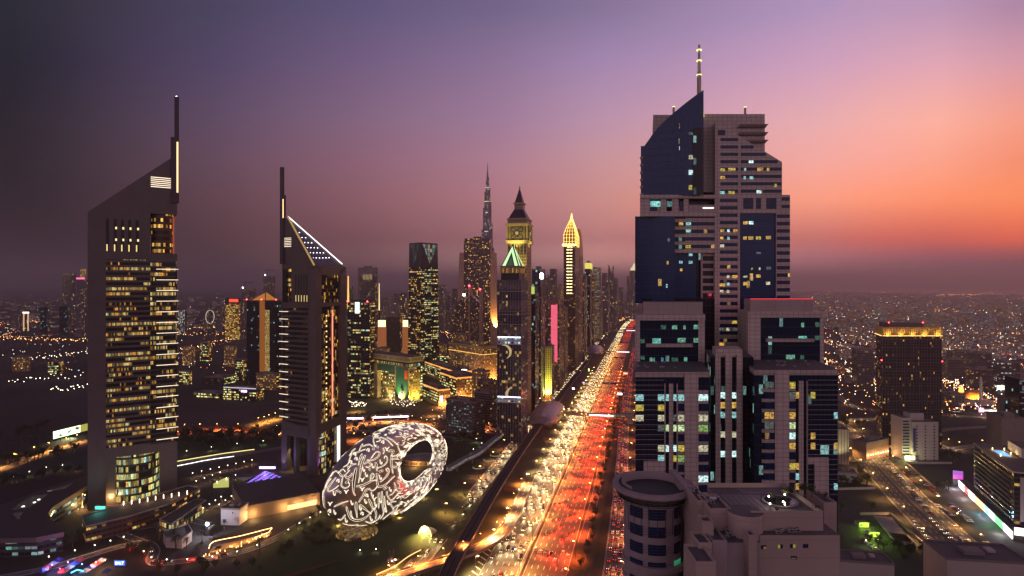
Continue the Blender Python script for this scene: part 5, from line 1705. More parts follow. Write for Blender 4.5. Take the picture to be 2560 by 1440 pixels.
TW = [  # name, label, pxl, pxm, pxr, ytop, D, rot, facade, side facade, cell
 ('far_tower', 'hazy plain tower at the left edge beside the lit crowned one', 156, 180, 190, 683, 2900, 15, F_haze, F_haze, (5, 5)),
 ('far_tower', 'hazy tower with yellow lit crown and pink stripe left of the tall office tower', 191, 212, 222, 699, 2800, 15, F_haze, F_haze, (5, 5)),
 ('office_block', 'low dark block with green roof light at the far left', 148, 170, 178, 766, 2300, 15, F_dkgl, F_haze, (4, 4)),
 ('office_block', 'low dark block with red beacon at the far left', 100, 118, 126, 768, 2400, 15, F_dkgl, F_haze, (4, 4)),
 ('far_block', 'small far block beside the white framed arch on the left horizon', 26, 50, 56, 785, 2600, 15, F_haze, F_haze, (5, 5)),
 ('far_block', 'small wide block in front of the two hazy left towers', 186, 212, 222, 772, 2200, 15, F_haze, F_haze, (5, 5)),
 ('far_block', 'small far block with tiny white windows right of the tall office tower', 446, 462, 468, 776, 2300, 15, fac('white_speckled', (.06, .06, .07), (.02, .02, .03), .6, (.2, .8, .2, .8), 'white', 3), F_haze, (4, 4)),
 ('far_block', 'small block with white corner line near the far highway', 508, 525, 530, 762, 2400, 15, F_haze, F_haze, (4, 4)),
 ('far_block', 'small block with a row of vertical lights left of the glowing yellow building', 537, 556, 560, 764, 2350, 15, F_haze, F_haze, (4, 4)),
 ('glowing_block', 'far block with glowing yellow face and red roof sign', 563, 600, 610, 748, 2100, 15, fac('yellow_glow', (.2, .12, .05), (.1, .05, .02), .8, (.04, .96, .25, .75), 'gold', 2.6, .4), F_haze, (5, 5)),
 ('far_tower', 'hazy tower under construction with crane, left of the orange striped tower', 604, 622, 640, 722, 2400, 15, F_haze, F_haze, (5, 5)),
 ('far_tower', 'hazy stepped tower with a crane, nearest left of the hotel tower', 658, 678, 688, 690, 2600, 15, F_haze, F_haze, (5, 5)),
 ('hotel_tower', 'beige framed hotel tower with lit crown slots behind the lit office tower', 895, 938, 944, 670, 1750, 10, F_grey, F_res, (3.5, 4)),
 ('office_tower', 'dark office tower with bright lit floors just right of the hotel tower', 869, 924, 937, 757, 1010, 12, F_dif, F_icd, (3, 4)),
 ('far_tower', 'tiny tower with blue lit top between the lit spires', 873, 880, 883, 716, 2500, 12, F_haze, F_haze, (5, 5)),
 ('far_tower', 'small hazy tower first from the left in the distant row', 955, 968, 976, 745, 2500, 12, F_haze, F_haze, (5, 5)),
 ('far_tower', 'small hazy tower with pale roof line in the distant row', 985, 996, 1002, 735, 2700, 12, F_haze, F_haze, (5, 5)),
 ('far_tower', 'small hazy tower covered in twinkling lights left of the lit office tower', 1001, 1014, 1018, 732, 2300, 12, fac('twinkle', (.1, .08, .08), (.03, .03, .03), .45, (.3, .7, .3, .7), 'warm', 5), F_haze, (7, 7)),
 ('dark_block', 'dark square block between two glowing billboards', 966, 1000, 1006, 792, 1450, 10, fac('dark_brown_block', (.05, .035, .035), (.02, .02, .02), .12, (.3, .7, .3, .7), 'gold', 1), F_res, (3, 4)),
 ('far_tower', 'hazy curved shoulder tower right of the lit office tower', 1097, 1108, 1115, 713, 2400, 12, F_haze, F_haze, (5, 5)),
 ('far_tower', 'hazy tower with a small yellow crown in the distant row', 1112, 1124, 1128, 731, 2500, 12, F_haze, F_haze, (5, 5)),
 ('far_tower', 'hazy tower left of the broad twin topped tower', 1130, 1142, 1146, 722, 2600, 12, F_haze, F_haze, (5, 5)),
 ('black_tower', 'plain black slab tower with white searchlight right of the clock tower', 1330, 1352, 1363, 674, 1000, 12.5, F_dkgl, fac('slab_side', (.16, .11, .10), (.05, .04, .04), .03, (.4, .6, .1, .9), 'gold', .6), (3, 4)),
 ('green_top_tower', 'narrow tower with green glass crown and mast before the black slab', 1322, 1338, 1347, 735, 900, 12.5, F_dkgl, F_arcS, (2.5, 3.6)),
 ('far_tower', 'hazy grey tower between the black slab and the golden hotel', 1375, 1388, 1393, 672, 2000, 12.5, F_haze, F_haze, (4, 4)),
 ('far_tower', 'lower hazy tower touching the grey one behind the black slab', 1363, 1373, 1377, 688, 2100, 12.5, F_haze, F_haze, (4, 4)),
 ('far_block', 'small gold lit block left of the golden hotel', 1393, 1404, 1408, 715, 1900, 12.5, F_warm, F_warm, (4, 4)),
 ('side_tower', 'slim tower immediately before the pink screen tower', 1345, 1352, 1361, 745, 980, 12.5, F_arc, F_arcS, (2.5, 3.6)),
 ('screen_tower', 'brown tower carrying a tall glowing pink screen', 1366, 1398, 1410, 752, 1080, 12.5, fac('brown_glass', (.14, .08, .07), (.05, .03, .03), .25, (.1, .9, .25, .8), 'mix', 1.2), F_res2, (3, 3.8)),
 ('grid_tower', 'dark gridded apartment tower right of the pink screen', 1398, 1412, 1420, 772, 1200, 12.5, F_res2, F_res2, (3, 3.6)),
 ('yellow_block', 'yellow floodlit stepped block at the foot of the pink screen tower', 1363, 1379, 1386, 868, 1010, 12.5, fac('yellow_block_front', (.5, .36, .1), (.04, .03, .02), .2, (.3, .7, .25, .8), 'warm', 1), F_res2, (3.5, 3.6)),
 ('apartment_tower', 'narrow apartment tower with red roof lamp right of the grid tower', 1415, 1428, 1434, 800, 1350, 12.5, F_res2, F_arcS, (3, 3.6)),
 ('dark_tower', 'dark tower directly below the golden hotel on its road side', 1437, 1447, 1452, 740, 1400, 12.5, F_dkgl, F_res2, (3, 3.6)),
 ('white_spot_tower', 'slim tower with a column of pale windows behind the sail topped tower', 1452, 1460, 1463, 700, 1500, 12.5, F_res2, F_haze, (3, 3.6)),
 ('grey_tower', 'plain grey tower third right of the golden hotel', 1455, 1464, 1468, 690, 1560, 12.5, F_grey, F_res, (3, 3.6)),
 ('yellow_top_tower', 'dark tower with bright yellow lit cap above the highway', 1462, 1475, 1480, 657, 1650, 12.5, F_dkgl, F_res2, (3, 3.6)),
 ('narrow_tower', 'narrow tower with violet roof line right of the yellow capped one', 1476, 1484, 1487, 690, 1760, 12.5, F_res, F_res2, (3, 3.6)),
 ('striped_tower', 'pale tower striped by lit floors standing above the highway', 1482, 1498, 1503, 668, 2000, 12.5, fac('striped_floors', (.2, .16, .14), (.06, .05, .05), .9, (0, 1, .3, .6), 'office', .9, .2), F_haze, (8, 5)),
 ('lit_sign_tower', 'grey block with white roof sign by the highway bend', 1488, 1502, 1507, 762, 2100, 12.5, F_grey, F_res2, (3, 4)),
 ('far_tower', 'hazy dark tower with white roof lamp by the highway bend', 1505, 1516, 1520, 682, 2500, 12.5, F_haze, F_haze, (5, 5)),
 ('far_tower', 'lower hazy tower with red beacon by the highway bend', 1512, 1520, 1524, 698, 2300, 12.5, F_haze, F_haze, (5, 5)),
 ('far_tower', 'hazy square shouldered tower right of the horned tower', 1535, 1542, 1546, 695, 2900, 12.5, F_haze, F_haze, (5, 5)),
 ('far_tower', 'small hazy tower alone beyond the flyovers', 1548, 1555, 1558, 719, 3600, 12.5, F_haze, F_haze, (6, 6)),
 ('far_tower', 'hazy tower left of the crowned one beside the big right tower', 1567, 1574, 1577, 690, 3500, 12.5, F_haze, F_haze, (6, 6)),
 ('apartment_block', 'dark apartment block with dotted windows left of the gold crowned tower', 2143, 2185, 2196, 878, 1080, 13, F_grey, F_res2, (3.2, 3.2)),
 ('apartment_block', 'grey apartment block nearest right of the gold crowned tower', 2370, 2420, 2432, 900, 1180, 13, F_grey, F_grey, (3.2, 3.2)),
 ('apartment_block', 'wide grey apartment block behind the mosque dome', 2382, 2428, 2436, 880, 1320, 13, F_grey, F_grey, (3.2, 3.2)),
 ('apartment_block', 'U shaped roofed apartment block behind the mosque', 2436, 2480, 2494, 885, 1240, 13, F_grey, F_grey, (3.2, 3.2)),
 ('apartment_block', 'balconied pale block right behind the mosque minaret', 2435, 2485, 2494, 925, 1050, 13, F_res2, F_grey, (3.2, 3.2)),
 ('office_block', 'right edge office block with rows of white lit windows', 2492, 2550, 2575, 908, 1080, 13, fac('white_row_office', (.09, .08, .085), dk, .25, (.1, .9, .3, .75), 'white', 1.6, .7), F_grey, (3.2, 3.4)),
 ('dark_block', 'dark gridded block with two white windows left of the mosque', 2372, 2412, 2424, 990, 905, 13, F_res, F_grey, (4, 3.6)),
 ('edge_block', 'dark block with white meander pattern cut by the right picture edge', 2548, 2590, 2610, 948, 700, 13, F_dkgl, F_dkgl, (3, 3.4)),
 ('pale_block', 'pale stepped concrete block at the right picture edge', 2504, 2562, 2600, 1048, 640, 13, stone, stone, None),
 ('stone_block', 'plain brownish block above the pale stepped one at the right edge', 2527, 2580, 2610, 1003, 720, 13, stone, stone, None),
 ('warehouse', 'low pale roofed hall on the sandy ground right of the big tower', 2112, 2150, 2166, 947, 1160, 30, stone, stone, None),
 ('low_block', 'small low block with yellow lit sign left of the gold crowned tower', 2096, 2112, 2118, 914, 1280, 13, F_warm, F_grey, (4, 3.5)),
 ('low_office', 'dark lit office block left of the hotel tower with pink roof sign', 559, 640, 660, 975, 985, 15, F_off, F_off2, (3, 3.8)),
 ('low_office', 'lower dark office block with greenish windows behind the left lawn', 484, 548, 570, 985, 1010, 15, F_off, F_off, (3, 3.8)),
 ('low_office', 'dim rounded office block behind the left lit ones', 512, 560, 590, 945, 1150, 15, fac('dim_office', (.06, .05, .055), dk, .1, (.05, .95, .3, .8), 'warm', 1.2), F_off, (3, 3.8)),
 ('golden_hotel', 'golden lit hotel block against the hotel tower left side', 640, 690, 703, 936, 1090, 15, F_warm, F_off2, (3, 3.6)),
 ('low_hall', 'low dark hall between the lawn and the lit offices', 446, 546, 560, 1040, 905, 15, mat('hall_dark', (.06, .05, .05), .8), mat('hall_dark', (.06, .05, .05), .8), None),
 ('hotel_block', 'long warm lit stone hotel with lit eaves behind the gallery offices', 1122, 1206, 1243, 868, 1130, 52, F_warm, F_warm, (3.4, 3.8)),
 ('gallery_block', 'lit office wing with orange cornice left of the big gate block', 868, 906, 916, 948, 1040, 65, F_off2, F_off2, (3.2, 4.2)),
 ('gallery_block', 'lit office wing with flat dark roof nearest right of the gate block', 1053, 1097, 1125, 975, 950, 60, F_off, F_off2, (3.2, 4.2)),
 ('gallery_block', 'longer lit office wing behind the nearest one right of the gate block', 1100, 1140, 1200, 945, 1010, 62, F_off, F_off2, (3.2, 4.2)),
 ('gallery_block', 'lit office wing with illuminated oval roof lamp behind the other wings', 1060, 1140, 1180, 930, 1130, 62, F_off, F_off2, (3.2, 4.2)),
 ('low_block', 'low dark roofed block with yellow windows at the arched tower foot', 1195, 1240, 1246, 955, 850, 12.5, fac('yellow_few', (.16, .11, .09), dk, .35, (.25, .75, .3, .8), 'warm', 1.8), F_grey, (4, 4)),
 ('clinic_block', 'grey low block with columns of pale windows below the arched tower', 1115, 1186, 1212, 1008, 760, 35, fac('pale_column_windows', (.11, .09, .09), (.04, .05, .05), .45, (.25, .75, .3, .7), 'cool', .9, .3), F_grey, (4.2, 3.6)),
 ('car_park', 'grey slatted parking block behind the clinic block', 1186, 1225, 1240, 985, 800, 35, fac('slats', (.13, .1, .09), (.02, .02, .02), 0, (0, 1, .35, .75)), F_grey, (5, 3)),
 ('striped_orange_tower', 'dark tower split by a glowing orange wall and yellow stair strip', 617, 690, 704, 752, 1150, 12, fac('quiet_glass', (.03, .03, .035), (.012, .014, .02), .04, (.05, .95, .2, .9), 'cool', .8), F_dkgl, (3, 4)),
]
for i, (a, b, c_, y, D, m) in enumerate(((905, 935, 942, 880, 1260, 0), (940, 968, 976, 872, 1330, 1), (1100, 1122, 1128, 890, 1290, 0), (1090, 1110, 1118, 862, 1500, 1), (1130, 1160, 1168, 838, 1380, 1), (455, 480, 488, 868, 1420, 1), (500, 520, 530, 858, 1500, 0), (560, 585, 592, 866, 1400, 1), (588, 608, 616, 900, 1200, 0), (448, 470, 480, 930, 1150, 0), (1180, 1215, 1224, 930, 930, 1), (640, 668, 676, 900, 1180, 0), (120, 150, 160, 905, 1290, 0), (30, 66, 76, 893, 1330, 1))):
 TW.append(('office_block', f'low warm lit block in the middle distance, {nth(i)} of its scatter', a, b, c_, y, D, -12 if i > 11 else 15 + i, (F_off, F_warm)[m], (F_off2, F_warm)[m], (3.2, 3.8)))
REF = {}
for (nm, lab, a, b, c_, y, D, rot, m1, m2, cell) in TW:
 far = D > 1900
 o, g = tower(nm, lab, a, b, c_, y, D, rot, m1, m2, cell, cat='block' if 'block' in nm or 'hall' in nm else 'tower', parapet=0 if far else 1.4, tech=not far)
 REF[lab] = (o, g)
def ref(key):
 for k, v in REF.items():
  if key in k: return v
def front_box(o, g, t0, t1, y0, y1, m, name, pr=.4, side_=False):
 """a panel on the front (or right) face from fraction t0..t1 measured from the left, rows y0..y1"""
 c, l, r, w, d, zt = g
 q = MB()
 if side_:
  q.obox(c, r, -l, d * t0, d * t1, .02, pr, zat(y1, c.y), zat(y0, c.y), m)
 else:
  q.obox(c, l, -r, w * (1 - t1), w * (1 - t0), .02, pr, zat(y1, c.y), zat(y0, c.y), m)
 q.build(name, o)
o, g = ref('carrying a tall glowing pink screen'); front_box(o, g, .36, .86, 762, 905, em('pink_screen', (1, .13, .22), .95), 'screen'); front_box(o, g, .0, 1, 752, 760, mat('rust_cap', (.25, .12, .09), .7), 'cap_band', 1.2)
o, g = ref('glowing orange wall'); front_box(o, g, .45, .62, 752, 930, em('orange_wall', (1, .30, .03), .26), 'orange_wall', 1.0); front_box(o, g, .63, .78, 775, 930, fac('stair_yellow', (.1, .08, .05), (.1, .06, .02), .95, (.1, .95, .3, .85), 'warm', 2.6), 'stair_glazing', .6)
c, l, r, w, d, zt = g
q = MB(); a_ = c + l * (w * .55); q.face([(a_.x + 12, a_.y - .3, zt + 1), (a_.x + 34, a_.y - .3, zt + 1), (a_.x + 12, a_.y - .3, zt + 17)], em('orange_crown', (1, .33, .04), .5)); q.face([(a_.x + 10, a_.y - .3, zt + 1), (a_.x + 10, a_.y - .3, zt + 15), (a_.x - 16, a_.y - .3, zt + 1)], MATS['orange_crown']); q.build('lit_crown_sail', o)
for k in (0, .5, 1.0):
 p = c + l * (w * k); beacon(o, Vector((p.x, p.y, zt + 1.5)), st=30, r=1.0)
o, g = ref('yellow lit cap'); front_box(o, g, 0, 1, 657, 672, em('yellow_cap', (1, .9, .15), .9), 'lit_cap', .8); front_box(o, g, 0, 1, 657, 672, MATS['yellow_cap'], 'lit_cap', .8, True)
o, g = ref('black slab tower with white searchlight'); p = g[0] + g[2] * 2; q = MB(); q.cyl((p.x + 1, p.y - 1.5), 2.6, 2.6, zat(697, p.y), zat(683, p.y), em('white_flood', (1, .92, 1), 16), 12); q.build('searchlight', o)
o, g = ref('green glass crown'); c, l, r, w, d, zt = g
front_box(o, g, .1, .9, 715, 735, em('green_crown', (.55, .8, .15), .9), 'lit_crown', -.0 + .6)
q = MB(); q.obox(c, l, r, w * .1, w * .9, 1, d * .8, zt, zat(717, c.y), M_crown); q.build('crown_block', o)
q = MB(); q.hexa([tuple((c + l * a + r * b).xy) + (zz,) for zz, k in ((zat(717, c.y), 0), (zat(716, c.y), 1)) for a, b in ((w * 1.0, -2), (-w * .9, -2), (-w * .9, 6), (w * 1.0, 6))], M_alu); q.build('roof_wing', o)
o, g = ref('glowing yellow face'); front_box(o, g, .0, 1, 746, 758, mat('dark_cap', (.05, .04, .05), .7), 'cap_band', 2); front_box(o, g, .3, .9, 748, 755, em('red_sign', (1, .05, .02), 3), 'roof_sign', 2.6)
o, g = ref('with yellow lit crown and pink stripe'); c, l, r, w, d, zt = g
front_box(o, g, 0, 1, 694, 698, em('pink_stripe', (1, .15, .35), 2), 'pink_stripe', 1)
q = MB(); q.obox(c, l, r, w * .1, w * .6, 2, d * .6, zt, zat(672, c.y), fac('gold_cap', (.5, .35, .1), (.3, .2, .05), .9, (.2, .8, .1, .9), 'warm', 1.3), (7, 14), M_roof); q.build('lit_crown', o)
o, g = ref('beige framed hotel tower'); front_box(o, g, .0, 1, 670, 690, CW, 'crown_band', .8); front_box(o, g, .0, .1, 690, 800, CW, 'frame_pier', .8)
for k in range(7): front_box(o, g, .3 + k * .08, .34 + k * .08, 686, 699, em('crown_slots', (1, .7, .3), .35), 'crown_slot', 1.0)
o, g = ref('bright lit floors just right'); c, l, r, w, d, zt = g
for k, t in enumerate((.1, 1)): p = c + l * (w * t); beacon(o, Vector((p.x, p.y, zt + 1.4)), st=30, r=1.0)
q = MB(); q.obox(c, l, r, w * .45, w * .65, -1, -.4, zt - 18, zt + 1, em('white_crown_lamp', (.8, 1, .9), 1.6)); q.build('lit_crown_panel', o)
q = MB(); q.obox(c, l, r, w * .08, w * .9, d * .1, d * .8, zt + .02, zt + 5, M_crown); q.build('crown_block', o)
o, g = ref('yellow floodlit stepped'); lamp_light('SPOT', g[0] + g[1] * (g[3] / 2) - g[2] * 10 + Vector((0, 0, 1)), 5e5, (.85, 1, .25), o, 1, 90, (0, .35, 1))
o, g = ref('long warm lit stone hotel')
c, l, r, w, d, zt = g
for sgn, f0, ax, nn, L_ in ((0, c, l, -r, w), (1, c, r, -l, d)):
 q = MB(); q.obox(f0, ax, nn, -1, L_, .02, 2.0, zt - 3, zt + 1, M_yst); q.obox(f0, ax, nn, 0, L_, .02, 1.4, zt - 16, zt - 14.6, M_yst); q.build('eaves', o)
 q = MB(); q.obox(f0, ax, nn, 0, L_, .02, 1.0, zt - 14.5, zt - 13.8, em('eaves_light', (1, .5, .12), 2.0)); q.build('eaves_light', o)
 for t in (.12, .3, .5, .7, .9):
  lamp_light('SPOT', f0 + ax * (L_ * t) + nn * 7 + Vector((0, 0, 4)), 70000, (1, .48, .12), o, .5, 100, tuple(-nn * .35 + Vector((0, 0, 1))))
q = MB(); q.obox(c, l, r, w * .05, w * .4, d * .05, d * .3, zt, zt + 9, F_warm, (3, 4), M_roof); q.build('attic_storey', o)
for key in ('orange cornice left', 'nearest right of the gate', 'longer lit office wing', 'illuminated oval roof lamp'):
 o, g = ref(key); c, l, r, w, d, zt = g
 for f0, ax, nn, L_ in ((c, l, -r, w), (c, r, -l, d)):
  q = MB(); q.obox(f0, ax, nn, 0, L_, .02, .6, zt - 1.6, zt + .6, em('cornice_orange', (1, .36, .08), 1.5)); q.build('cornice_light', o)
  q = MB(); q.obox(f0, ax, nn, 0, L_, .02, .9, 0, 5, M_yst); q.build('arcade_base', o)
 for t in (.2, .8):
  lamp_light('POINT', c + r * (d * t) - l * 7 + Vector((0, 0, 4)), 32000, (1, .42, .1), o, .5)
o, g = ref('nearest right of the gate'); front_box(o, g, .1, .35, 990, 1010, em('media_screen', (.9, 1, .75), 2.0), 'media_screen', .5, True)
o, g = ref('illuminated oval roof lamp'); c, l, r, w, d, zt = g; p = c + l * 8 + r * 20; q = MB(); q.cyl((p.x, p.y), 5.5, 5.5, zt + 1, zt + 2, em('oval_lamp', (1, .95, .85), 5), 20); q.build('roof_lamp', o)
o, g = ref('pink roof sign'); front_box(o, g, .55, .72, 977, 982, em('pink_sign', (1, .5, 1), 4), 'roof_sign', .6); front_box(o, g, 0, 1, 971, 973, em('thin_white', (.8, .8, 1), .9), 'roof_line', .5)
o, g = ref('white meander pattern')
for k in range(6): front_box(o, g, .05 + .12 * (k % 2), .35 - .05 * (k % 2), 952 + k * 14, 955 + k * 14, mat('white_trim', (.7, .7, .7), .5), 'meander_trim')
o, g = ref('rows of white lit windows'); front_box(o, g, 0, .95, 965, 976, em('white_shopband', (.95, 1, .8), 1.8), 'lit_podium_band', .5)
o, g = ref('two white windows'); front_box(o, g, .25, .42, 1030, 1037, em('two_white', (.9, 1, 1), 2), 'lit_window'); front_box(o, g, .5, .67, 1030, 1037, MATS['two_white'], 'lit_window')
for key, yy in (('white roof sign by the highway', 770),):
 o, g = ref(key); front_box(o, g, .1, .8, yy, yy + 4, em('white_sign', (1, .95, .95), 3), 'roof_sign')
for key, dx in (('with a crane, nearest left', 0), ('under construction with crane', 0)):
 o, g = ref(key); c, l, r, w, d, zt = g; p = c + l * w * .5
 q = MB(); q.tube([(p.x, p.y, zt), (p.x, p.y, zt + 28)], 1.0, M_dark, 4); q.tube([(p.x - 14, p.y, zt + 24), (p.x + 34, p.y, zt + 24)], .8, M_dark, 4); q.tube([(p.x, p.y, zt + 30), (p.x + 32, p.y, zt + 24)], .4, M_dark, 3); q.build('crane', o)
 q = MB(); q.cyl((p.x - 8, p.y - 3), 3, 3, zt + 2, zt + 7, em('site_lamp', (1, .97, .9), 7), 8); q.build('site_lamp', o)
for lab, px, y0, y1, D, rr, m in (('slim gold lit mast right of the hotel tower', 870.5, 690, 772, 1300, 2.2, em('gold_mast', (1, .5, .08), 1.8)), ('slim pale lit mast right of the beige hotel tower', 948, 708, 776, 2000, 2.2, em('pale_mast', (1, .75, .35), 1.5))):
 c = P(px, y1, D); o = thing('lit_mast', lab, 'mast', (c.x, c.y, 0))
 q = MB(); q.cyl((c.x, c.y), rr, rr * .5, zat(y1, D), zat(y0, D), m, 8); q.build('lit_shaft', o)
 q = MB(); q.cyl((c.x, c.y), rr * 1.2, rr, 0, zat(y1, D), M_dark, 8); q.build('base', o)
for lab, px0, px1, D in (('left glowing yellow rooftop billboard beyond the offices', 945, 963, 1600), ('right glowing yellow rooftop billboard beyond the offices', 1007, 1019, 1600)):
 c = P((px0 + px1) / 2, 800, D)
 w = (px1 - px0) / F * D
 o = thing('lit_building', lab, 'billboard building', (c.x, c.y, 0))
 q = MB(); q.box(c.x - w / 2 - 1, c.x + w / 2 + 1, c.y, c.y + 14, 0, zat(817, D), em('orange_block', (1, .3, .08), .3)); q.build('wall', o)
 q = MB(); q.box(c.x - w / 2, c.x + w / 2, c.y + 2, c.y + 4, zat(817, D), zat(801, D), em('yellow_board', (1, .75, .25), 4)); q.build('billboard', o)
D = 2700
c = P(1530, 660, D); o = thing('horned_tower', 'hazy curved tower with two horned tips above the highway bend', 'tower', (c.x, c.y, 0))
for k, (x0, x1, ya, yb) in enumerate(((1523, 1528, 662, 682), (1529, 1535, 690, 664))):
 q = MB()
 a, b = P(x0, 0, D).x, P(x1, 0, D).x
 q.hexa([(a, D, 0), (b, D, 0), (b, D + 30, 0), (a, D + 30, 0), (a, D, zat(ya, D)), (b, D, zat(yb, D)), (b, D + 30, zat(yb, D)), (a, D + 30, zat(ya, D))], F_haze, (5, 5), M_crown)
 q.build('horn_slab', o)
D = 3300
c = P(1587, 700, D); o = thing('crowned_tower', 'hazy tower with lit pointed crown beside the big right tower', 'tower', (c.x, c.y, 0))
q = MB(); hw = 10 / F * D
q.box(c.x - hw, c.x + hw, D, D + 40, 0, zat(676, D), F_haze, (6, 6)); q.build('facade', o)
q = MB(); q.cyl((c.x, D + 20), hw, hw * .7, zat(676, D), zat(668, D), em('crown_glow', (1, .85, .5), 1.0), 8); q.cyl((c.x, D + 20), hw * .5, .4, zat(668, D), zat(656, D), MATS['crown_glow'], 8); q.build('lit_crown', o)
D = 2400
c = P(525, 792, D); o = thing('observation_wheel', 'tiny thin lit wheel on the left horizon', 'ferris wheel', (c.x, c.y, 0))
rr = 15 / F * D
q = MB(); q.tube([(c.x + math.cos(a) * rr * .25, c.y + math.sin(a) * 0 + math.cos(a) * rr * .9, zat(792, D) + math.sin(a) * rr * 1.1) for a in [2 * math.pi * i / 28 for i in range(28)]], .8, em('wheel_light', (1, .8, .6), 1.2), 4, True); q.build('rim', o)
q = MB(); q.tube([(c.x - 6, c.y, 0), (c.x, c.y, zat(792, D))], .7, M_dark, 4); q.tube([(c.x + 6, c.y, 0), (c.x, c.y, zat(792, D))], .7, M_dark, 4); q.build('support', o)
c = P(64, 785, 2500); o = thing('frame_arch', 'tall rectangular picture frame arch with white lit top on the left horizon', 'arch', (c.x, c.y, 0))
q = MB()
for dx in (-9, 9): q.box(c.x + dx - 1.5, c.x + dx + 1.5, c.y, c.y + 3, 0, zat(783, 2500), em('frame_gold', (1, .6, .3), 1.0))
q.build('frame_leg', o)
q = MB(); q.box(c.x - 12, c.x + 12, c.y, c.y + 3, zat(783, 2500), zat(780, 2500), em('frame_white', (1, .9, .85), 4)); q.build('frame_top', o)
# ================================================================== GATE BUILDING
Dg = 966
c, l, r, w, d = corners(912, 1022, 1056, Dg, 40)
gb = thing('gate_building', 'square arch shaped gate building with banner hung legs and long flat roof', 'gate building', (c.x, c.y, 0))
zr_, ztr, zb2_ = zat(893, Dg), zat(912, Dg), zat(922, Dg)
M_gst = clad('gate_stone', (.40, .34, .24), 2.5, 2.5)
q = MB(); q.obox(c, l, r, -1, w + 1, -1, d + 1, zr_ - 9, zr_, fac('gate_attic', (.36, .3, .22), (.03, .02, .02), .2, (.35, .65, .25, .8), 'warm', 1.6), (3.2, 9), M_roof); q.build('attic_storey', gb)
q = MB()
for f0, ax, nn, L_ in ((c, l, -r, w), (c, r, -l, d)):
 n = int(L_ / 6)
 for k in range(n):
  for za, zb in ((zr_ - 17, zr_ - 9), (zr_ - 9, zr_ - 17)):
   a = f0 + ax * (L_ * k / n) + nn * .3; b = f0 + ax * (L_ * (k + 1) / n) + nn * .3
   q.tube([(a.x, a.y, za), (b.x, b.y, zb)], .3, M_dark, 4)
q.build('truss', gb)
q = MB(); q.obox(c, l, r, 3, w - 3, 3, d - 3, zr_ - 17, zr_ - 9.01, fac('gate_gallery', (.1, .08, .03), (.1, .1, .03), .85, (.1, .95, .05, .6), 'office', 1.3), (3, 8), M_roof); q.build('glazed_gallery', gb)
lw = w * .30
for a0, a1 in ((w - lw, w), (0, lw)):
 q = MB(); q.obox(c, l, r, a0, a1, 0, d * .45, 0, zr_ - 17, M_gst); q.build('stone_leg', gb)
q = MB(); q.obox(c, l, r, lw + .01, w - lw - .01, 0, d * .2, zr_ - 28, zr_ - 17.02, mat('teal_lintel', (.02, .10, .12), .5)); q.build('lintel', gb)
q = MB(); q.obox(c, l, r, lw * 1.02, w - lw * 1.02, d * .25, d * .6, 0, zr_ - 28.02, F_off, (2.6, 4.6)); q.build('inner_offices', gb)
q = MB(); q.obox(c, l, r, 0, w, d * .451, d, 0, zr_ - 17.03, F_off, (3, 4.6)); q.build('rear_offices', gb)
q = MB(); q.obox(c, r, -l, d * .06, d * .8, .02, .5, 2, zr_ - 22, F_off2, (3, 4.6)); q.build('side_glazing', gb)
def art(a0, a1, z0, z1, m, name, pr=.3):
 q = MB(); q.obox(c, l, -r, w * a0, w * a1, .02, pr, z0, z1, m); q.build(name, gb)
art(.79, .91, 26, 44, mat('banner_dark', (.05, .06, .12), .6), 'banner')
art(.79, .91, 13, 25.98, mat('banner_green', (.02, .30, .14), .6), 'banner')
q = MB(); bc = c + l * (w * .85) - r * .5
q.face([(bc.x + math.cos(a) * 5 , bc.y - .1, 11 + math.sin(a) * 8) for a in [2 * math.pi * i / 20 for i in range(20)]], mat('banner_orange', (.85, .16, .03), .6)); q.build('banner_flame', gb)
text_mesh('banner_lettering', 'Presight', 6.5, mat('banner_text', (.7, .72, .6), .6), c + l * (w * .765) - r * .4 + Vector((0, 0, 33)), 0, gb, rot=(R(90), R(90), R(-50) + 0))
art(.02, .28, 9, zr_ - 19, mat('banner_teal', (.02, .14, .16), .6), 'banner')
art(.02, .09, zr_ - 36, zr_ - 22, mat('banner_orange', (.85, .16, .03), .6), 'banner', .35)
q = MB(); bc = c + l * (w * .10) - r * .6
for k in range(6):
 a0_, a1_ = R(20 + k * 26), R(46 + k * 26)
 q.face([(bc.x, bc.y - .1, 9.5), (bc.x + math.cos(a1_) * 9, bc.y - .1, 9.5 + math.sin(a1_) * 11), (bc.x + math.cos(a0_) * 9, bc.y - .1, 9.5 + math.sin(a0_) * 11)], mat(f'fan_{k % 3}', ((.45, .12, .6), (.75, .45, .8), (.25, .5, .85))[k % 3], .6))
q.build('banner_fan', gb)
for a in (.86, .5, .15):
 lamp_light('SPOT', c + l * (w * a) - r * 10 + Vector((0, 0, 1)), 260000, (1, .66, .12), gb, .5, 80, tuple(r * .55 + Vector((0, 0, 1))))
for a in (.2, .6):
 lamp_light('SPOT', c + r * (d * a) - l * 10 + Vector((0, 0, 1)), 200000, (1, .8, .1), gb, .5, 80, tuple(l * .55 + Vector((0, 0, 1))))
lamp_light('POINT', c + l * (w * .5) + r * 2 + Vector((0, 0, 5)), 30000, (1, .7, .2), gb, .5)
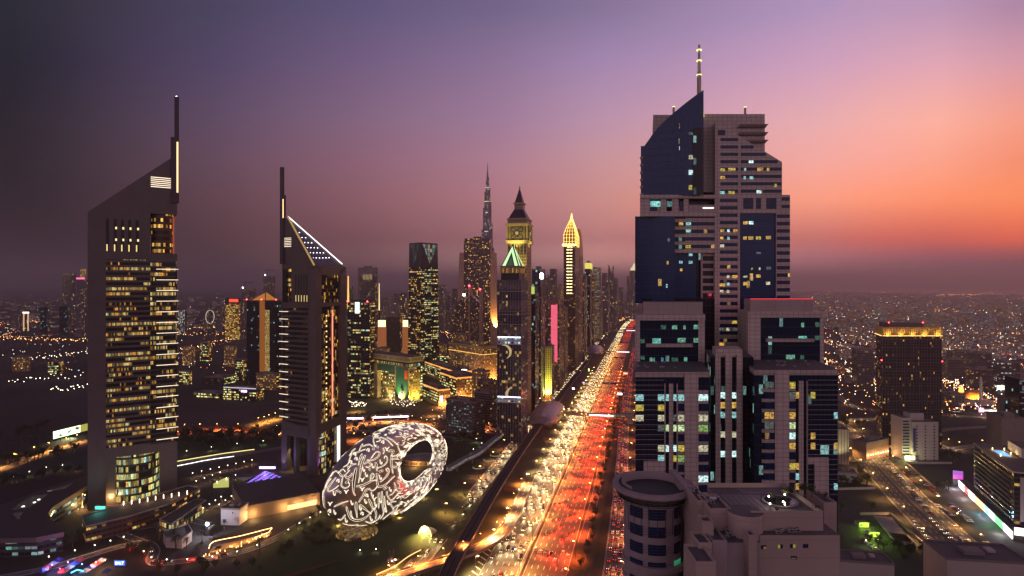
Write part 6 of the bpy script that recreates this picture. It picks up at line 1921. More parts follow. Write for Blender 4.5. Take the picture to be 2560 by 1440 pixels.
for i, (a, b) in enumerate((((868, 1046), (908, 1046)), ((932, 1044), (1021, 1041)))):
 p, p2 = G(a[0], a[1], 5), G(b[0], b[1], 5)
 o = thing('underpass_bridge', ('left' if i == 0 else 'right') + ' low road bridge with a violet white light line before the gate building', 'bridge', (p.x, p.y, 0))
 dd = (p2 - p).normalized(); nn = Vector((-dd.y, dd.x, 0)); L_ = (p2 - p).length
 q = MB(); q.obox(p, dd, nn, -3, L_ + 3, .2, 14, 4, 6.5, M_conc); q.build('deck', o)
 for t in (.0, .5, 1.0):
  q = MB(); q.obox(p, dd, nn, L_ * t - 1, L_ * t + 1, 1, 12, 0, 4, M_conc); q.build('pier', o)
 q = MB(); q.tube([p + nn * 0 + Vector((0, 0, 0)), p2], .9, em('violet_white', (.85, .7, 1), 6), 6); q.build('light_line', o)
# ================================================================== BIG RIGHT TOWER
M_bei = clad('tower_beige', (.56, .47, .435), 2.2, 1.65, .6, .5)
M_bei2 = clad('tower_beige_dark', (.47, .39, .365), 2.2, 1.65, .6, .5)
M_navy = fac('navy_curtain_wall', (.03, .035, .06), (.018, .045, .125), .012, (.02, .98, .03, .97), 'mix', 1.1, 0, .10, metal=.15)
M_navy2 = fac('navy_curtain_lower', (.025, .03, .045), (.010, .022, .05), .03, (.03, .97, .04, .96), 'cool', 1.0, .05, .09)
M_rib = fac('ribbon_glass', (.03, .03, .05), (.014, .032, .095), .04, (.03, .97, .02, .98), 'mix', 1.3, .1, .1)
M_gdk = fac('dark_recess_glass', (.02, .02, .025), (.01, .014, .024), .05, (.04, .96, .04, .96), 'cool', .8, 0, .1)
bt = thing('stepped_tower', 'large stepped beige and blue glass tower with sail shaped top and lit mast', 'tower', (P(1840, 0, 270).x, 270, 0))
SKEW = .2217     # the side walls run parallel to the highway
def sb(name, x0, x1, y0, y1, D, dep, m, cell=None, top=None, store=None, zlo=None, par=None):
 """block whose front face, D metres away, covers columns x0..x1 and rows y0 (top)..y1 (bottom)"""
 q = store or MB()
 a, b, s_ = kx(x0) * D, kx(x1) * D, SKEW * dep
 z0_b, z1_b = zat(y1, D) if zlo is None else zlo, zat(y0, D)
 q.hexa([(a, D, z0_b), (b, D, z0_b), (b + s_, D + dep, z0_b), (a + s_, D + dep, z0_b), (a, D, z1_b), (b, D, z1_b), (b + s_, D + dep, z1_b), (a + s_, D + dep, z1_b)], m, cell, top)
 if not store:
  return q.build(name, par or bt)
 return q
WINS = []
def win(x0, x1, y0, y1, D, m, pr=.12):
 WINS.append((x0, x1, y0, y1, D, m, pr))
DM = 270
q = MB()
sb('', 1758, 1912, 285, 480, DM + 6, 34, M_bei, store=q)
sb('', 1633, 1757.9, 287, 400, DM + 12, 26, M_bei2, store=q)
q.build('rear_block', bt)
q = MB()
for y in (312, 332, 351):
 D = DM + 5
 q.hexa([(kx(1845) * D, D - .6, zat(y + 5, D)), (kx(1911) * D, D - .6, zat(y + 5, D)), (kx(1911) * D + 6.6, D + 30, zat(y + 5, D)), (kx(1845) * D + 6.6, D + 30, zat(y + 5, D)),
   (kx(1845) * D, D - 1.5, zat(y, D)), (kx(1918) * D, D - 1.5, zat(y, D)), (kx(1918) * D + 6.6, D + 30, zat(y, D)), (kx(1845) * D + 6.6, D + 30, zat(y, D))], M_bei2)
q.build('cornice_fins', bt)
def wedge(name, pts, D, dep, m):
 q = MB()
 extr(q, [P(x, y, D) for x, y in pts], Vector((SKEW * dep, dep, 0)), m)
 return q.build(name, bt)
wedge('raked_wing', [(1788, 487), (1955, 487), (1955, 405), (1788, 303)], DM, 30, M_bei)
wedge('shaft_wall', [(1787, 905), (1850, 905), (1850, 533), (1975, 533), (1975, 487), (1787, 487)], DM, 26, M_bei)
wedge('side_bay', [(1940, 745), (1975, 745), (1975, 533.2), (1940, 533.2)], DM + .02, 26, M_bei)
sb('glass_bay', 1850.1, 1939.9, 533.5, 870, DM + .8, 20, M_navy, (1.5, 3.3))
ys = [345 + 18.4 * k for k in range(8)]
def rake(y):   # right limit of the raked wall at row y
 return 1788 + (y - 303) * (1955 - 1788) / (405 - 303)
for k, y in enumerate(ys):
 xr = min(1954, rake(y) - 3)
 win(1801, min(1845, xr), y, y + 8, DM, M_rib)
 if xr > 1856: win(1852, xr, y, y + 8, DM, M_rib)
win(1795, 1813, 325, 338, DM, M_rib)
for k in range(21):
 y = 497 + k * 18.4
 if y > 865: break
 win(1799.5, 1844, y, y + 8.5, DM, M_rib)
for x0, x1, y0, y1 in ((1858, 1883, 495, 522), (1890, 1902, 495, 522), (1916, 1941, 495, 522), (1954, 1974.6, 493, 502), (1954, 1974.6, 512, 520)):
 win(x0, x1, y0, y1, DM, M_rib)
for k in range(12):
 y = 536 + k * 18.4
 win(1942, 1974.6, y, y + 9, DM, M_rib)
wedge('left_wing_wall', [(1678, 632), (1787, 632), (1787, 541), (1678, 541)], DM + .4, 22, M_bei)
for k in range(5):
 y = 536 + k * 18.9
 win(1714, 1786, y, y + 9, DM + .4, M_rib)
 win(1679, 1713.6, y, y + 11, DM + .4, M_gdk)
sb('recess_glass', 1678, 1740, 632.5, 760, DM + 3, 18, M_navy, (1.6, 3.3))
sb('recess_side_wall', 1740.1, 1752, 632.5, 760, DM + 3.5, 12, M_gdk, (1.2, 3.3))
q = MB(); sb('', 1752.1, 1786.9, 632.5, 905, DM + 2, 14, M_bei2, store=q)
q.build('balcony_stack', bt)
for k in range(13):
 y = 640 + k * 18.6
 win(1757, 1783, y, y + 12, DM + 2, M_gdk)
sb('band_storey', 1600, 1786.8, 487, 496, DM - 1.2, 27, M_bei)
sb('band_storey', 1600, 1786.8, 528, 541, DM - .9, 26.8, M_bei)
q = MB()
for x0, x1 in ((1600, 1625), (1652, 1666), (1680, 1697), (1709, 1722)):
 sb('', x0, x1, 496.2, 527.8, DM - .5, 20, M_bei, store=q)
q.build('band_piers', bt)
sb('terrace_back', 1600.5, 1786, 496.3, 527.7, DM + 4, 14, M_gdk, (3, 5))
win(1626, 1651, 503, 517, DM - .3, room('teal_room', (.35, .9, .85), .6), .3); win(1667, 1679.5, 503, 517, DM - .3, room('teal_dim', (.3, .7, .7), .25), .3)
win(1698, 1708, 503, 527, DM - .3, M_rib, .3); win(1626, 1651, 518, 527.6, DM - .3, M_rib, .3)
win(1757, 1784, 519, 521, DM - .6, em('terrace_lamp', (1, .95, .9), 2.5), .2)
q = MB(); sb('', 1723, 1786.5, 512, 527, DM - .6, .3, M_bei2, store=q); q.build('terrace_parapet', bt)
def curved(name, xs, ytop, ybot, D, bulge, m, cell=(1.6, 3.3), dep=12, n=14):
 """convex glass wall between columns xs, top row given by a function of column"""
 q = MB()
 X0_, X1_ = kx(xs[0]) * D, kx(xs[1]) * D
 pts = []
 for i in range(n + 1):
  t = i / n
  yy = D + dep * ((1 - t) ** 2.2) * .9 - 0
  x = (X0_ + (X1_ - X0_) * (t ** 1.15))
  pts.append((x, yy))
 per = 0
 for i in range(n):
  a, b = pts[i], pts[i + 1]
  pa, pb = CX + a[0] / a[1] * F, CX + b[0] / b[1] * F
  za, zb = zat(ytop(pa), a[1]), zat(ytop(pb), b[1])
  L_ = math.hypot(b[0] - a[0], b[1] - a[1])
  z0a = zat(ybot, D)
  u0, u1 = per / cell[0], (per + L_) / cell[0]
  q.face([(a[0], a[1], z0a), (b[0], b[1], z0a), (b[0], b[1], zb), (a[0], a[1], za)], m, uv=[(u0, z0a / cell[1]), (u1, z0a / cell[1]), (u1, zb / cell[1]), (u0, za / cell[1])])
  q.face([(a[0], a[1], za), (b[0], b[1], zb), (b[0] + .4, b[1] + 1.2, zb), (a[0] + .4, a[1] + 1.2, za)], M_bei2)
  per += L_
 e = pts[-1]
 pe = CX + e[0] / e[1] * F
 q.face([(e[0], e[1], zat(ybot, D)), (e[0] + 3.5, e[1] + 16, zat(ybot, D)), (e[0] + 3.5, e[1] + 16, zat(ytop(xs[0]), D)), (e[0] + .6, e[1] + 3, zat(ytop(pe), D)), (e[0], e[1], zat(ytop(pe), D))], M_gdk, (1.5, 3.3))
 b0 = pts[0]
 q.face([(e[0] + 3.5, e[1] + 16, zat(ybot, D)), (b0[0] + 2, b0[1] + 8, zat(ybot, D)), (b0[0] + 2, b0[1] + 8, zat(ytop(xs[0]), D)), (e[0] + 3.5, e[1] + 16, zat(ytop(xs[0]), D))], M_gdk, (1.5, 3.3))
 q.face([(b0[0] + 2, b0[1] + 8, zat(ybot, D)), (b0[0], b0[1], zat(ybot, D)), (b0[0], b0[1], zat(ytop(xs[0]), D)), (b0[0] + 2, b0[1] + 8, zat(ytop(xs[0]), D))], m, cell)
 return q.build(name, bt)
def sail_top(px):
 t = max(0, min(1, (px - 1615) / (1758 - 1615)))
 return 365 - (365 - 225) * (t ** .72)
curved('glass_sail', (1615, 1759), sail_top, 487, DM - 2.5, 0, M_navy)
sb('dark_slot', 1733, 1757.5, 320, 486.8, DM - 2.7, 4, M_gdk, (1.4, 3.3))
curved('glass_drum', (1600, 1687), lambda p: 541, 760, DM - 1.5, 0, M_navy)
for k in range(6):
 y = 392 + k * 18.4
 cx_, cy_ = kx(1614) * (DM + 8), DM + 9
 q = MB(); q.cyl((cx_, cy_), 2.1, 2.5, zat(y + 6, DM + 8), zat(y, DM + 8), M_bei2, 16); q.build('balcony', bt)
 q = MB(); q.cyl((cx_, cy_), 1.5, 1.5, zat(y + 18.4, DM + 8), zat(y + 6, DM + 8), M_gdk, 12); q.build('balcony_glazing', bt)
M_mst = mat('mast_pale', (.42, .36, .28), .6)
xm = kx(1753) * DM
q = MB(); q.cyl((xm, DM + 3), 1.15, .95, zat(300, DM), zat(180, DM), M_mst, 10); q.cyl((xm, DM + 3), .8, .65, zat(180, DM), zat(145, DM), M_mst, 10); q.cyl((xm, DM + 3), .6, .5, zat(145, DM), zat(106, DM), M_mst, 10); q.build('mast', bt)
for y in (118, 145, 181):
 q = MB(); q.cyl((xm, DM + 3), 1.25, 1.25, zat(y + 1.6, DM), zat(y, DM), em('mast_ring', (1, .95, .35), 1.6), 10); q.build('mast_ring_light', bt)
q = MB(); q.hexa([(xm + .9, DM + 3, zat(287, DM)), (xm + 2.4, DM + 3, zat(287, DM)), (xm + 2.4, DM + 5, zat(287, DM)), (xm + .9, DM + 5, zat(287, DM)), (xm + .6, DM + 3, zat(235, DM)), (xm + .8, DM + 3, zat(235, DM)), (xm + .8, DM + 5, zat(235, DM)), (xm + .6, DM + 5, zat(235, DM))], em('mast_foot_glow', (1, .75, .25), .8)); q.build('mast_buttress', bt)
lamp_light('SPOT', (xm - 2.5, DM - .5, zat(228, DM)), 3000, (1, .95, .5), bt, .3, 40, (.07, .1, 1))
lamp_light('SPOT', (xm + 3, DM - .5, zat(275, DM)), 3000, (1, .85, .4), bt, .3, 40, (-.05, .1, 1))
for px, y0, y1 in ((1687, 263, 290), (1867, 264, 286)):
 q = MB(); q.cyl((kx(px) * (DM + 12), DM + 14), .55, .55, zat(y1 + 8, DM + 12), zat(y0 + 2, DM + 12), M_mst, 8); q.build('chimney', bt)
 q = MB(); q.cyl((kx(px) * (DM + 12), DM + 14), .65, .65, zat(y0 + 2, DM + 12), zat(y0, DM + 12), MATS['mast_ring'], 8); q.build('chimney_light', bt)
sb('core_shaft', 1606, 1970, 745.5, 900, DM + 1.5, 20, M_gdk, (1.6, 3.3), zlo=0)
D2 = 244
for x0, x1, yt, fx0, fx1, gx0, gx1, yg in ((1607, 1757, 755, 1588, 1763, 1600, 1746, 803), (1876, 2033, 748, 1870, 2060, 1902, 2050, 797)):
 sb('parapet_block', x0, x1, yt, yt + 34, D2 + 2, 16, clad('louvre_cladding', (.46, .39, .37), 6, .45, .6, .6), top=M_roof)
 sb('cornice', fx0, fx1, yt + 31, yt + 46, D2, 22, M_bei)
 sb('frame_pier', fx0, gx0, yt + 46.2, 931, D2 + .3, 20, M_bei); sb('frame_pier', gx1, fx1 - 1, yt + 46.2, 931, D2 + .3, 20, M_bei)
 sb('glass_front', gx0 + .05, gx1 - .05, yt + 46.3, 932, D2 + .8, 18, M_navy2, (1.5, 3.6))
 yb = 868 if x0 < 1800 else 855
 sb('canopy', gx0 + 15, gx1 - 14, yb - 8, yb, D2 - 1.6, 2.3, M_bei2)
q = MB(); sb('', 1876, 2033, 746.8, 747.6, D2 + 1.8, .4, em('red_line', (1, .03, .06), 2.2), store=q); q.build('red_parapet_light', bt)
lamp_light('SPOT', (kx(1880) * D2, D2 + 4, zat(742, D2)), 900, (1, .05, .15), bt, .5, 130, (.2, .7, .25))
for (x, y, w_, h_, k) in ((1652, 813, 13, 10, 0), (1680, 813, 13, 10, 1), (1708, 813, 6, 10, 1), (1734, 812, 12, 11, 1), (1631, 846, 21, 16, 2), (1694, 845, 20, 11, 1), (1734, 845, 12, 11, 1), (1600.5, 848, 11, 10, 0), (1600.5, 889, 11, 10, 0), (1624, 894, 13, 11, 1), (1653, 894, 6, 11, 3), (1679, 894, 16, 10, 0), (1710, 893, 8, 11, 1),
                           (2003, 807, 7, 11, 1), (2038, 806, 11, 11, 0), (1996, 840, 21, 15, 2), (2037, 839, 12, 11, 0), (1965, 887, 22, 11, 1), (2001, 888, 9, 10, 0)):
 win(x, x + w_, y, y + h_, D2 + .8, room(('room_green', 'room_mint', 'room_teal', 'room_blue')[k], ((.15, .6, .4), (.3, .85, .6), (.25, .9, .75), (.1, .5, .8))[k], (.12, .3, .4, .4)[k]), .06)
D3 = 215
W3 = [  # x0, x1, ytop
 (1588, 1775, 935), (1902, 2095, 930)]
sb('wing_body', 1588.5, 1774.5, 940, 1200, D3 + .6, 34, M_navy2, (1.6, 3.6), M_roof, zlo=0)
sb('wing_body', 1886, 2094.5, 935, 1240, D3 + .6, 34, M_navy2, (1.6, 3.6), M_roof, zlo=0)
sb('wing_parapet', 1588, 1775, 930, 943, D3, 35, M_bei2, top=M_roof)
sb('wing_parapet', 1886, 2095, 925, 938, D3, 35, M_bei2, top=M_roof)
FH = 25.4
q = MB()
sb('', 1711, 1746, 935, 1440, D3 - .8, 3, M_bei, store=q)
sb('', 1672.5, 1683, 960, 1440, D3 - .6, 2.6, M_bei, store=q); sb('', 1661, 1664, 960, 1440, D3 - .6, 2.6, M_bei2, store=q); sb('', 1691.5, 1694.5, 960, 1440, D3 - .6, 2.6, M_bei2, store=q)
sb('', 1609, 1661, 1154, 1440, D3 - .7, 2.6, M_bei, store=q)
sb('', 1938, 1973, 930, 1440, D3 - .8, 3, M_bei, store=q)
sb('', 1998, 2009, 953, 1440, D3 - .6, 2.6, M_bei, store=q); sb('', 2017, 2020, 953, 1440, D3 - .6, 2.6, M_bei2, store=q)
sb('', 2037, 2072, 1145, 1440, D3 - .7, 2.6, M_bei, store=q); sb('', 2020.2, 2037, 1145, 1160, D3 - .7, 2.6, M_bei, store=q)
q.build('pilaster', bt)
q = MB()
for k in range(11):
 y = 976 + k * FH
 sb('', 1694.6, 1710.9, y, y + 8, D3 - .2, 1.5, M_bei2, store=q); sb('', 1746.1, 1771, y, y + 8, D3 - .2, 1.5, M_bei2, store=q)
 sb('', 1911, 1937.9, y - 4, y + 4, D3 - .3, 1.5, M_bei2, store=q); sb('', 1973.1, 1989, y - 6, y + 2, D3 - .2, 1.5, M_bei2, store=q)
 sb('', 1905, 1911, y - 4, y + 4, D3 - .3, 14, M_bei2, store=q)
q.build('spandrels', bt)
q = MB()
for k in range(24):
 y = 950 + k * 12.4
 if y < 1150: sb('', 1588.6, 1660.8, y, y + .8, D3 + .45, .16, M_bei2, store=q)
 sb('', 2020.4, 2094.4, y, y + .8, D3 + .45, .16, M_bei2, store=q)
q.build('glazing_bars', bt)
mi = {'c': room('lit_cyan', (.45, .95, .95), .5), 'C': room('lit_white_cyan', (.7, 1, .97), .85), 'y': room('lit_yellow', (1, .78, .12), .42), 'o': room('lit_amber', (1, .58, .12), .5), 'w': room('lit_cream', (.95, .9, .6), .45), 'g': room('lit_green', (.5, .85, .25), .35), 'G': room('lit_lime', (.75, 1, .5), .6), 'd': room('lit_dim', (.3, .4, .35), .2), 'D': M_rib}
def lit_panel(m0):
 return m0
COLS_L = [(1588.8, 1609), (1645, 1660.5), (1664.5, 1672), (1683.5, 1691), (1695, 1710.5), (1746.5, 1770)]
ROWS_L = ['cccccC', 'yy..DD', 'ww..ww', '.d GGg'.replace(' ', '') + 'g', '....DD', '.wwwww', '.c.yGD', '....DD', '.....C', '....DD']
GRID_L = {0: 'cccccC', 1: 'yy..DD', 2: 'ww.dww', 3: '.dGGGg', 4: '....DD', 5: '.wCCyw', 6: '.c.ygD', 7: '....DD', 8: '.....C', 9: '....DD', 10: '....DD'}
for k, row in GRID_L.items():
 y = 986 + k * FH
 for (x0, x1), ch in zip(COLS_L, row):
  if ch == '.': continue
  if y > 1150 and x1 < 1661: continue
  win(x0, x1, y, y + 16, D3 - (.25 if x0 > 1661 else -.55), mi[ch], .08)
COLS_R = [(1912, 1934), (1974, 1988.5), (1989.5, 1997.5), (2027, 2038), (2085, 2094)]
GRID_R = {-1: 'dy...', 0: 'Ddoy.', 1: 'DD...', 2: 'oo..c', 3: 'dG...', 4: 'DC.o.', 5: 'Do.oo', 6: 'DD.o.', 7: 'Dyo..', 8: 'DDcc.', 9: 'DDo.c', 10: 'DD...'}
for k, row in GRID_R.items():
 y = 980 + k * FH
 for (x0, x1), ch in zip(COLS_R, row):
  if ch == '.': continue
  if y > 1130 and 2020 < x0 < 2072: continue
  win(x0, x1, y, y + 16, D3 - (.3 if x0 < 1990 else -.55), mi[ch], .08)
DC = 224
sb('centre_body', 1776, 1884, 893, 1440, DC + 2, 26, M_gdk, (1.4, 3.6), M_roof, zlo=0)
sb('centre_cap', 1790, 1856, 873, 893, DC + 1, 12, M_bei)
q = MB()
for x0, x1 in ((1789, 1801.5), (1814, 1830), (1842, 1856.5)):
 sb('', x0, x1, 886, 1440, DC, 3, M_bei, store=q, zlo=0)
q.build('centre_pilasters', bt)
GRID_C = {0: 'CC', 1: 'oo', 2: 'cc', 4: 'ww', 6: 'CC', 10: 'ow', 11: '.c'}
for k, row in GRID_C.items():
 y = 981 + k * 24.4
 for (x0, x1), ch in zip(((1801.7, 1813.8), (1830.2, 1841.8)), row):
  if ch != '.': win(x0, x1, y, y + 15, DC + 1.9, mi[ch], .1)
LW_ = [(1642, 349, 12, 8, 'o'), (1698, 309, 8, 12, 'o'), (1697, 347, 10, 12, 'w'), (1698, 366, 12, 9, 'C'), (1722, 331, 10, 7, 'd'), (1722, 388, 10, 10, 'w'), (1722, 425, 10, 12, 'C'), (1722, 463, 8, 12, 'y'), (1629, 430, 5, 6, 'c'), (1645, 427, 6, 7, 'c'), (1625, 452, 9, 4, 'o'), (1641, 450, 11, 4, 'o'), (1645, 464, 6, 8, 'd'),
       (1624, 541, 10, 8, 'w'), (1624, 560, 10, 8, 'd'), (1641, 596, 10, 9, 'w'), (1624, 636, 10, 8, 'y'), (1624, 654, 10, 8, 'o'), (1624, 711, 10, 8, 'w'), (1665, 710, 9, 9, 'c'), (1667, 653, 9, 8, 'o'), (1669, 596, 6, 8, 'd'),
       (1698, 652, 8, 7, 'c'), (1722, 652, 9, 7, 'c'), (1700, 671, 6, 7, 'o'), (1722, 634, 9, 6, 'c'), (1720, 746, 10, 7, 'y'),
       (1858, 553, 11, 8, 'o'), (1872, 553, 11, 8, 'C'), (1858, 591, 9, 8, 'o'), (1871, 591, 12, 8, 'o'), (1890, 591, 12, 8, 'y'), (1915, 590, 12, 8, 'o'), (1890, 630, 12, 5, 'd'), (1858, 689, 10, 5, 'w'), (1890, 686, 11, 8, 'o'), (1916, 667, 11, 7, 'd'), (1915, 704, 10, 8, 'w'), (1858, 705, 10, 8, 'o'), (1878, 669, 4, 6, 'y'), (1897, 669, 4, 6, 'w')]
for x, y, w_, h_, k in LW_:
 dd = DM - 2.7 if y < 487 and x > 1700 else DM - 1.5
 if x < 1700 and y < 490:
  t = (x - 1615) / 144; dd = DM - 2.5 + 12 * ((1 - max(0, t) ** .87) ** 2.2) * .9
 elif x < 1690 and y > 530:
  t = (x - 1600) / 87; dd = DM - 1.5 + 12 * ((1 - max(0, t) ** .87) ** 2.2) * .9
 elif 1690 <= x < 1745: dd = DM + 3 if y > 540 else dd
 elif x > 1850: dd = DM + .8
 win(x, x + w_, y, y + h_, dd, mi[k], .14)
for (x0, x1, y, k) in ((1801, 1812, 421, 'y'), (1820, 1838, 420, 'y'), (1860, 1865, 420, 'c'), (1893, 1902, 420, 'o'), (1917, 1923, 420, 'y'), (1801, 1812, 440, 'o'), (1859, 1864, 441, 'c'), (1874, 1883, 441, 'c'), (1872, 1883, 401, 'C'), (1800, 1811, 478, 'c'), (1821, 1836, 478, 'y'), (1891, 1903, 476, 'C'), (1936, 1941, 460, 'y'),
      (1697, 1708, 556, 'o'), (1715, 1727, 556, 'c'), (1715, 1727, 574, 'c'), (1714, 1727, 613, 'y'), (1801, 1810, 573, 'o'), (1818, 1824, 573, 'C'), (1833, 1843, 573, 'o'), (1800, 1808, 592, 'o'), (1818, 1824, 592, 'c'), (1800, 1810, 611, 'w'), (1831, 1843, 688, 'o'), (1817, 1823, 688, 'w'), (1799, 1812, 709, 'o'), (1817, 1823, 707, 'c'), (1800, 1808, 725, 'w'),
      (1817, 1823, 725, 'w'), (1830, 1842, 802, 'y'), (1798, 1810, 820, 'd'), (1816, 1823, 820, 'w'), (1832, 1842, 820, 'd'), (1798, 1810, 857, 'o')):
 win(x0, x1, y, y + 7, DM, mi[k], .2)
WINS.sort(key=lambda a: -(a[1] - a[0]) * (a[3] - a[2]) * (1 if a[5] is not M_rib else 3))
rest = MB()
for i, (x0, x1, y0, y1, D, m, pr) in enumerate(WINS):
 q = MB() if i < 100 else rest
 q.box(kx(x0) * D, kx(x1) * D, D - pr, D + .05, zat(y1, D), zat(y0, D), m, (1.6, 2.4) if 'ribbon' in m.name or 'dark' in m.name or 'navy' in m.name else None)
 if i < 100:
  n = int((x1 - x0) / F * D / 1.5)
  for k in range(1, n):
   xx = kx(x0 + (x1 - x0) * k / n) * D
   q.box(xx - .05, xx + .05, D - pr - .04, D - pr - .003, zat(y1, D), zat(y0, D), M_dark)
  q.build('window', bt)
tag(rest.build('small_window', bt), kind='stuff')
# ================================================================== NEAR ROOFTOPS (bottom right)
M_wht = clad('cream_render', (.44, .35, .31), 30, 3.3, .85, .8)
M_wht2 = mat('mauve_render', (.33, .27, .285), .85, 0, .15, .4)
M_deck = mat('roof_deck', (.12, .10, .11), .9, 0, .25, .5)
rt = thing('round_tower_block', 'near round tower block with wide disc shaped roof rim beside a beige stair core', 'building', (kx(1632) * 132, 132, 0))
DR = 132
cx_, cy_ = kx(1632) * DR, DR
zR = zat(1208, DR)
ZD = zR - 3.0
q = MB()
q.cyl((cx_, cy_), 6.9, 8.6, zR - 2.6, zR - .81, M_bei2, 56, cap=False); q.build('rim_soffit', rt)
q = MB()
for k in range(4):
 q.cyl((cx_, cy_), 8.25 - k * .3, 8.45 - k * .3, zR - 1.25 - k * .45, zR - 1.1 - k * .45, M_dark, 48)
q.build('soffit_louvres', rt)
q = MB()
def ringwall(q, r0, r1, z0, z1, m, a0, a1, n=40):
 for i in range(n):
  b0, b1 = R(a0 + (a1 - a0) * i / n), R(a0 + (a1 - a0) * (i + 1) / n)
  pin_ = [(cx_ + r0 * math.cos(b), cy_ + r0 * math.sin(b)) for b in (b0, b1)]
  pou = [(cx_ + r1 * math.cos(b), cy_ + r1 * math.sin(b)) for b in (b0, b1)]
  q.face([(*pou[0], z0), (*pou[1], z0), (*pou[1], z1), (*pou[0], z1)], m)
  q.face([(*pin_[1], z0), (*pin_[0], z0), (*pin_[0], z1), (*pin_[1], z1)], m)
  q.face([(*pin_[0], z1), (*pou[0], z1), (*pou[1], z1), (*pin_[1], z1)], m)
 for b in (a0, a1):
  b = R(b); q.face([(cx_ + r0 * math.cos(b), cy_ + r0 * math.sin(b), z0), (cx_ + r1 * math.cos(b), cy_ + r1 * math.sin(b), z0), (cx_ + r1 * math.cos(b), cy_ + r1 * math.sin(b), z1), (cx_ + r0 * math.cos(b), cy_ + r0 * math.sin(b), z1)], m)
ringwall(q, 6.45, 6.75, ZD, zR + .55, M_wht2, 10, 215)
ringwall(q, 5.3, 6.44, ZD, zR - 1.7, M_wht2, 14, 206)
q.build('curved_parapet', rt)
q = MB(); ringwall(q, 6.46, 6.76, ZD, zR - .3, M_wht2, 215, 370); q.build('low_parapet', rt)
q = MB(); ringwall(q, 6.8, 8.75, zR - .8, zR, M_wht2, 0, 360, 56); q.build('roof_rim', rt)
q = MB(); ringwall(q, 6.85, 7.4, zR + .005, zR + .05, mat('gutter_dark', (.05, .045, .05), .9), 0, 360, 56); q.build('gutter', rt)
q = MB(); q.cyl((cx_, cy_), 6.4, 6.4, ZD - .3, ZD + .02, M_deck, 48); q.build('roof_deck', rt)
zf = zR - 2.6
q = MB(); q.cyl((cx_, cy_), 6.3, 6.3, 0, ZD - .31, M_wht2, 48); q.build('round_shaft', rt)
for k in range(5):
 z1 = zf - .9 - k * 3.7
 for a0, a1 in ((-152, -122), (-112, -78), (-60, -38)):
  q = MB()
  N = 8
  for i in range(N):
   b0, b1 = R(a0 + (a1 - a0) * i / N), R(a0 + (a1 - a0) * (i + 1) / N)
   rr = 6.36
   q.face([(cx_ + rr * math.cos(b0), cy_ + rr * math.sin(b0), z1 - 2.3), (cx_ + rr * math.cos(b1), cy_ + rr * math.sin(b1), z1 - 2.3), (cx_ + rr * math.cos(b1), cy_ + rr * math.sin(b1), z1), (cx_ + rr * math.cos(b0), cy_ + rr * math.sin(b0), z1)], M_rib if not (k == 3 and a0 == -60) else em('green_room', (.1, .7, .35), .25), uv=[(i * .5, k), (i * .5 + .5, k), (i * .5 + .5, k + 1), (i * .5, k + 1)])
  q.build('window', rt)
 q = MB()
 for zz in (z1 - .5, z1 - 1.1, z1 - 1.7):
  q.tube([(cx_ + 6.5 * math.cos(R(a)), cy_ + 6.5 * math.sin(R(a)), zz) for a in range(-160, -30, 6)], .04, M_alu, 3)
 q.build('shade_rails', rt)
q = MB()
for a in range(-170, -20, 15):
 q.tube([(cx_ + 8.5 * math.cos(R(a)), cy_ + 8.5 * math.sin(R(a)), zR - .9), (cx_ + 6.6 * math.cos(R(a)), cy_ + 6.6 * math.sin(R(a)), zR - 4.2), (cx_ + 6.45 * math.cos(R(a)), cy_ + 6.45 * math.sin(R(a)), zR - 9)], .07, M_alu, 4)
q.build('bracket', rt)
for k in range(3):
 z1 = zf - 13 - k * 3.6
 q = MB(); q.cyl((cx_ + .4, cy_ - .2), 7.0, 7.0, z1 - 1.1, z1, M_wht2, 48); q.build('balcony_band', rt)
q = MB()
q.box(kx(1722) * 126, kx(1752) * 126, 124.5, 141, 0, zat(1292, 126), M_wht2, top=M_deck); q.build('link_block', rt)
q = MB(); q.box(kx(1722) * 124, kx(1738) * 124, 124.2, 139, zat(1292, 126) - 1, zR + .9, M_wht2); q.build('fin_wall', rt)
sb2 = thing('terrace_block', 'near cream block with rooftop garden terrace and stepped stair towers at the bottom right', 'building', (kx(1900) * 112, 112, 0))
def bb(name, x0, x1, ytop, D, dep, m=M_wht, top=M_deck, zlo=0, parapet=.5, wall=None):
 q = MB()
 z = zat(ytop, D)
 X0_, X1_ = kx(x0) * D, kx(x1) * D
 q.box(X0_, X1_, D, D + dep, zlo, z, m, top=top)
 if parapet:
  t = .22
  q.box(X0_, X1_, D, D + t, z, z + parapet, m); q.box(X0_, X1_, D + dep - t, D + dep, z, z + parapet, m)
  q.box(X0_, X0_ + t, D + t, D + dep - t, z, z + parapet, m); q.box(X1_ - t, X1_, D + t, D + dep - t, z, z + parapet, m)
 return q.build(name, sb2)
bb('stair_tower', 1744, 1772, 1258, 118, 9)
bb('stair_tower', 1775, 1828, 1278, 114, 8)
bb('stair_tower', 1756, 1784, 1310, 110, 3, M_wht)
bb('stair_tower', 1746, 1780, 1364, 106, 5, M_wht)
bb('stair_tower', 1781, 1818, 1358, 107, 6, M_wht2)
bb('lower_roof', 1739, 1790, 1412, 100, 7, M_wht)
bb('flat_roof', 1818, 1900, 1362, 108, 9, M_wht2, parapet=.35)
DT = 112
zT = zat(1290, DT)
q = MB()
q.box(kx(1838) * DT, kx(2058) * DT, DT, DT + 16, zat(1420, DT), zT, M_wht, top=M_deck)
q.box(kx(1900) * (DT - 2), kx(2100) * (DT - 2), DT - 2, DT + 14, 0, zat(1338, DT - 2), M_wht, top=M_deck)
q.build('main_block', sb2)
q = MB()
bx_, by_ = kx(1868) * DT, DT + 1
q.cyl((bx_, by_), 3.2, 3.2, zat(1382, DT), zT + .6, M_wht, 30, top=M_deck); q.build('curved_bastion', sb2)
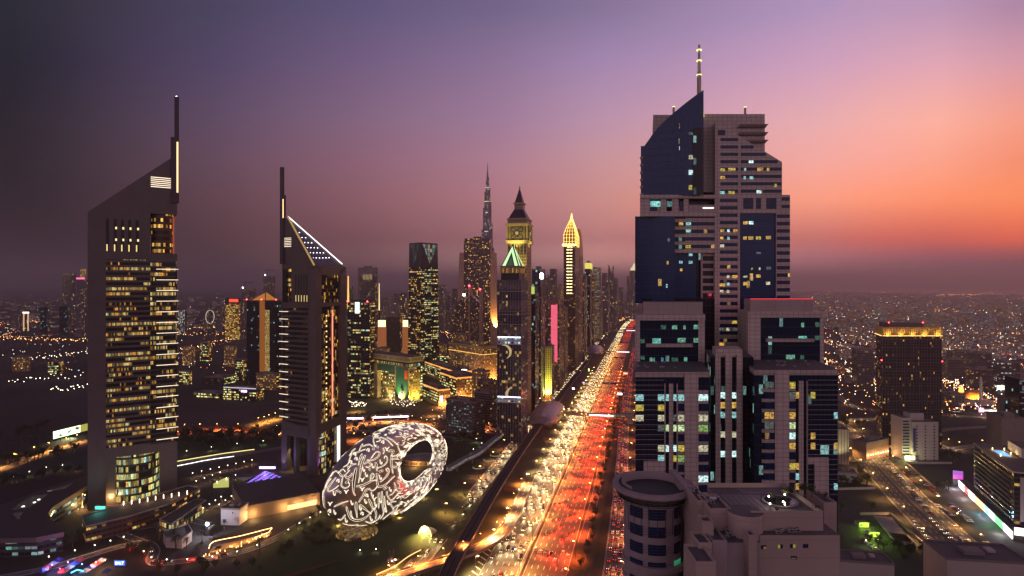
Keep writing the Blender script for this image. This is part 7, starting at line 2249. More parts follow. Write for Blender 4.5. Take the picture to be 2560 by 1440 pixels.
bb('pier_box', 1872, 1892, 1345, 106, 2.5, M_wht, zlo=90)
q = MB()
z = zT
X0_, X1_ = kx(1838) * DT, kx(2058) * DT
q.box(X0_ + 3, X1_, DT, DT + .3, z, z + .9, M_wht); q.box(X1_ - .3, X1_, DT + .3, DT + 16, z, z + .9, M_wht); q.box(X0_, X1_, DT + 15.7, DT + 16, z, z + .9, M_wht)
q.build('terrace_parapet', sb2)
bb('corner_block', 2060, 2092, 1262, 120, 7, M_wht, zlo=90)
bb('corner_block', 1866, 1905, 1238, 127, 4, M_wht, zlo=90, parapet=.3)
q = MB()
for i in range(7):
 for j in range(9):
  x = X0_ + 1 + i * 1.15; y = DT + 1.0 + j * 1.15
  q.box(x, x + 1.0, y, y + 1.0, z + .01, z + .06, mat('paver', (.2, .17, .2), .8))
q.build('paving_slabs', sb2)
q = MB()
for i in range(12):
 for j in range(3):
  x = X0_ + 6 + i * .8; y = DT + 12 + j * 1.1
  q.box(x, x + .68, y, y + .95, z + .01, z + .06, MATS['paver'])
q.build('paving_slabs', sb2)
q = MB(); q.cyl((kx(1950) * 119, 119), 3.4, 3.4, z + .02, z + .35, mat('pool_edge', (.15, .13, .15), .5), 32); q.build('pool_surround', sb2)
q = MB(); q.cyl((kx(1950) * 119, 119), 2.9, 2.9, z + .36, z + .39, mat('pool_water', (.005, .008, .012), .05), 32); q.build('pool_water', sb2)
for i, (px, D) in enumerate(((1962, 120), (1958, 116), (1925, 115), (1922, 119))):
 q = MB(); x_ = kx(px) * D; q.cyl((x_, D), .06, .06, z, z + 1.1, M_dark, 6); q.build('lamp_post', sb2)
 q = MB(); q.cyl((x_, D), .16, .12, z + 1.1, z + 1.35, em('terrace_globe', (1, .88, .7), 14), 8); q.build('lamp_head', sb2)
 lamp_light('POINT', (x_, D, z + 1.6), 60, (1, .85, .65), sb2, .1)
for x0, x1, y0, y1, k in ((1902, 1916, 1363, 1373, 0), (1944, 1957, 1361, 1371, 1), (1975, 1989, 1360, 1370, 2), (2007, 2021, 1360, 1370, 0), (1977, 1992, 1390, 1399, 0)):
 q = MB(); D = DT - 2
 q.box(kx(x0) * D, kx(x1) * D, D - .02, D + .1, zat(y1, D), zat(y0, D), M_dark)
 q.build('window', sb2)
 q = MB()
 for a, b in ((x0 + .6, (x0 + x1) / 2 - .4), ((x0 + x1) / 2 + .4, x1 - .6)):
  q.box(kx(a) * D, kx(b) * D, D - .06, D - .03, zat(y1 - .7, D), zat(y0 + .7, D), M_rib if not (k and a < (x0 + x1) / 2 - 3 and k == 1 or (k == 2 and a > x0 + 3)) else em('dim_yellow', (.8, .7, .1), .3))
 q.build('window_pane', sb2)
def roof_kit(par, boxes):
 rk = random.Random(31)
 for (x0, x1, y0, y1, z, n) in boxes:
  for _ in range(n):
   x, y = rk.uniform(x0, x1), rk.uniform(y0, y1)
   w, d, h = rk.uniform(.5, 1.0), rk.uniform(.5, .9), rk.uniform(.5, .95)
   q = MB(); q.box(x, x + w, y, y + d, z + .12, z + h, mat('unit_metal', (.42, .42, .44), .5, .3)); q.box(x + .1, x + w - .1, y - .012, y - .002, z + .22, z + h - .12, M_dark); q.build('condenser', par)
   q = MB(); q.cyl((x + w / 2, y + d / 2), .2, .2, z + h + .001, z + h + .06, M_dark, 12); q.build('fan_grille', par)
def rail(par, pts, z):
 q = MB()
 for h in (.5, .95): q.tube([(a, b, z + h) for a, b in pts], .025, M_alu, 4)
 for (a, b), (c_, d_) in zip(pts, pts[1:]):
  n = max(1, int(math.hypot(c_ - a, d_ - b) / 1.2))
  for k in range(n + 1): q.tube([(a + (c_ - a) * k / n, b + (d_ - b) * k / n, z), (a + (c_ - a) * k / n, b + (d_ - b) * k / n, z + .95)], .025, M_alu, 4)
 q.build('railing', par)
zA_ = zat(1362, 108)
roof_kit(sb2, [(kx(1825) * 108, kx(1890) * 108, 110, 115, zA_, 7), (kx(1748) * 118, kx(1765) * 118, 120, 125, zat(1258, 118), 2), (kx(1780) * 114, kx(1815) * 114, 116, 120, zat(1278, 114), 3), (kx(1925) * 110, kx(2085) * 110, 110.4, 111.2, zat(1338, 110), 5)])
roof_kit(rt, [(cx_ - 4, cx_ + 3.5, cy_ - 3.5, cy_ + 3, ZD + .02, 7)])
roof_kit(bt, [(kx(1590) * 217, kx(1700) * 217, 222, 240, zat(930, 215), 12), (kx(1960) * 217, kx(2080) * 217, 222, 240, zat(925, 215), 12)])
rail(sb2, [(X0_ + 3, DT + .4), (X1_ - .5, DT + .4), (X1_ - .5, DT + 15.5)], zT + .9)
rail(rt, [(cx_ + 8.3 * math.cos(R(a)), cy_ + 8.3 * math.sin(R(a))) for a in range(-170, 60, 12)], zR)
q = MB()
for k, yy in enumerate((111, 112.2)): q.tube([(kx(1822) * 108, yy, zA_ + .15), (kx(1885) * 108, yy, zA_ + .15), (kx(1885) * 108, yy + 3, zA_ + .15)], .07, M_alu, 6)
q.tube([(kx(1790) * 114, 115, zat(1278, 114) + .1), (kx(1790) * 114, 121, zat(1278, 114) + .1)], .06, M_alu, 6)
q.build('pipe_run', sb2)
q = MB(); q.cyl((kx(1800) * 114, 118), .75, .12, zat(1278, 114) + 1.1, zat(1278, 114) + .75, M_wb_ if False else mat('dish_white', (.6, .6, .6), .5), 16); q.tube([(kx(1800) * 114, 118, zat(1278, 114)), (kx(1800) * 114, 118, zat(1278, 114) + .9)], .05, M_dark, 5); q.build('satellite_dish', sb2)
# ================================================================== RIGHT DISTRICT
F_gc = fac('fine_grid_hotel', (.07, .05, .055), (.022, .02, .03), .055, (.15, .85, .15, .85), 'gold', 2.0, .28, .1)
o, g = tower('gold_crown_tower', 'broad dark glass tower with golden lit crown beside the right avenue', 2190, 2206, 2354, 828, 706, 0, F_gc, F_gc, (2.0, 3.5), parapet=0, tech=False)
for ch in list(o.children): bpy.data.objects.remove(ch)
D = 706
X0_, X1_ = kx(2206) * D, kx(2354) * D
Xb = kx(2190) * (D + 34)
z0 = zat(840, D)
pl_ = [Vector((X0_, D, 0)), Vector((X1_, D, 0)), Vector((X1_ + 7, D + 34, 0)), Vector((Xb, D + 34, 0))]
q = MB()
for k in range(4):
 j = (k + 1) % 4
 q.face([(pl_[k].x, pl_[k].y, 0), (pl_[j].x, pl_[j].y, 0), (pl_[j].x, pl_[j].y, z0), (pl_[k].x, pl_[k].y, z0)], F_gc, (2.0, 3.5))
q.face([(p.x, p.y, z0) for p in pl_], M_roof)
q.build('curtain_wall', o)
q = MB()
for k in range(22):
 x = X0_ + (X1_ - X0_) * k / 21
 q.box(x - .18, x + .18, D - .4, D - .003, 0, z0, MATS['fin_grey'])
for k in range(14):
 z = z0 * (k + 1) / 14.5
 q.box(X0_, X1_, D - .3, D - .004, z, z + .5, MATS['fin_grey'])
q.build('facade_grid', o)
M_crn = mat('gold_crown_fins', (.6, .42, .16), .5)
q = MB()
for e in range(4):
 a, b = pl_[e], pl_[(e + 1) % 4]
 n = int((b - a).length / 1.8)
 dd = (b - a).normalized(); nn = Vector((dd.y, -dd.x, 0))
 for k in range(n):
  q.obox(a, dd, nn, (k + .1) * (b - a).length / n, (k + .45) * (b - a).length / n, -.2, .7, z0 + .01, z0 + 10.5, M_crn)
 q.obox(a, dd, nn, 0, (b - a).length, -.5, -.21, z0 + .01, z0 + 8, M_crn)
q.build('crown_fins', o)
q = MB()
for e in range(4):
 a, b = pl_[e], pl_[(e + 1) % 4]
 dd = (b - a).normalized(); nn = Vector((dd.y, -dd.x, 0))
 q.obox(a, dd, nn, 0, (b - a).length, .75, 1.1, z0 + .02, z0 + .5, em('crown_uplight', (1, .6, .15), 3))
q.build('crown_uplight', o)
for t in (.08, .3, .5, .7, .92):
 lamp_light('SPOT', (X0_ + (X1_ - X0_) * t, D - 3.2, z0 - 1.5), 9000, (1, .6, .15), o, .4, 110, (0, .28, 1))
q = MB(); q.box(X0_ + 12, X1_ - 16, D + 8, D + 26, z0, z0 + 15, mat('plant_brown', (.16, .11, .11), .8)); q.build('roof_plant_room', o)
for px in (X0_ + 12.5, X1_ - 16.5): beacon(o, Vector((px, D + 8, z0 + 15)), st=30, r=.5)
beacon(o, Vector((X0_ - 1, D, z0 * .78)), st=30, r=.6); beacon(o, Vector((X1_ + .5, D, z0 * .77)), st=30, r=.6)
o, g = tower('hotel_podium', 'long low podium with a row of warm wall lamps at the gold crowned tower foot', 2166, 2222, 2262, 1098, 676, -28, mat('podium_wall', (.30, .2, .14), .8), mat('podium_wall', (.30, .2, .14), .8), None, depth=16)
c, l, r, w, d, zt = g
for k in range(9):
 p = c + l * (w * (k + .5) / 9) - r * .6
 q = MB(); q.cyl((p.x, p.y), .5, .5, 4.5, 5.5, em('wall_lamp', (1, .65, .3), 8), 8); q.build('wall_lamp', o)
 if k % 2 == 0: lamp_light('POINT', p - r * 2 + Vector((0, 0, 5)), 2500, (1, .55, .2), o, .3)
o, g = tower('apartment_block', 'white slim apartment block with vertical blue banner before the gold crowned tower', 2258, 2280, 2346, 1052, 657, 0, fac('white_block_side', (.5, .44, .4), dk, .1, (.35, .65, .3, .8), 'mix', .8), fac('white_block_side', (.5, .44, .4), dk, .1, (.35, .65, .3, .8), 'mix', .8), (9, 3.2), tech=False)
for ch in list(o.children): bpy.data.objects.remove(ch)
M_wb = mat('white_block_wall', (.46, .40, .37), .8)
D = 657
X0_, X1_ = kx(2281) * D, kx(2346) * D
za = zat(1055, D)
q = MB(); q.box(X0_, X1_, D, D + 24, 0, za, M_wb, top=M_roof); q.box(X0_ - 9, X0_ - .01, D + 3, D + 23, 0, zat(1046, D), M_wb, top=M_roof); q.build('wall', o)
q = MB(); q.box(X0_ + 3, X0_ + 18, D + 8, D + 20, za, za + 8, M_wb, top=M_roof); q.build('roof_block', o)
q = MB(); q.box(X0_ + .8, X0_ + 3.6, D - .25, D - .01, zat(1130, D), zat(1070, D), mat('blue_banner', (.05, .05, .18), .6)); q.build('vertical_banner', o)
for fx in (.17, .5, .84):
 for k in range(12):
  z = za - 4 - k * 3.3
  q = MB(); q.box(X0_ + (X1_ - X0_) * fx - .8, X0_ + (X1_ - X0_) * fx + .8, D - .08, D + .02, z - 1.5, z, M_rib); q.build('window', o)
for k in range(12):
 z = zat(1046, D) - 3 - k * 3.3
 q = MB(); q.box(X0_ - 8.5, X0_ - 1.5, D + 2.9, D + 3.0, z - 1.8, z, M_rib); q.build('balcony_window', o)
lamp_light('POINT', (X0_ - 6, D - 3, 4), 12000, (.95, 1, .4), o, .5)
q = MB(); q.box(X0_ - 9, X0_ + 2, D - 1.3, D - 1, .5, 5, em('lit_foot_shop', (1, .95, .45), 2.2)); q.build('lit_entrance', o)
D = 960
c = P(2442, 1008, D); c.z = 0
o = thing('mosque', 'mosque with large orange floodlit dome', 'mosque', c)
q = MB(); q.box(c.x - 26, c.x + 24, D - 8, D + 30, 0, 9, M_wb, top=M_roof); q.build('prayer_hall', o)
Mdm = mat('dome_tile', (.6, .32, .10), .6)
q = MB()
for i in range(9):
 a0, a1 = R(i * 10), R((i + 1) * 10)
 q.cyl((c.x, D + 8), 12 * math.cos(a0), 12 * math.cos(a1), 11 + 12 * math.sin(a0), 11 + 12 * math.sin(a1), Mdm, 30, cap=False)
q.build('dome', o, True)
q = MB(); q.cyl((c.x, D + 8), 12.4, 12.4, 9, 11, M_wb, 30); q.build('dome_drum', o)
for dx in (-14, 0, 14):
 lamp_light('SPOT', (c.x + dx, D - 8, 10), 50000, (1, .32, .04), o, .4, 100, (-dx * .05, 1, .6))
o2 = thing('minaret', 'pale slender minaret standing in front of the orange dome', 'minaret', (P(2452, 1030, 930).x, 930, 0))
q = MB(); x_ = o2.location.x; q.cyl((x_, 930), 2.2, 1.9, 0, 40, M_wb, 12); q.build('shaft', o2)
q = MB(); q.cyl((x_, 930), 3, 3, 40, 41.5, M_wb, 12); q.cyl((x_, 930), 1.6, 1.5, 41.5, 47, M_wb, 12); q.build('balcony', o2)
q = MB(); q.cyl((x_, 930), 1.9, .1, 47, 51, M_wb, 12); q.build('cap', o2)
o = thing('lit_cupola', 'small glowing orange rooftop cupola left of the mosque dome', 'cupola', (P(2403, 985, 1000).x, 1000, 0))
x_ = o.location.x
q = MB(); q.cyl((x_, 1000), 2.5, 2.2, 0, zat(980, 1000), M_wb, 10); q.build('turret', o)
q = MB(); q.cyl((x_, 1000), 4, 2.6, zat(980, 1000), zat(967, 1000), em('cupola_orange', (1, .35, .06), 3.5), 10); q.build('lit_lantern', o)
g_ = G(2480, 1035)
o = thing('filling_station', 'bright white and pink lit station canopy in front of the mosque', 'fuel station', g_)
q = MB(); q.box(g_.x - 18, g_.x + 22, g_.y, g_.y + 10, 5, 6, M_wb); q.build('canopy', o)
q = MB(); q.box(g_.x - 18, g_.x + 22, g_.y - .4, g_.y - .05, 4.2, 6, em('station_fascia', (1, .85, .75), 2)); q.build('lit_fascia', o)
q = MB(); q.box(g_.x - 20, g_.x - 13, g_.y - 1, g_.y - .5, 3, 9, em('station_pink', (1, .25, .5), 4)); q.build('lit_sign', o)
for dx in (-14, 0, 16):
 q = MB(); q.box(g_.x + dx - .4, g_.x + dx + .4, g_.y + 4, g_.y + 4.8, 0, 5, M_conc); q.build('post', o)
lamp_light('POINT', (g_.x, g_.y - 4, 5), 20000, (1, .85, .8), o, .5)
C0_ = G(2512, 1347)
AX2 = Vector((math.sin(R(22)), math.cos(R(22)), 0)); AN2 = Vector((AX2.y, -AX2.x, 0))
o = thing('pool_apartment_block', 'brown apartment block with glowing blue rooftop pool above the bright shops', 'apartment block', C0_)
hB = 47
M_brn = fac('brown_balconies', (.05, .04, .04), dk, .09, (.1, .9, .25, .85), 'mix', 1.1, 0, .2)
q = MB(); q.obox(C0_, AX2, AN2, 14, 105, 10, 46, 7, hB, M_brn, (4, 3.5), M_roof); q.build('facade', o)
q = MB(); q.obox(C0_, AX2, AN2, 13.6, 14, 14, 34, 10, hB - 3, mat('white_render', (.5, .45, .43), .8)); q.build('end_wall', o)
q = MB(); q.obox(C0_, AX2, AN2, 13.3, 13.62, 34.5, 38, 10, hB + 1, mat('red_frame', (.25, .04, .03), .7)); q.obox(C0_, AX2, AN2, 13.3, 13.62, 14, 38, hB - 3, hB - 2, MATS['red_frame']); q.build('red_frame', o)
for k in range(9):
 q = MB(); q.obox(C0_, AX2, AN2, 20, 100, 8.6, 9.98, 11 + k * 4, 12 + k * 4, M_brn if False else mat('balcony_grey', (.06, .05, .05), .8)); q.build('balcony_slab', o)
q = MB(); q.obox(C0_, AX2, AN2, 13.8, 105.2, 9.8, 46.2, hB, hB + 1.1, MATS['white_render'], top=M_roof); q.build('parapet', o)
q = MB(); q.obox(C0_, AX2, AN2, 60, 90, 30, 46, hB + 1.11, hB + 9, MATS['white_render'], top=M_roof); q.build('penthouse', o)
q = MB(); q.obox(C0_, AX2, AN2, 62, 80, 17, 24, hB + 1.15, hB + 1.4, em('pool_blue', (.12, .5, .95), 1.3)); q.build('pool', o)
q = MB(); q.obox(C0_, AX2, AN2, 58, 84, 15, 28, hB + 1.105, hB + 1.14, mat('pool_deck', (.5, .35, .15), .7)); q.build('pool_deck', o)
for a, b in ((60, 16), (70, 26), (82, 17), (84, 26)):
 p = C0_ + AX2 * a + AN2 * b; lamp_light('POINT', p + Vector((0, 0, hB + 3)), 1800, (1, .65, .2), o, .2)
 q = MB(); q.cyl((p.x, p.y), .3, .3, hB + 1.2, hB + 3, em('deck_lamp', (1, .7, .25), 6), 8); q.build('deck_lamp', o)
sh = [(0, 18, (1, .95, .95), 3.2, 'white'), (18, 36, (.25, .9, .35), 1.6, 'green'), (36, 50, (.8, .95, 1), 3, 'pale'), (50, 58, (.2, .7, 1), 2.6, 'blue'), (58, 84, (1, .6, .25), 2.6, 'amber'), (84, 100, (1, .85, .8), 4, 'bright white'), (100, 112, (1, .2, .15), 1.4, 'red'), (112, 128, (1, .9, 1), 4, 'white far')]
q = MB(); q.obox(C0_, AX2, AN2, -2, 130, 5, 12, 0, 6.5, mat('shop_back', (.1, .09, .08), .8), top=M_roof); q.build('shop_row_wall', o)
for a, b, cc, s_, nm_ in sh:
 q = MB(); q.obox(C0_, AX2, AN2, a + .3, b - .3, 4.6, 4.98, .3, 4.2, em('shop_' + nm_.replace(' ', '_'), cc, s_ * .8)); q.build('shop_window', o)
 q = MB(); q.obox(C0_, AX2, AN2, a + .3, b - .3, 4.1, 4.98, 4.4, 6.0, em('shop_sign_' + nm_.replace(' ', '_'), cc, s_)); q.build('shop_sign', o)
 lamp_light('POINT', C0_ + AX2 * ((a + b) / 2) + AN2 * -1 + Vector((0, 0, 4)), 1500 * s_, cc, o, .5)
for nm_, a, z, cc in (('corner sign', -1, 8, (1, .6, .9)), ('corner', 0, 5, (.95, .95, 1))):
 q = MB(); q.obox(C0_, AX2, AN2, -3, -2.5, 5, 14, z, z + 2.4, em('lit_' + nm_.replace(' ', '_'), cc, 5)); q.build('corner_sign', o)
o = thing('totem_sign', 'tall magenta and violet lit shop sign at the far end of the bright shops', 'sign', C0_ + AX2 * 132 + AN2 * 3)
q = MB(); q.obox(C0_, AX2, AN2, 132, 134, 1, 9, 0, 6, M_dark); q.build('post', o)
q = MB(); q.obox(C0_, AX2, AN2, 131.5, 131.9, 1, 9, 6, 10, em('sign_magenta', (.9, .08, .7), .9)); q.build('magenta_panel', o)
q = MB(); q.obox(C0_, AX2, AN2, 131.5, 131.9, 1, 9, 10.1, 14, em('sign_violet', (.5, .12, .8), .8)); q.build('violet_panel', o)
def lowbox(name, lab, pxl, pxr, ytop, ybase, dep, m, roof=None, rot=15, cat='building', grp=None):
 a, b = G(pxl, ybase), G(pxr, ybase)
 D = a.y
 z = zat(ytop, D)
 o = thing(name, lab, cat, a, grp)
 ex = Vector((math.cos(R(-rot)), math.sin(R(-rot)), 0)); ey = Vector((-ex.y, ex.x, 0))
 w = (kx(pxr) * D - a.x) / (ex.x - kx(pxr) * ex.y)
 q = MB(); q.obox(a, ex, ey, 0, w, 0, dep, 0, z, m, (3, 3.2) if 'Material' not in m.name else None, roof or M_roof); q.build('wall', o)
 q = MB()
 for s0, s1, t0, t1 in ((-.2, w + .2, -.2, .1), (-.2, w + .2, dep - .1, dep + .2), (-.2, .1, .1, dep - .1), (w - .1, w + .2, .1, dep - .1)):
  q.obox(a, ex, ey, s0, s1, t0, t1, z - .5, z + .8, M_conc)
 q.build('parapet', o)
 q = MB(); q.obox(a, ex, ey, w * .3, w * .55, dep * .3, dep * .6, z, z + 2.2, M_conc); q.obox(a, ex, ey, w * .65, w * .75, dep * .5, dep * .7, z, z + 1.4, M_wb); q.build('roof_units', o)
 return o
lowbox('finned_block', 'grey finned low block uplit at its foot right behind the big tower', 2092, 2122, 1075, 1160, 30, fac('uplit_fins', (.25, .2, .18), (.05, .04, .04), 0, (.4, .6, 0, 1)), rot=12)
lamp_light('SPOT', G(2112, 1172) + Vector((0, 0, 1)), 50000, (.95, .9, .45), bpy.data.objects['finned_block'], .3, 90, (0, .35, 1))
lowbox('service_block', 'low flat hut behind a dark hedge beside the avenue', 2093, 2143, 1180, 1204, 14, M_wb)
lowbox('near_block', 'flat grey roofed block with orange roof lamps at the bottom right of the cream block', 2100, 2236, 1402, 1500, 16, M_wb, rot=10)
for px in (2171, 2196):
 q = MB(); D_ = G(2171, 1500).y + 14; q.cyl((kx(px) * D_, D_), .3, .3, zat(1402, D_) + .5, zat(1396, D_), em('roof_orange_lamp', (1, .5, .12), 14), 8); q.build('roof_lamp', bpy.data.objects['near_block'])
 lamp_light('POINT', (kx(px) * D_, D_ - 1, zat(1394, D_) + 2), 900, (1, .55, .2), bpy.data.objects['near_block'], .2)
lowbox('near_block', 'plain flat roofed block cut by the bottom edge, rightmost', 2368, 2580, 1398, 1530, 26, M_wb, rot=8)
for i, (p0, p1) in enumerate((((2184, 1290), (2232, 1352)), ((2222, 1333), (2248, 1362)))):
 a, b = G(*p0, 3), G(*p1, 3)
 o = thing('parking_canopy', ('long' if i == 0 else 'short') + ' grey ribbed parking canopy beside the left kerb of the avenue', 'canopy', (b.x, b.y, 0))
 dd = (a - b); L_ = dd.length; dd.normalize(); nn = Vector((dd.y, -dd.x, 0)); dd.z = 0
 q = MB(); q.obox(b, dd, nn, 0, L_, 0, 13, 3, 3.3, mat('canopy_sheet', (.25, .22, .24), .6))
 for k in range(int(L_ / 3)): q.obox(b, dd, nn, k * 3, k * 3 + .2, 0, 13, 3.301, 3.42, M_roof)
 q.build('roof', o)
 for k in range(int(L_ / 8) + 1):
  for s_ in (1, 12):
   q = MB(); q.obox(b, dd, nn, k * 8, k * 8 + .25, s_, s_ + .25, 0, 3, M_dark); q.build('post', o)
for i, (px, py) in enumerate(((2160, 1318), (2186, 1342))):
 g_ = G(px, py)
 o = thing('guard_hut', ('rear' if i == 0 else 'front') + ' small hut lit bright green beside the parking canopies', 'hut', g_, 'green lit huts')
 q = MB(); q.box(g_.x - 4, g_.x + 4, g_.y, g_.y + 6, 0, 3.2, M_wb, top=mat('hut_roof', (.12, .14, .1), .8)); q.box(g_.x - 4.3, g_.x + 4.3, g_.y - .3, g_.y - .01, 3.2, 3.7, M_conc); q.build('wall', o)
 q = MB(); q.box(g_.x - 3, g_.x - 1, g_.y - .1, g_.y - .02, 1, 2.4, M_rib); q.build('window', o)
 lamp_light('POINT', g_ + Vector((0, -4, 4)), 9000, (.5, 1, .06), o, .3)
 q = MB(); q.cyl((g_.x, g_.y - 4), .08, .08, 0, 4.2, M_dark, 6); q.build('lamp_post', o)
def wall_line(name, lab, pts, h=2.2, m=None):
 p = [Vector((*G(*a).xy, 0)) for a in pts]
 o = thing(name, lab, 'wall', p[0])
 q = MB(); wallband(q, p, -.2, .2, 0, h, m or M_wb); q.build('wall_panel', o)
 q = MB(); wallband(q, p, -.3, .3, h, h + .2, M_conc); q.build('coping', o)
wall_line('boundary_wall', 'low pale wall running diagonally beside the far car park', [(2268, 1160), (2300, 1190), (2338, 1222)])
wall_line('boundary_wall', 'low pale wall across the sandy plot right of the white block', [(2268, 1160), (2380, 1160)])
wall_line('boundary_wall', 'low wall edging the sandy plot left of the avenue', [(2096, 1225), (2188, 1223)])
wall_line('boundary_wall', 'low wall around the parking canopies', [(2150, 1288), (2225, 1287), (2316, 1370)])
Hm = [fac('house_pale', (.36, .29, .27), dk, .4, (.3, .7, .35, .75), 'mix', 2.6, 0, .2), fac('house_tan', (.28, .21, .18), dk, .4, (.3, .7, .35, .75), 'warm', 2.8, 0, .2), fac('house_grey', (.2, .17, .18), dk, .35, (.3, .7, .35, .75), 'white', 2.6, 0, .2)]
hr = random.Random(5)
HD = [Vector((math.sin(R(14)), math.cos(R(14)), 0))]
hax, hay = Vector((math.sin(R(14)), math.cos(R(14)), 0)), Vector((math.cos(R(14)), -math.sin(R(14)), 0))
protos = []
for k in range(6):
 w, d, h = hr.uniform(13, 20), hr.uniform(12, 18), hr.uniform(6, 11)
 o = thing('low_house', '', 'house', (0, 0, 0), 'low flat roofed houses of the right district')
 q = MB(); q.obox(Vector((0, 0, 0)), hax, hay, 0, d, 0, w, 0, h, Hm[k % 3], (3, 3.4), mat('house_roof', (.2, .165, .16), .9)); q.build('wall', o)
 q = MB(); q.obox(Vector((0, 0, 0)), hax, hay, d * .3, d * .6, w * .2, w * .55, h, h + 2.6, M_wb); q.build('stair_head', o)
 q = MB()
 for s0, s1, t0, t1 in ((-.2, d + .2, -.2, .1), (-.2, d + .2, w - .1, w + .2), (-.2, .1, .1, w - .1), (d - .1, d + .2, .1, w - .1)): q.obox(Vector((0, 0, 0)), hax, hay, s0, s1, t0, t1, h - .2, h + .8, M_wb)
 q.build('parapet', o)
 protos.append(o)
bpy.context.view_layer.update()
placed = 0
used = [False] * 6
blockers = [(kx(2190) * 706, kx(2356) * 740, 690, 750)]
cand = []
for i in range(-30, 90):
 for j in range(-40, 60):
  p = Vector((700, 900, 0)) + hax * (i * 27 + (8 if j % 4 == 0 else 0)) + hay * (j * 24 + (10 if i % 5 == 0 else 0))
  if p.y < 760 or p.y > 4200: continue
  px, py = CX + F * p.x / p.y, HY + F * CAMH / p.y
  if px < 2098 or px > 2590: continue
  if py > 900 and (px < 2200 or py > 965 or (px > 2360)): continue
  if py > 960: continue
  if hr.random() < .22: continue
  if 2090 < px < 2320 and abs(py - (842 + (px - 2040) * .25)) < 6: continue
  cand.append((p.y, p))
cand.sort(key=lambda a: a[0])
ROWW = ['pale', 'tan', 'grey']
for i, (_, p) in enumerate(cand[:260]):
 k = hr.randrange(6)
 o = protos[k] if not used[k] else copy_tree(protos[k])
 used[k] = True
 o.location = (p.x, p.y, 0)
 o.rotation_euler = (0, 0, hr.choice((0, 0, math.pi / 2)))
 px, py = CX + F * p.x / p.y, HY + F * CAMH / p.y
 o['label'] = f"{ROWW[k % 3]} low flat roofed house in the right district, {nth(i)} nearest"
for k in range(6):
 if not used[k]:
  for c in list(protos[k].children): bpy.data.objects.remove(c)
  bpy.data.objects.remove(protos[k])
rest = MB()
for _, p in cand[260:]:
 w, d, h = hr.uniform(12, 22), hr.uniform(11, 19), hr.uniform(5, 14)
 rest.obox(p, hax, hay, 0, d, 0, w, 0, h, Hm[hr.randrange(3)], (3, 3.4), MATS['house_roof'])
fl0 = random.Random(4)
for i in range(5200):
 inv = hr.random() ** .8
 D = 1 / (1 / 24000 + inv * (1 / 2600 - 1 / 24000))
 px = hr.uniform(1985, 2600) if hr.random() < .68 else hr.uniform(-60, 1570)
 X = kx(px) * D
 if px < 1200 and D < 2500: continue
 if X > 8500 or (px < 1570 and fl0.random() < .5): continue
 s_ = max(1, D / 3000) ** .7
 w, d, h = hr.uniform(12, 30) * s_, hr.uniform(10, 26) * s_, hr.uniform(5, 14) * (1 if hr.random() < .93 else 3.2)
 rest.obox(Vector((X, D, 0)), hax, hay, 0, d, 0, w, 0, h, Hm[hr.randrange(3)], (3.4 * s_, 3.4), MATS['house_roof'], skip=('bot', 'b'))
tag(rest.build('distant_houses'), kind='stuff', label='mass of tiny low houses fading towards the horizon')
# ================================================================== LEFT AND MIDDLE LOW THINGS
def oval(cx, cy, a, b, n=40, rot=0):
 return [(cx + a * math.cos(t) * math.cos(rot) - b * math.sin(t) * math.sin(rot), cy + a * math.cos(t) * math.sin(rot) + b * math.sin(t) * math.cos(rot)) for t in [2 * math.pi * i / n for i in range(n)]]
zp = 16
g1 = G(-20, 1290, zp); g2 = G(330, 1215, zp)
o = thing('curved_podium', 'large dark leaf shaped podium roof with skylights left of the tall office tower', 'building', (g1.x, g1.y, 0))
M_pod = mat('podium_roof', (.045, .035, .04), .8)
outline_ = [G(x, y, zp) for x, y in ((-120, 1338), (0, 1346), (90, 1344), (160, 1330), (158, 1318), (128, 1300), (120, 1282), (135, 1265), (175, 1240), (222, 1212), (222, 1188), (120, 1218), (0, 1262), (-120, 1310))]
q = MB(); q.prism([(p.x, p.y) for p in outline_], 12.5, zp, mat('podium_fascia', (.14, .10, .10), .6), top=M_pod); q.build('roof_slab', o)
q = MB(); cc_ = sum(outline_, Vector((0, 0, 0))) / len(outline_)
q.prism([(cc_.x + (p.x - cc_.x) * .9, cc_.y + (p.y - cc_.y) * .9 + 1) for p in outline_], 0, 12.49, fac('podium_band', (.05, .045, .05), (.02, .02, .03), .4, (.05, .95, .3, .8), 'cool', .9, .5), (4, 4.1)); q.build('storeys', o)
for k, pts in enumerate((((28, 1275), (70, 1247), (86, 1240), (120, 1237), (95, 1258), (75, 1270)), ((30, 1284), (58, 1281), (48, 1298), (38, 1294)), ((118, 1229), (182, 1209), (165, 1222)))):
 q = MB(); v = [G(x, y, zp) for x, y in pts]; q.prism([(p.x, p.y) for p in v[::-1]] if False else [(p.x, p.y) for p in v], zp + .02, zp + .5, fac('skylight_glass', (.2, .22, .2), (.12, .14, .13), .12, (.05, .95, .05, .95), 'white', .8, 0, .2), (3, 3), fac('skylight_glass2', (.16, .17, .15), (.12, .14, .13), .5, (.03, .97, .03, .97), 'office', .10, 0, .2, detail=.3)); q.build('skylight', o)
for px, py in ((58, 1266), (86, 1256), (97, 1249)):
 p = G(px, py, zp + .6); q = MB(); q.cyl((p.x, p.y), 1.0, 1.0, zp + .5, zp + .8, em('skylight_lamp', (1, .95, .85), 3), 10); q.build('skylight_lamp', o)
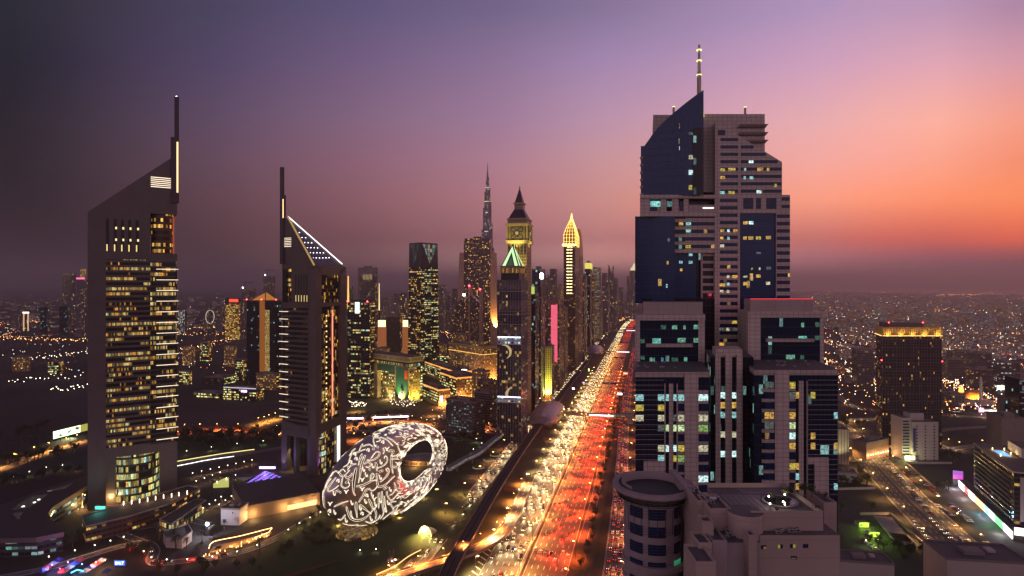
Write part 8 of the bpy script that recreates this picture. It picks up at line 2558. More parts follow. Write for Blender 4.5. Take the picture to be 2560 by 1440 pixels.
for k, (px, py) in enumerate(((143, 1290), (156, 1287), (169, 1283), (181, 1279), (194, 1274), (206, 1268))):
 p = G(px, py)
 o = thing('court_pillar', f'{NUM[k]} slender uplit pillar from the left in the golden court', 'pillar', p, 'uplit pillars of the golden court')
 q = MB(); q.cyl((p.x, p.y), .45, .4, .4, 11, M_wb, 8); q.build('shaft', o)
 q = MB(); q.cyl((p.x, p.y), .8, .8, 0, .4, em('pillar_foot', (1, .85, .6), 4), 8); q.build('foot_light', o)
for px, py, e in ((150, 1275, 14000), (175, 1262, 14000), (200, 1250, 14000), (205, 1275, 10000)):
 lamp_light('POINT', G(px, py, 0) + Vector((0, 0, 5)), e, (1, .6, .15), bpy.data.objects['curved_podium'], .5)
q = MB(); pts = [G(x, y, 12) for x, y in ((128, 1290), (140, 1268), (160, 1250), (190, 1231), (218, 1240))]
for a, b in zip(pts, pts[1:]):
 for t in range(5):
  p = a.lerp(b, t / 5); q.cyl((p.x, p.y), .35, .35, p.z, p.z + .7, em('court_lamp', (1, .75, .3), 6), 6)
q.build('court_lamps', bpy.data.objects['curved_podium'])
def quad_block(name, lab, pts, z, m, roofm=None, z0=0, cat='building', cell=(3.5, 4)):
 v = [G(x, y, z) for x, y in pts]
 A = sum(v[i].x * v[(i + 1) % len(v)].y - v[(i + 1) % len(v)].x * v[i].y for i in range(len(v)))
 if A < 0: v = v[::-1]
 o = thing(name, lab, cat, (v[0].x, v[0].y, 0))
 q = MB(); q.prism([(p.x, p.y) for p in v], z0, z, m, cell, roofm or M_roof); q.build('wall', o)
 q = MB(); pp_ = [Vector((p.x, p.y, z)) for p in v] + [Vector((v[0].x, v[0].y, z))]; wallband(q, pp_, -.2, .3, .001, 1.0, M_conc); q.build('parapet', o)
 return o, v
M_lb = fac('lit_window_band', (.05, .04, .04), (.03, .025, .02), .45, (.1, .95, .35, .8), 'warm', 1.8, .8)
o, v = quad_block('terrace_podium', 'long low dark terrace building with lit window bands at the tall tower foot', ((205, 1292), (470, 1215), (500, 1222), (440, 1255), (330, 1290), (215, 1318)), 12, M_lb, M_pod)
for k, (px, py) in enumerate(((309, 1263), (329, 1260), (349, 1257), (369, 1254), (389, 1250), (409, 1246), (429, 1243), (447, 1240), (468, 1236))):
 p = G(px, py, 12); q = MB(); q.cyl((p.x, p.y), .35, .35, 12, 15.2, em('terrace_candle', (1, .75, .5), 5), 6); q.build('terrace_lamp', o)
 if k % 3 == 0: lamp_light('POINT', (p.x, p.y, 16.5), 1500, (1, .6, .3), o, .2)
p = G(250, 1272, 13); q = MB(); q.box(p.x - 4, p.x + 4, p.y, p.y + .4, 12.5, 15, em('teal_sign', (.1, .9, .7), 1.2)); q.build('teal_sign', o)
lamp_light('POINT', (p.x, p.y - 3, 15), 3000, (.1, .9, .7), o, .2)
quad_block('link_wing', 'dark slanting link wing with lit side windows right of the terraces', ((398, 1300), (490, 1248), (515, 1252), (428, 1312)), 9, fac('link_windows', (.05, .04, .04), (.03, .03, .02), .8, (.1, .9, .1, .85), 'warm', 1.5, .3), M_pod)
quad_block('rotunda_block', 'low cream curved building beside the glaring white floodlight', ((408, 1330), (470, 1312), (480, 1330), (455, 1348), (415, 1345)), 7, M_wb, M_roof)
v = [G(x, y, 11) for x, y in ((560, 1272), (748, 1198), (800, 1216), (614, 1275))]
o = thing('ribbed_pavilion', 'large dark pavilion with vertically ribbed roof left of the ring museum', 'building', (v[0].x, v[0].y, 0))
v2 = [G(588, 1272, 11), G(790, 1222, 11), G(735, 1196, 11), G(585, 1254, 11)]
fr0, fr1 = G(612, 1300), G(800, 1262)
bk1, bk0 = G(760, 1212), G(640, 1238)
dirp = (fr1 - fr0).normalized(); nb = Vector((-dirp.y, dirp.x, 0)); Lp = (fr1 - fr0).length
q = MB(); q.obox(fr0, dirp, nb, 0, Lp, 0, 62, 0, 11, mat('pavilion_wall', (.17, .12, .09), .8), top=mat('pavilion_roof', (.055, .05, .065), .5)); q.build('wall', o)
q = MB()
for k in range(int(Lp / 1.6)):
 q.obox(fr0, dirp, nb, k * 1.6, k * 1.6 + .25, 0, 62, 11.01, 11.5, mat('pavilion_rib', (.09, .08, .10), .5))
q.build('roof_ribs', o)
q = MB(); q.obox(fr0, dirp, nb, Lp * .55, Lp * .95, -.4, -.02, 1, 5, em('pavilion_front', (1, .68, .25), 1.6)); q.build('lit_front', o)
for t in (.1, .5, .7, .9): lamp_light('POINT', fr0 + dirp * (Lp * t) - nb * 4 + Vector((0, 0, 4)), 7000, (1, .55, .18), o, .4)
for k, (x0, x1, yt, yb) in enumerate(((552, 598, 1272, 1312), (604, 616, 1276, 1300))):
 lowbox('white_cube', ('large' if k == 0 else 'small') + ' pale cube shaped building before the ribbed pavilion', x0, x1, yt, yb, 14 if k == 0 else 6, mat('pale_cube', (.5, .46, .5), .6), rot=5)
v = [G(x, y, 5) for x, y in ((622, 1203), (660, 1178), (690, 1182), (708, 1195), (668, 1205))]
o = thing('violet_glass_roof', 'low gridded glass roof glowing violet and blue near the hotel tower foot', 'glass roof', (v[0].x, v[0].y, 0))
q = MB(); q.prism([(p.x, p.y) for p in v], 0, 5, M_dark, top=M_dark); q.build('base', o)
q = MB()
a, b, c2 = G(615, 1206, 5.3), G(662, 1176, 5.3), G(705, 1192, 5.3)
for i in range(9):
 for j in range(5):
  p = a.lerp(b, (i + .5) / 9) + (c2 - b) * ((j + .5) / 5)
  s_ = 1.5
  q.box(p.x - s_, p.x + s_, p.y - s_ * .6, p.y + s_ * .6, 5.1, 5.3, em('violet_cell' if (i + j) % 3 else 'blue_cell', (.35, .12, 1) if (i + j) % 3 else (.15, .2, 1), 2.2))
q.build('lit_cells', o)
lamp_light('POINT', b + Vector((0, 0, 6)), 9000, (.35, .2, 1), o, .4)
q = MB(); p = G(668, 1172, 6); q.box(p.x - 8, p.x + 8, p.y, p.y + 1, 6, 8, em('violet_bar', (.6, .45, 1), 4)); q.build('light_bar', o)
v = [G(x, y, 6) for x, y in ((590, 1194), (632, 1192), (610, 1204))]
o = thing('glass_pyramid_roof', 'triangular pale green glass roof left of the violet one', 'glass roof', (v[0].x, v[0].y, 0))
A = sum(v[i].x * v[(i + 1) % 3].y - v[(i + 1) % 3].x * v[i].y for i in range(3))
q = MB(); q.prism([(p.x, p.y) for p in (v if A > 0 else v[::-1])], 0, 6, M_dark, top=fac('green_pane', (.1, .12, .1), (.15, .2, .14), .9, (.05, .95, .05, .95), 'office', .18)); q.build('roof_panes', o)
q = MB(); g_ = G(555, 1208, 3); q.prism([(p.x, p.y) for p in [G(x, y, 3) for x, y in ((533, 1212), (572, 1210), (572, 1196), (560, 1198))]], 0, 4, em('yellow_soffit', (.75, .75, .2), .7)); q.build('lit_canopy', o)
v = [G(x, y) for x, y in ((522, 1384), (535, 1366), (600, 1352), (680, 1331), (672, 1342), (636, 1356))]
o = thing('string_light_terrace', 'restaurant terrace outlined by golden string lights and glowing tables', 'terrace', v[0])
q = MB(); q.prism([(p.x, p.y) for p in v], .02, .5, mat('terrace_floor', (.2, .12, .06), .8)) if True else None; q.build('deck', o)
q = MB(); q.tube([p + Vector((0, 0, 3.6)) for p in smooth(v[:4], 4)], .22, em('string_gold', (1, .5, .18), 6), 4); q.tube([p + Vector((0, 0, 3.4)) for p in (v[3], v[4], v[5])], .22, MATS['string_gold'], 4); q.build('string_lights', o)
rq = random.Random(3)
for k in range(26):
 a, b = rq.random(), rq.random()
 p = v[0].lerp(v[3], a) + Vector((rq.uniform(-2, 2), -1 - b * 12 * (1 - abs(a - .5)), 0))
 q = MB(); q.cyl((p.x, p.y), .35, .2, .5, 1.6, em('table_glow', (1, .6, .2), 4), 6); q.build('table_lamp', o)
for t in (.15, .4, .65, .9): lamp_light('POINT', v[0].lerp(v[3], t) + Vector((0, -3, 3.4)), 4200, (1, .5, .15), o, .3)
o = thing('market_court', 'cluster of market tents lit blue and red at the bottom left corner', 'market', G(190, 1436))
for k in range(13):
 p = G(105 + k * 13.5, 1440 - (k % 4) * 9)
 q = MB(); h = 3.2
 q.cyl((p.x, p.y), 3.6, .2, h, h + 2.0, (mat('tent_blue', (.05, .06, .4), .7), mat('tent_red', (.4, .04, .05), .7), mat('tent_pale', (.5, .45, .5), .7))[k % 3], 4, a0=45, a1=405)
 q.build('tent_roof', o)
 q = MB(); q.cyl((p.x, p.y), .15, .15, 0, h, M_dark, 5); q.build('tent_pole', o)
for px, py, cc in ((130, 1432, (.2, .3, 1)), (170, 1425, (.3, .25, 1)), (205, 1430, (.1, .5, 1)), (240, 1425, (1, .35, .15)), (150, 1442, (1, .1, .2)), (262, 1420, (1, .6, .3))):
 g_ = G(px, py)
 lamp_light('POINT', g_ + Vector((0, -2, 5.5)), 5000, cc, o, .3)
 q = MB(); q.cyl((g_.x, g_.y), .3, .3, 5, 5.6, em(f'market_lamp_{int(cc[0] * 10)}{int(cc[1] * 10)}', cc, 8), 6); q.build('lamp', o)
q = MB(); g_ = G(193, 1432, 4); q.tube([g_ + Vector((-4, 0, 0)), g_ + Vector((0, 0, 2)), g_ + Vector((4, 0, 1.2))], .35, em('cyan_curve', (.1, .6, 1), 4), 5); q.build('neon_curve', o)
g_ = G(299, 1420)
o = thing('letter_sign', 'small blue glowing four letter sign near the bottom left roundabout', 'sign', g_)
q = MB(); q.box(g_.x - 3, g_.x + 3, g_.y, g_.y + .3, 0, 1.6, M_dark); q.build('stand', o)
q = MB(); q.box(g_.x - 3.6, g_.x + 3.6, g_.y, g_.y + .3, 1.6, 5, em('sign_blue_glow', (.03, .12, .9), 1.5)); q.build('panel', o)
text_mesh('lettering', 'SALT', 2.7, em('sign_letter', (.6, .85, 1), 5), g_ + Vector((0, -.2, 3.3)), 0, o)
a, b = G(132, 1105), G(217, 1083)
o = thing('led_billboard', 'long glaring pale green LED billboard beside the road left of the tall tower', 'billboard', a)
dd = (b - a); L_ = dd.length; dd.normalize(); nn = Vector((-dd.y, dd.x, 0))
q = MB(); q.obox(a, dd, nn, 0, L_ * 1.15, 0, .8, 3, 13, M_dark); q.build('frame', o)
q = MB(); q.obox(a, dd, nn, .5, L_ * .80, -.3, -.01, 3.5, 12.5, em('led_pale', (.85, 1, .6), 2.6)); q.build('screen', o)
q = MB(); q.obox(a, dd, nn, L_ * .81, L_ * 1.1, -.3, -.01, 3.5, 12.5, em('led_dim', (.6, .55, .1), .8)); q.build('picture_panel', o)
for t in (.1, .5, .9):
 q = MB(); q.obox(a, dd, nn, L_ * t, L_ * t + .5, 0, .6, 0, 3, M_dark); q.build('post', o)
lamp_light('SPOT', a + dd * (L_ * .45) - nn * 3 + Vector((0, 0, 6)), 50000, (.85, 1, .45), o, 1, 130, (0, -.5, -.8))
g_ = G(518, 1340)
o = thing('floodlight_mast', 'stub mast with the glaring white floodlight in the middle of the left plaza', 'floodlight', g_)
q = MB(); q.box(g_.x - 1.6, g_.x + 1.6, g_.y, g_.y + 3, 0, 8, M_dark); q.build('mast', o)
q = MB(); q.cyl((g_.x, g_.y), .9, .9, 8.3, 10, em('flood_white', (.9, .92, 1), 60), 12); q.build('lamp_head', o)
lamp_light('POINT', g_ + Vector((0, -1.5, 11)), 14000, (.85, .85, 1), o, .4)
for i, pts in enumerate((((443, 1156), (500, 1146), (560, 1136), (620, 1128), (636, 1126)), )):
 p = [G(*a) for a in pts]
 o = thing('lit_ramp_wall', 'long low wall lit by a yellow line between the two raked towers', 'wall', p[0])
 q = MB(); wallband(q, p, -.3, .3, 0, 1.6, M_wb); q.build('wall_panel', o)
 q = MB(); wallband(q, p, .31, .6, 1.0, 1.7, em('wall_line', (1, .85, .3), 1.6)); q.build('light_line', o)
p = [G(*a) for a in ((443, 1166), (470, 1161), (520, 1151), (585, 1142))]
o = thing('lit_kerb', 'row of white strip lights lying below the yellow lit wall', 'light strip', p[0])
for k, (a, b) in enumerate(((0, .12), (.14, .42), (.46, .54), (.56, .6), (.64, .8), (.82, 1))):
 A_, B_ = smooth(p, 4), None
 n_ = len(A_) - 1
 q = MB(); s_, e_ = A_[int(a * n_)], A_[max(int(a * n_) + 1, int(b * n_))]; q.tube([s_ + Vector((0, 0, .6)), e_ + Vector((0, 0, .6))], .35, em('kerb_white', (1, .95, .95), 3), 4); q.build('strip_light', o)
p = [G(*a) for a in ((940, 1440), (985, 1420), (1020, 1395), (1052, 1378))]
o = thing('lit_fence', 'low fence with a warm light line along the bottom slip road', 'fence', p[0])
q = MB(); wallband(q, smooth(p, 4), -.2, .2, 0, 1.4, M_via); q.build('fence_panel', o)
q = MB(); wallband(q, smooth(p, 4), .21, .4, .9, 1.4, em('fence_line', (1, .5, .18), 2.5)); q.build('light_line', o)
p = [G(*a) for a in ((705, 1452), (780, 1430), (850, 1410))]
o = thing('slatted_fence', 'dark reddish slatted fence at the bottom of the lawn', 'fence', p[0])
q = MB()
fp = smooth(p, 12)
for a in fp: q.box(a.x - .25, a.x + .25, a.y - .1, a.y + .1, 0, 3.4, mat('slat_red', (.16, .08, .06), .8))
q.build('slats', o)
q = MB(); wallband(q, fp, -.15, -.1, 0, 3.2, MATS['slat_red']); q.build('rail', o)
# ================================================================== TREES
M_leaf = mat('leaves', (.045, .06, .022), .8, 0, .5, .8)
M_leaf2 = mat('leaves_olive', (.06, .06, .025), .8, 0, .5, .8)
M_bark = mat('bark', (.10, .07, .05), .95)
tr = random.Random(21)
def tree_proto(kind):
 o = thing('palm_tree' if kind == 'palm' else 'broadleaf_tree', '', 'palm tree' if kind == 'palm' else 'tree', (0, 0, 0))
 q = MB()
 if kind == 'palm':
  pts = [(0, 0, 0), (.15, 0, 3), (.1, .1, 6), (0, .15, 8.6)]
  q.tube(pts, [.32, .25, .2, .22], M_bark, 6); q.build('trunk', o)
  q = MB()
  for k in range(22):
   a = 2 * math.pi * k / 22 + tr.random() * .3
   el_ = tr.uniform(-.3, .9)
   L = tr.uniform(2.6, 3.4)
   prev_ = None
   for i in range(6):
    t = i / 5
    rr = L * t
    z = 8.6 + math.sin(el_) * rr - 1.5 * t * t * (1.2 - el_ * .4)
    c = Vector((math.cos(a) * rr * math.cos(el_ * .6), math.sin(a) * rr * math.cos(el_ * .6) + .15, z))
    w = .42 * (1 - t * .75) + .05
    s_ = Vector((-math.sin(a), math.cos(a), 0)) * w
    cur_ = (c - s_ - Vector((0, 0, w * .6)), c, c + s_ - Vector((0, 0, w * .6)))
    if prev_:
     q.face([prev_[0], prev_[1], cur_[1], cur_[0]], M_leaf2); q.face([prev_[1], prev_[2], cur_[2], cur_[1]], M_leaf2)
    prev_ = cur_
  q.build('crown', o)
 else:
  h = 3.0
  q.tube([(0, 0, 0), (.1, 0, 1.6), (.2, .1, h), (.1, .2, h + 1.5)], [.35, .28, .22, .12], M_bark, 6)
  for k in range(4):
   a = k * 1.6 + tr.random()
   q.tube([(.2, .1, h * .8), (math.cos(a) * 1.2, math.sin(a) * 1.2, h + 1.2), (math.cos(a) * 2.0, math.sin(a) * 2.0, h + 2.4)], [.16, .1, .05], M_bark, 4)
  q.build('trunk', o)
  q = MB()
  cl = [(tr.uniform(-1.9, 1.9), tr.uniform(-1.9, 1.9), tr.uniform(h + .6, h + 4.2), tr.uniform(.8, 1.5)) for _ in range(15)]
  for (x, y, z, r_) in cl:
   for _ in range(34):
    v = Vector((tr.gauss(0, 1), tr.gauss(0, 1), tr.gauss(0, .8))).normalized() * r_ * tr.uniform(.55, 1.1)
    p = Vector((x, y, z)) + v
    a = Vector((tr.uniform(-1, 1), tr.uniform(-1, 1), tr.uniform(-.6, .6))).normalized() * tr.uniform(.22, .42)
    b = a.cross(Vector((tr.uniform(-1, 1), tr.uniform(-1, 1), tr.uniform(-1, 1)))).normalized() * a.length
    q.face([p - a, p - b * .7, p + a, p + b * .7], M_leaf)
  q.build('crown', o)
 return o
TPR = {'palm': tree_proto('palm'), 'tree': tree_proto('tree'), 'tree2': tree_proto('tree')}
bpy.context.view_layer.update()
T_used = {k: False for k in TPR}
tcount = {}
def plant(kind, x, y, where, s=1.0, z=0):
 src = TPR[kind]
 o = src if not T_used[kind] else copy_tree(src)
 T_used[kind] = True
 o.location = (x, y, z)
 o.rotation_euler = (0, 0, tr.uniform(0, 6.28))
 o.scale = (s, s, s * tr.uniform(.85, 1.15))
 k = (kind == 'palm', where)
 tcount[k] = tcount.get(k, 0) + 1
 nm = 'palm' if kind == 'palm' else 'leafy tree'
 o['label'] = f"dark {nm} {where}, {nth(tcount[k] - 1)} in its group"
 o['group'] = f"{nm}s {where}"
 return o
def along(kind, pts, n, where, s=1.0, jit=3):
 p = smooth([G(*a) for a in pts], 6)
 for i in range(n):
  t = (i + .5) / n * (len(p) - 1)
  a = p[int(t)].lerp(p[min(len(p) - 1, int(t) + 1)], t % 1)
  plant(kind if kind != 'mix' else tr.choice(('tree', 'tree2')), a.x + tr.uniform(-jit, jit), a.y + tr.uniform(-jit, jit), where, s * tr.uniform(.8, 1.25))
along('mix', [(446, 1098), (540, 1104), (620, 1098), (700, 1096)], 26, 'on the dark strip between the raked towers', 1.7, 7)
along('mix', [(446, 1112), (560, 1116), (690, 1106)], 20, 'before the dark strip between the raked towers', 1.5, 6)
along('palm', [(450, 1092), (560, 1088), (690, 1088)], 7, 'beside the red road left of the hotel tower', 1.2)
along('mix', [(0, 1160), (90, 1150), (200, 1130)], 16, 'below the left road', 1.4, 8)
along('palm', [(20, 1128), (110, 1112), (200, 1092)], 8, 'along the left road before the LED billboard', 1.2, 2)
along('mix', [(0, 1215), (90, 1198), (205, 1180)], 12, 'behind the leaf shaped podium roof', 1.1, 6)
along('palm', [(740, 1335), (775, 1318), (805, 1300), (835, 1330)], 9, 'between the pavilion and the museum', 1.0, 4)
along('mix', [(760, 1345), (800, 1325), (830, 1350)], 7, 'between the pavilion and the museum', .8, 4)
along('palm', [(330, 1372), (420, 1360), (540, 1400), (660, 1385)], 8, 'along the bottom left lane', 1.0, 3)
along('mix', [(300, 1385), (350, 1378), (370, 1390)], 8, 'on the bottom left roundabout', .9, 4)
along('mix', [(380, 1425), (470, 1432), (560, 1420), (660, 1428)], 12, 'on the dark lawn at the bottom left', .8, 5)
along('mix', [(875, 1070), (930, 1085), (990, 1092)], 9, 'behind the museum by the orange road', 1.1, 6)
along('palm', [(872, 1052), (930, 1046), (1010, 1042)], 8, 'before the lit gate building', 1.0, 3)
along('mix', [(1125, 1128), (1150, 1105), (1180, 1098), (1215, 1098)], 12, 'in the lawn behind the covered walkway', 1.1, 5)
along('mix', [(1235, 1040), (1265, 1048), (1300, 1050)], 12, 'at the foot of the arched tower', 1.3, 6)
along('mix', [(1160, 1072), (1200, 1074), (1240, 1070)], 6, 'before the clinic block', 1.1, 3)
along('mix', [(0, 1375), (80, 1370), (170, 1362), (250, 1345)], 18, 'below the leaf shaped podium', 1.1, 7)
along('mix', [(700, 1390), (760, 1370), (830, 1362), (930, 1352)], 16, 'on the slope below the museum', .8, 7)
along('palm', [(600, 1290), (560, 1330), (470, 1370), (400, 1345)], 9, 'around the plaza', 1.0, 5)
along('mix', [(0, 1100), (60, 1085), (120, 1070)], 9, 'above the left road', 1.4, 7)
for i in range(22):
 s_ = 20 + i * 15
 p = H_(s_, 41 + tr.uniform(-2.5, 2.5)); plant(tr.choice(('tree', 'tree2')), p.x, p.y, 'on the verge right of the red carriageway', tr.uniform(.7, 1.0))
for i in range(14):
 p = H_(360 + i * 24, 41 + tr.uniform(-2, 3)); plant(tr.choice(('tree', 'tree2')), p.x, p.y, 'on the verge beyond the near footbridge', tr.uniform(.8, 1.2))
for px, py, s_ in ((2152, 1196, 1.5), (2168, 1212, 1.6), (2180, 1280, 1.0), (2103, 1280, 1.1)):
 g_ = G(px, py); plant('tree', g_.x, g_.y, 'left of the right avenue', s_)
along('mix', [(2098, 1212), (2130, 1214), (2150, 1222)], 7, 'in the dark hedge left of the avenue', 1.0, 2)
along('mix', [(2180, 1360), (2230, 1376), (2290, 1385), (2260, 1400)], 14, 'below the parking canopies', .9, 4)
along('mix', [(2340, 1222), (2355, 1232), (2375, 1225)], 4, 'on the sandy plot by the shops', 1.1, 2)
along('mix', [(2345, 1150), (2370, 1140), (2400, 1160)], 8, 'round the bend right of the white block', 1.1, 4)
along('mix', [(2098, 1062), (2130, 1068), (2160, 1060)], 6, 'by the side street behind the big tower', 1.2, 4)
for x_, y_, s_ in ((1965, 121, .32), (1975, 123, .25), (2010, 123, .35), (2030, 122, .3), (2062, 121, .2), (1930, 120, .22), (1942, 114, .15), (2045, 114, .2)):
 o = plant('tree2', kx(x_) * y_, y_, 'on the near garden terrace', s_, zT)
 o.location.z = zT - .1
# ================================================================== CARS
CP = {}
M_tyre = mat('tyre', (.02, .02, .02), .8)
M_cgl = mat('car_glass', (.02, .02, .025), .05)
E_head = em('headlight_glow', (1, .80, .46), 10)
E_tail = em('tail_light_glow', (1, .04, .012), 8)
E_hoff = mat('headlight_off', (.5, .5, .5), .2)
E_toff = mat('tail_light_off', (.25, .01, .01), .3)
PAINT = {'white': (.6, .6, .6), 'silver': (.3, .3, .32), 'black': (.015, .015, .018), 'red': (.35, .02, .015), 'blue': (.03, .06, .2), 'grey': (.1, .1, .11)}
def car_proto(col, kind, lit):
 o = thing('parked_car' if not lit else ('van' if kind == 'van' else 'car'), '', 'van' if kind == 'van' else 'car', (0, 0, 0))
 L, W, H2 = {'sedan': (4.6, 1.82, 1.42), 'suv': (4.7, 1.92, 1.78), 'van': (5.2, 1.95, 2.2)}[kind]
 pm = mat('paint_' + col, PAINT[col], .25, .1, .05)
 hl = {'sedan': .82, 'suv': .95, 'van': 1.05}[kind]
 prof = {'sedan': [(-L / 2, .35), (L / 2, .35), (L / 2, .68), (L / 2 - .25, .78), (L / 2 - 1.15, .9), (L / 2 - 1.8, H2), (-L / 2 + 1.25, H2), (-L / 2 + .65, .98), (-L / 2, .9)],
   'suv': [(-L / 2, .4), (L / 2, .4), (L / 2, .85), (L / 2 - 1.05, 1.05), (L / 2 - 1.65, H2), (-L / 2 + .5, H2), (-L / 2 + .1, 1.1), (-L / 2, 1.0)],
   'van': [(-L / 2, .4), (L / 2, .4), (L / 2, .95), (L / 2 - .7, 1.15), (L / 2 - 1.3, H2), (-L / 2 + .08, H2), (-L / 2, 1.2)]}[kind]
 q = MB()
 n = len(prof)
 def sx_(z): return W / 2 * (1 if z < 1.0 else .84 if z >= H2 - .01 else .96)
 Lf = [Vector((-sx_(z), y, z)) for y, z in prof]; Rt = [Vector((sx_(z), y, z)) for y, z in prof]
 q.face(Lf[::-1], pm); q.face(Rt, pm)
 for i in range(n):
  j = (i + 1) % n
  q.face([Lf[i], Lf[j], Rt[j], Rt[i]], pm)
 q.build('body', o)
 q = MB()
 f = prof[-5:-1] if kind == 'sedan' else None
 fy0, fy1 = (L / 2 - 1.2, L / 2 - 1.78) if kind == 'sedan' else ((L / 2 - 1.08, L / 2 - 1.62) if kind == 'suv' else (L / 2 - .75, L / 2 - 1.27))
 zb_ = hl + .1
 w2 = W / 2 * .86
 q.face([(-w2, fy0 + .03, zb_ + .02), (w2, fy0 + .03, zb_ + .02), (w2 * .9, fy1 + .03, H2 - .04), (-w2 * .9, fy1 + .03, H2 - .04)], M_cgl)
 ry0, ry1 = (-L / 2 + .62, -L / 2 + 1.2) if kind == 'sedan' else (-L / 2 - .0, -L / 2 + .3)
 q.face([(w2, ry0 - .03, zb_ + .08), (-w2, ry0 - .03, zb_ + .08), (-w2 * .9, ry1 - .03, H2 - .1), (w2 * .9, ry1 - .03, H2 - .1)], M_cgl)
 for s_ in (-1, 1):
  p4 = [(s_ * W / 2 * .985, fy0 - .2, zb_ + .05), (s_ * W / 2 * .985, ry0 + .3, zb_ + .05), (s_ * W / 2 * .875, ry1 + .25, H2 - .1), (s_ * W / 2 * .875, fy1 - .1, H2 - .1)]
  q.face(p4 if s_ > 0 else p4[::-1], M_cgl)
 q.build('windows', o)
 for s_ in (-1, 1):
  for y in (-L / 2 + .85, L / 2 - .85):
   q = MB()
   an = [2 * math.pi * k / 12 for k in range(12)]
   A = [Vector((s_ * (W / 2 - .2), y + math.cos(a) * .33, .33 + math.sin(a) * .33)) for a in an]; B = [Vector((s_ * (W / 2 + .02), y + math.cos(a) * .33, .33 + math.sin(a) * .33)) for a in an]
   for k in range(12): q.face([A[k], A[(k + 1) % 12], B[(k + 1) % 12], B[k]], M_tyre)
   q.face(B, M_tyre); q.build('wheel', o)
 for s_ in (-1, 1):
  q = MB(); q.box(s_ * W * .36 - .2, s_ * W * .36 + .2, L / 2 - .12, L / 2 + .03, .62, .78, E_head if lit else E_hoff); q.build('headlight', o)
  q = MB(); q.box(s_ * W * .38 - .19, s_ * W * .38 + .19, -L / 2 - .03, -L / 2 + .08, .72, .9, E_tail if lit else E_toff); q.build('tail_light', o)
 return o
cr = random.Random(77)
COLS = ['white', 'white', 'white', 'white', 'silver', 'silver', 'black', 'grey', 'red', 'blue']
KIND = ['sedan', 'sedan', 'suv', 'suv', 'van']
cused = {}
NC = 0
MAXC = 300
tailset = []
far = MB()
def put_car(p, d, lit, lab, group):
 """p ground point, d heading"""
 global NC
 col = cr.choice(COLS); kind = cr.choice(KIND)
 key = (col, kind, lit)
 if NC >= MAXC:
  return None
 NC += 1
 if key not in CP:
  CP[key] = car_proto(*key)
  bpy.context.view_layer.update()
  o = CP[key]
 else:
  o = copy_tree(CP[key])
 o.location = p
 o.rotation_euler = (0, 0, math.atan2(-d.x, d.y))
 o['label'] = f"{col} {'SUV' if kind == 'suv' else kind} {lab}"
 o['group'] = group
 return o
def far_car(p, d, head):
 n_ = Vector((d.y, -d.x, 0))
 s_ = 1.0 if (p.y < 2200) else 1.35
 far.obox(p, d, n_, -2.2, 2.2, -.9, .9, .3, 1.4, M_dark, skip=('bot',))
 for k in (-.65, .65):
  if head: far.obox(p, d, n_, 2.2, 2.3, k - .35 * s_, k + .35 * s_, .5, .5 + .5 * s_, MATS['far_head'])
  else: far.obox(p, d, n_, -2.3, -2.2, k - .35 * s_, k + .35 * s_, .6, .6 + .45 * s_, MATS['far_tail'])
em('far_head', (1, .78, .42), 7); em('far_tail', (1, .06, .015), 4)
def beam(p, d, head, e):
 """the pool of light a car throws on the road"""
 l = lamp_light('SPOT', p + d * (2.5 if head else -2.5) + Vector((0, 0, 1.2 if head else 1.3)), e, (1, .76, .38) if head else (1, .03, .01), None, .15, 46 if head else 110, (d if head else -d) - Vector((0, 0, .13 if head else .35)), blend=.9)
 return l
plan_c = []
LN_W = [-3.2 - k * 3.95 for k in range(6)]
LN_R = [4.8 + k * 3.95 for k in range(7)]
for k, l_ in enumerate(LN_W):
 s = -12 + cr.uniform(0, 10)
 i = 0
 while s < 4300:
  plan_c.append((s, l_, True, k, i)); i += 1
  s += cr.uniform(20, 48) if s < 900 else cr.uniform(18, 44)
for k, l_ in enumerate(LN_R):
 s = -12 + cr.uniform(0, 10)
 i = 0
 while s < 4300:
  plan_c.append((s, l_, False, k, i)); i += 1
  s += cr.uniform(22, 52) if s < 900 else cr.uniform(20, 46)
SIDE = []
def row(p0, p1, n, head_dir, lab, lit=False, grp='parked cars', jit=.3, skip=.12):
 a, b = G(*p0), G(*p1)
 for i in range(n):
  if cr.random() < skip: continue
  p = a.lerp(b, (i + .5) / n) + Vector((cr.uniform(-jit, jit), cr.uniform(-jit, jit), 0))
  o = put_car(Vector((p.x, p.y, .04)), head_dir, lit, f"{lab}, {nth(i)} along its row", grp)
crossd = AN.copy()
row((2218, 1160), (2332, 1290), 22, crossd, 'parked across the kerb right of the avenue', False, 'cars parked beside the avenue')
row((2268, 1170), (2352, 1246), 12, -crossd, 'parked by the low diagonal wall', False, 'cars parked by the diagonal wall')
row((2376, 1262), (2428, 1308), 9, crossd, 'parked before the far bright shops', False, 'cars parked before the shops')
row((2336, 1262), (2385, 1292), 8, crossd, 'parked in the middle row facing the shops', False, 'cars parked before the shops')
row((2455, 1350), (2560, 1425), 12, -crossd, 'parked near the lower right corner', False, 'cars parked in the corner')
row((2400, 1345), (2500, 1425), 10, crossd, 'parked at the right kerb near the lower corner', False, 'cars parked in the corner')
row((2140, 1080), (2190, 1120), 10, crossd, 'parked left of the wall lamp podium', False, 'cars parked by the podium')
row((2160, 1350), (2200, 1385), 6, crossd, 'parked near the green lit huts', False, 'cars parked by the huts')
AVD = AX.copy()
for ln, n_, p0, p1 in ((0, 11, (2270, 1290), (2360, 1392)), (1, 8, (2320, 1290), (2395, 1370)), (2, 4, (2362, 1325), (2400, 1375))):
 row(p0, p1, n_, AVD * -1 if ln == 9 else -AVD, f'queuing with red lights in avenue lane {NUM[ln]}', True, 'cars queuing on the avenue', .3, .05)
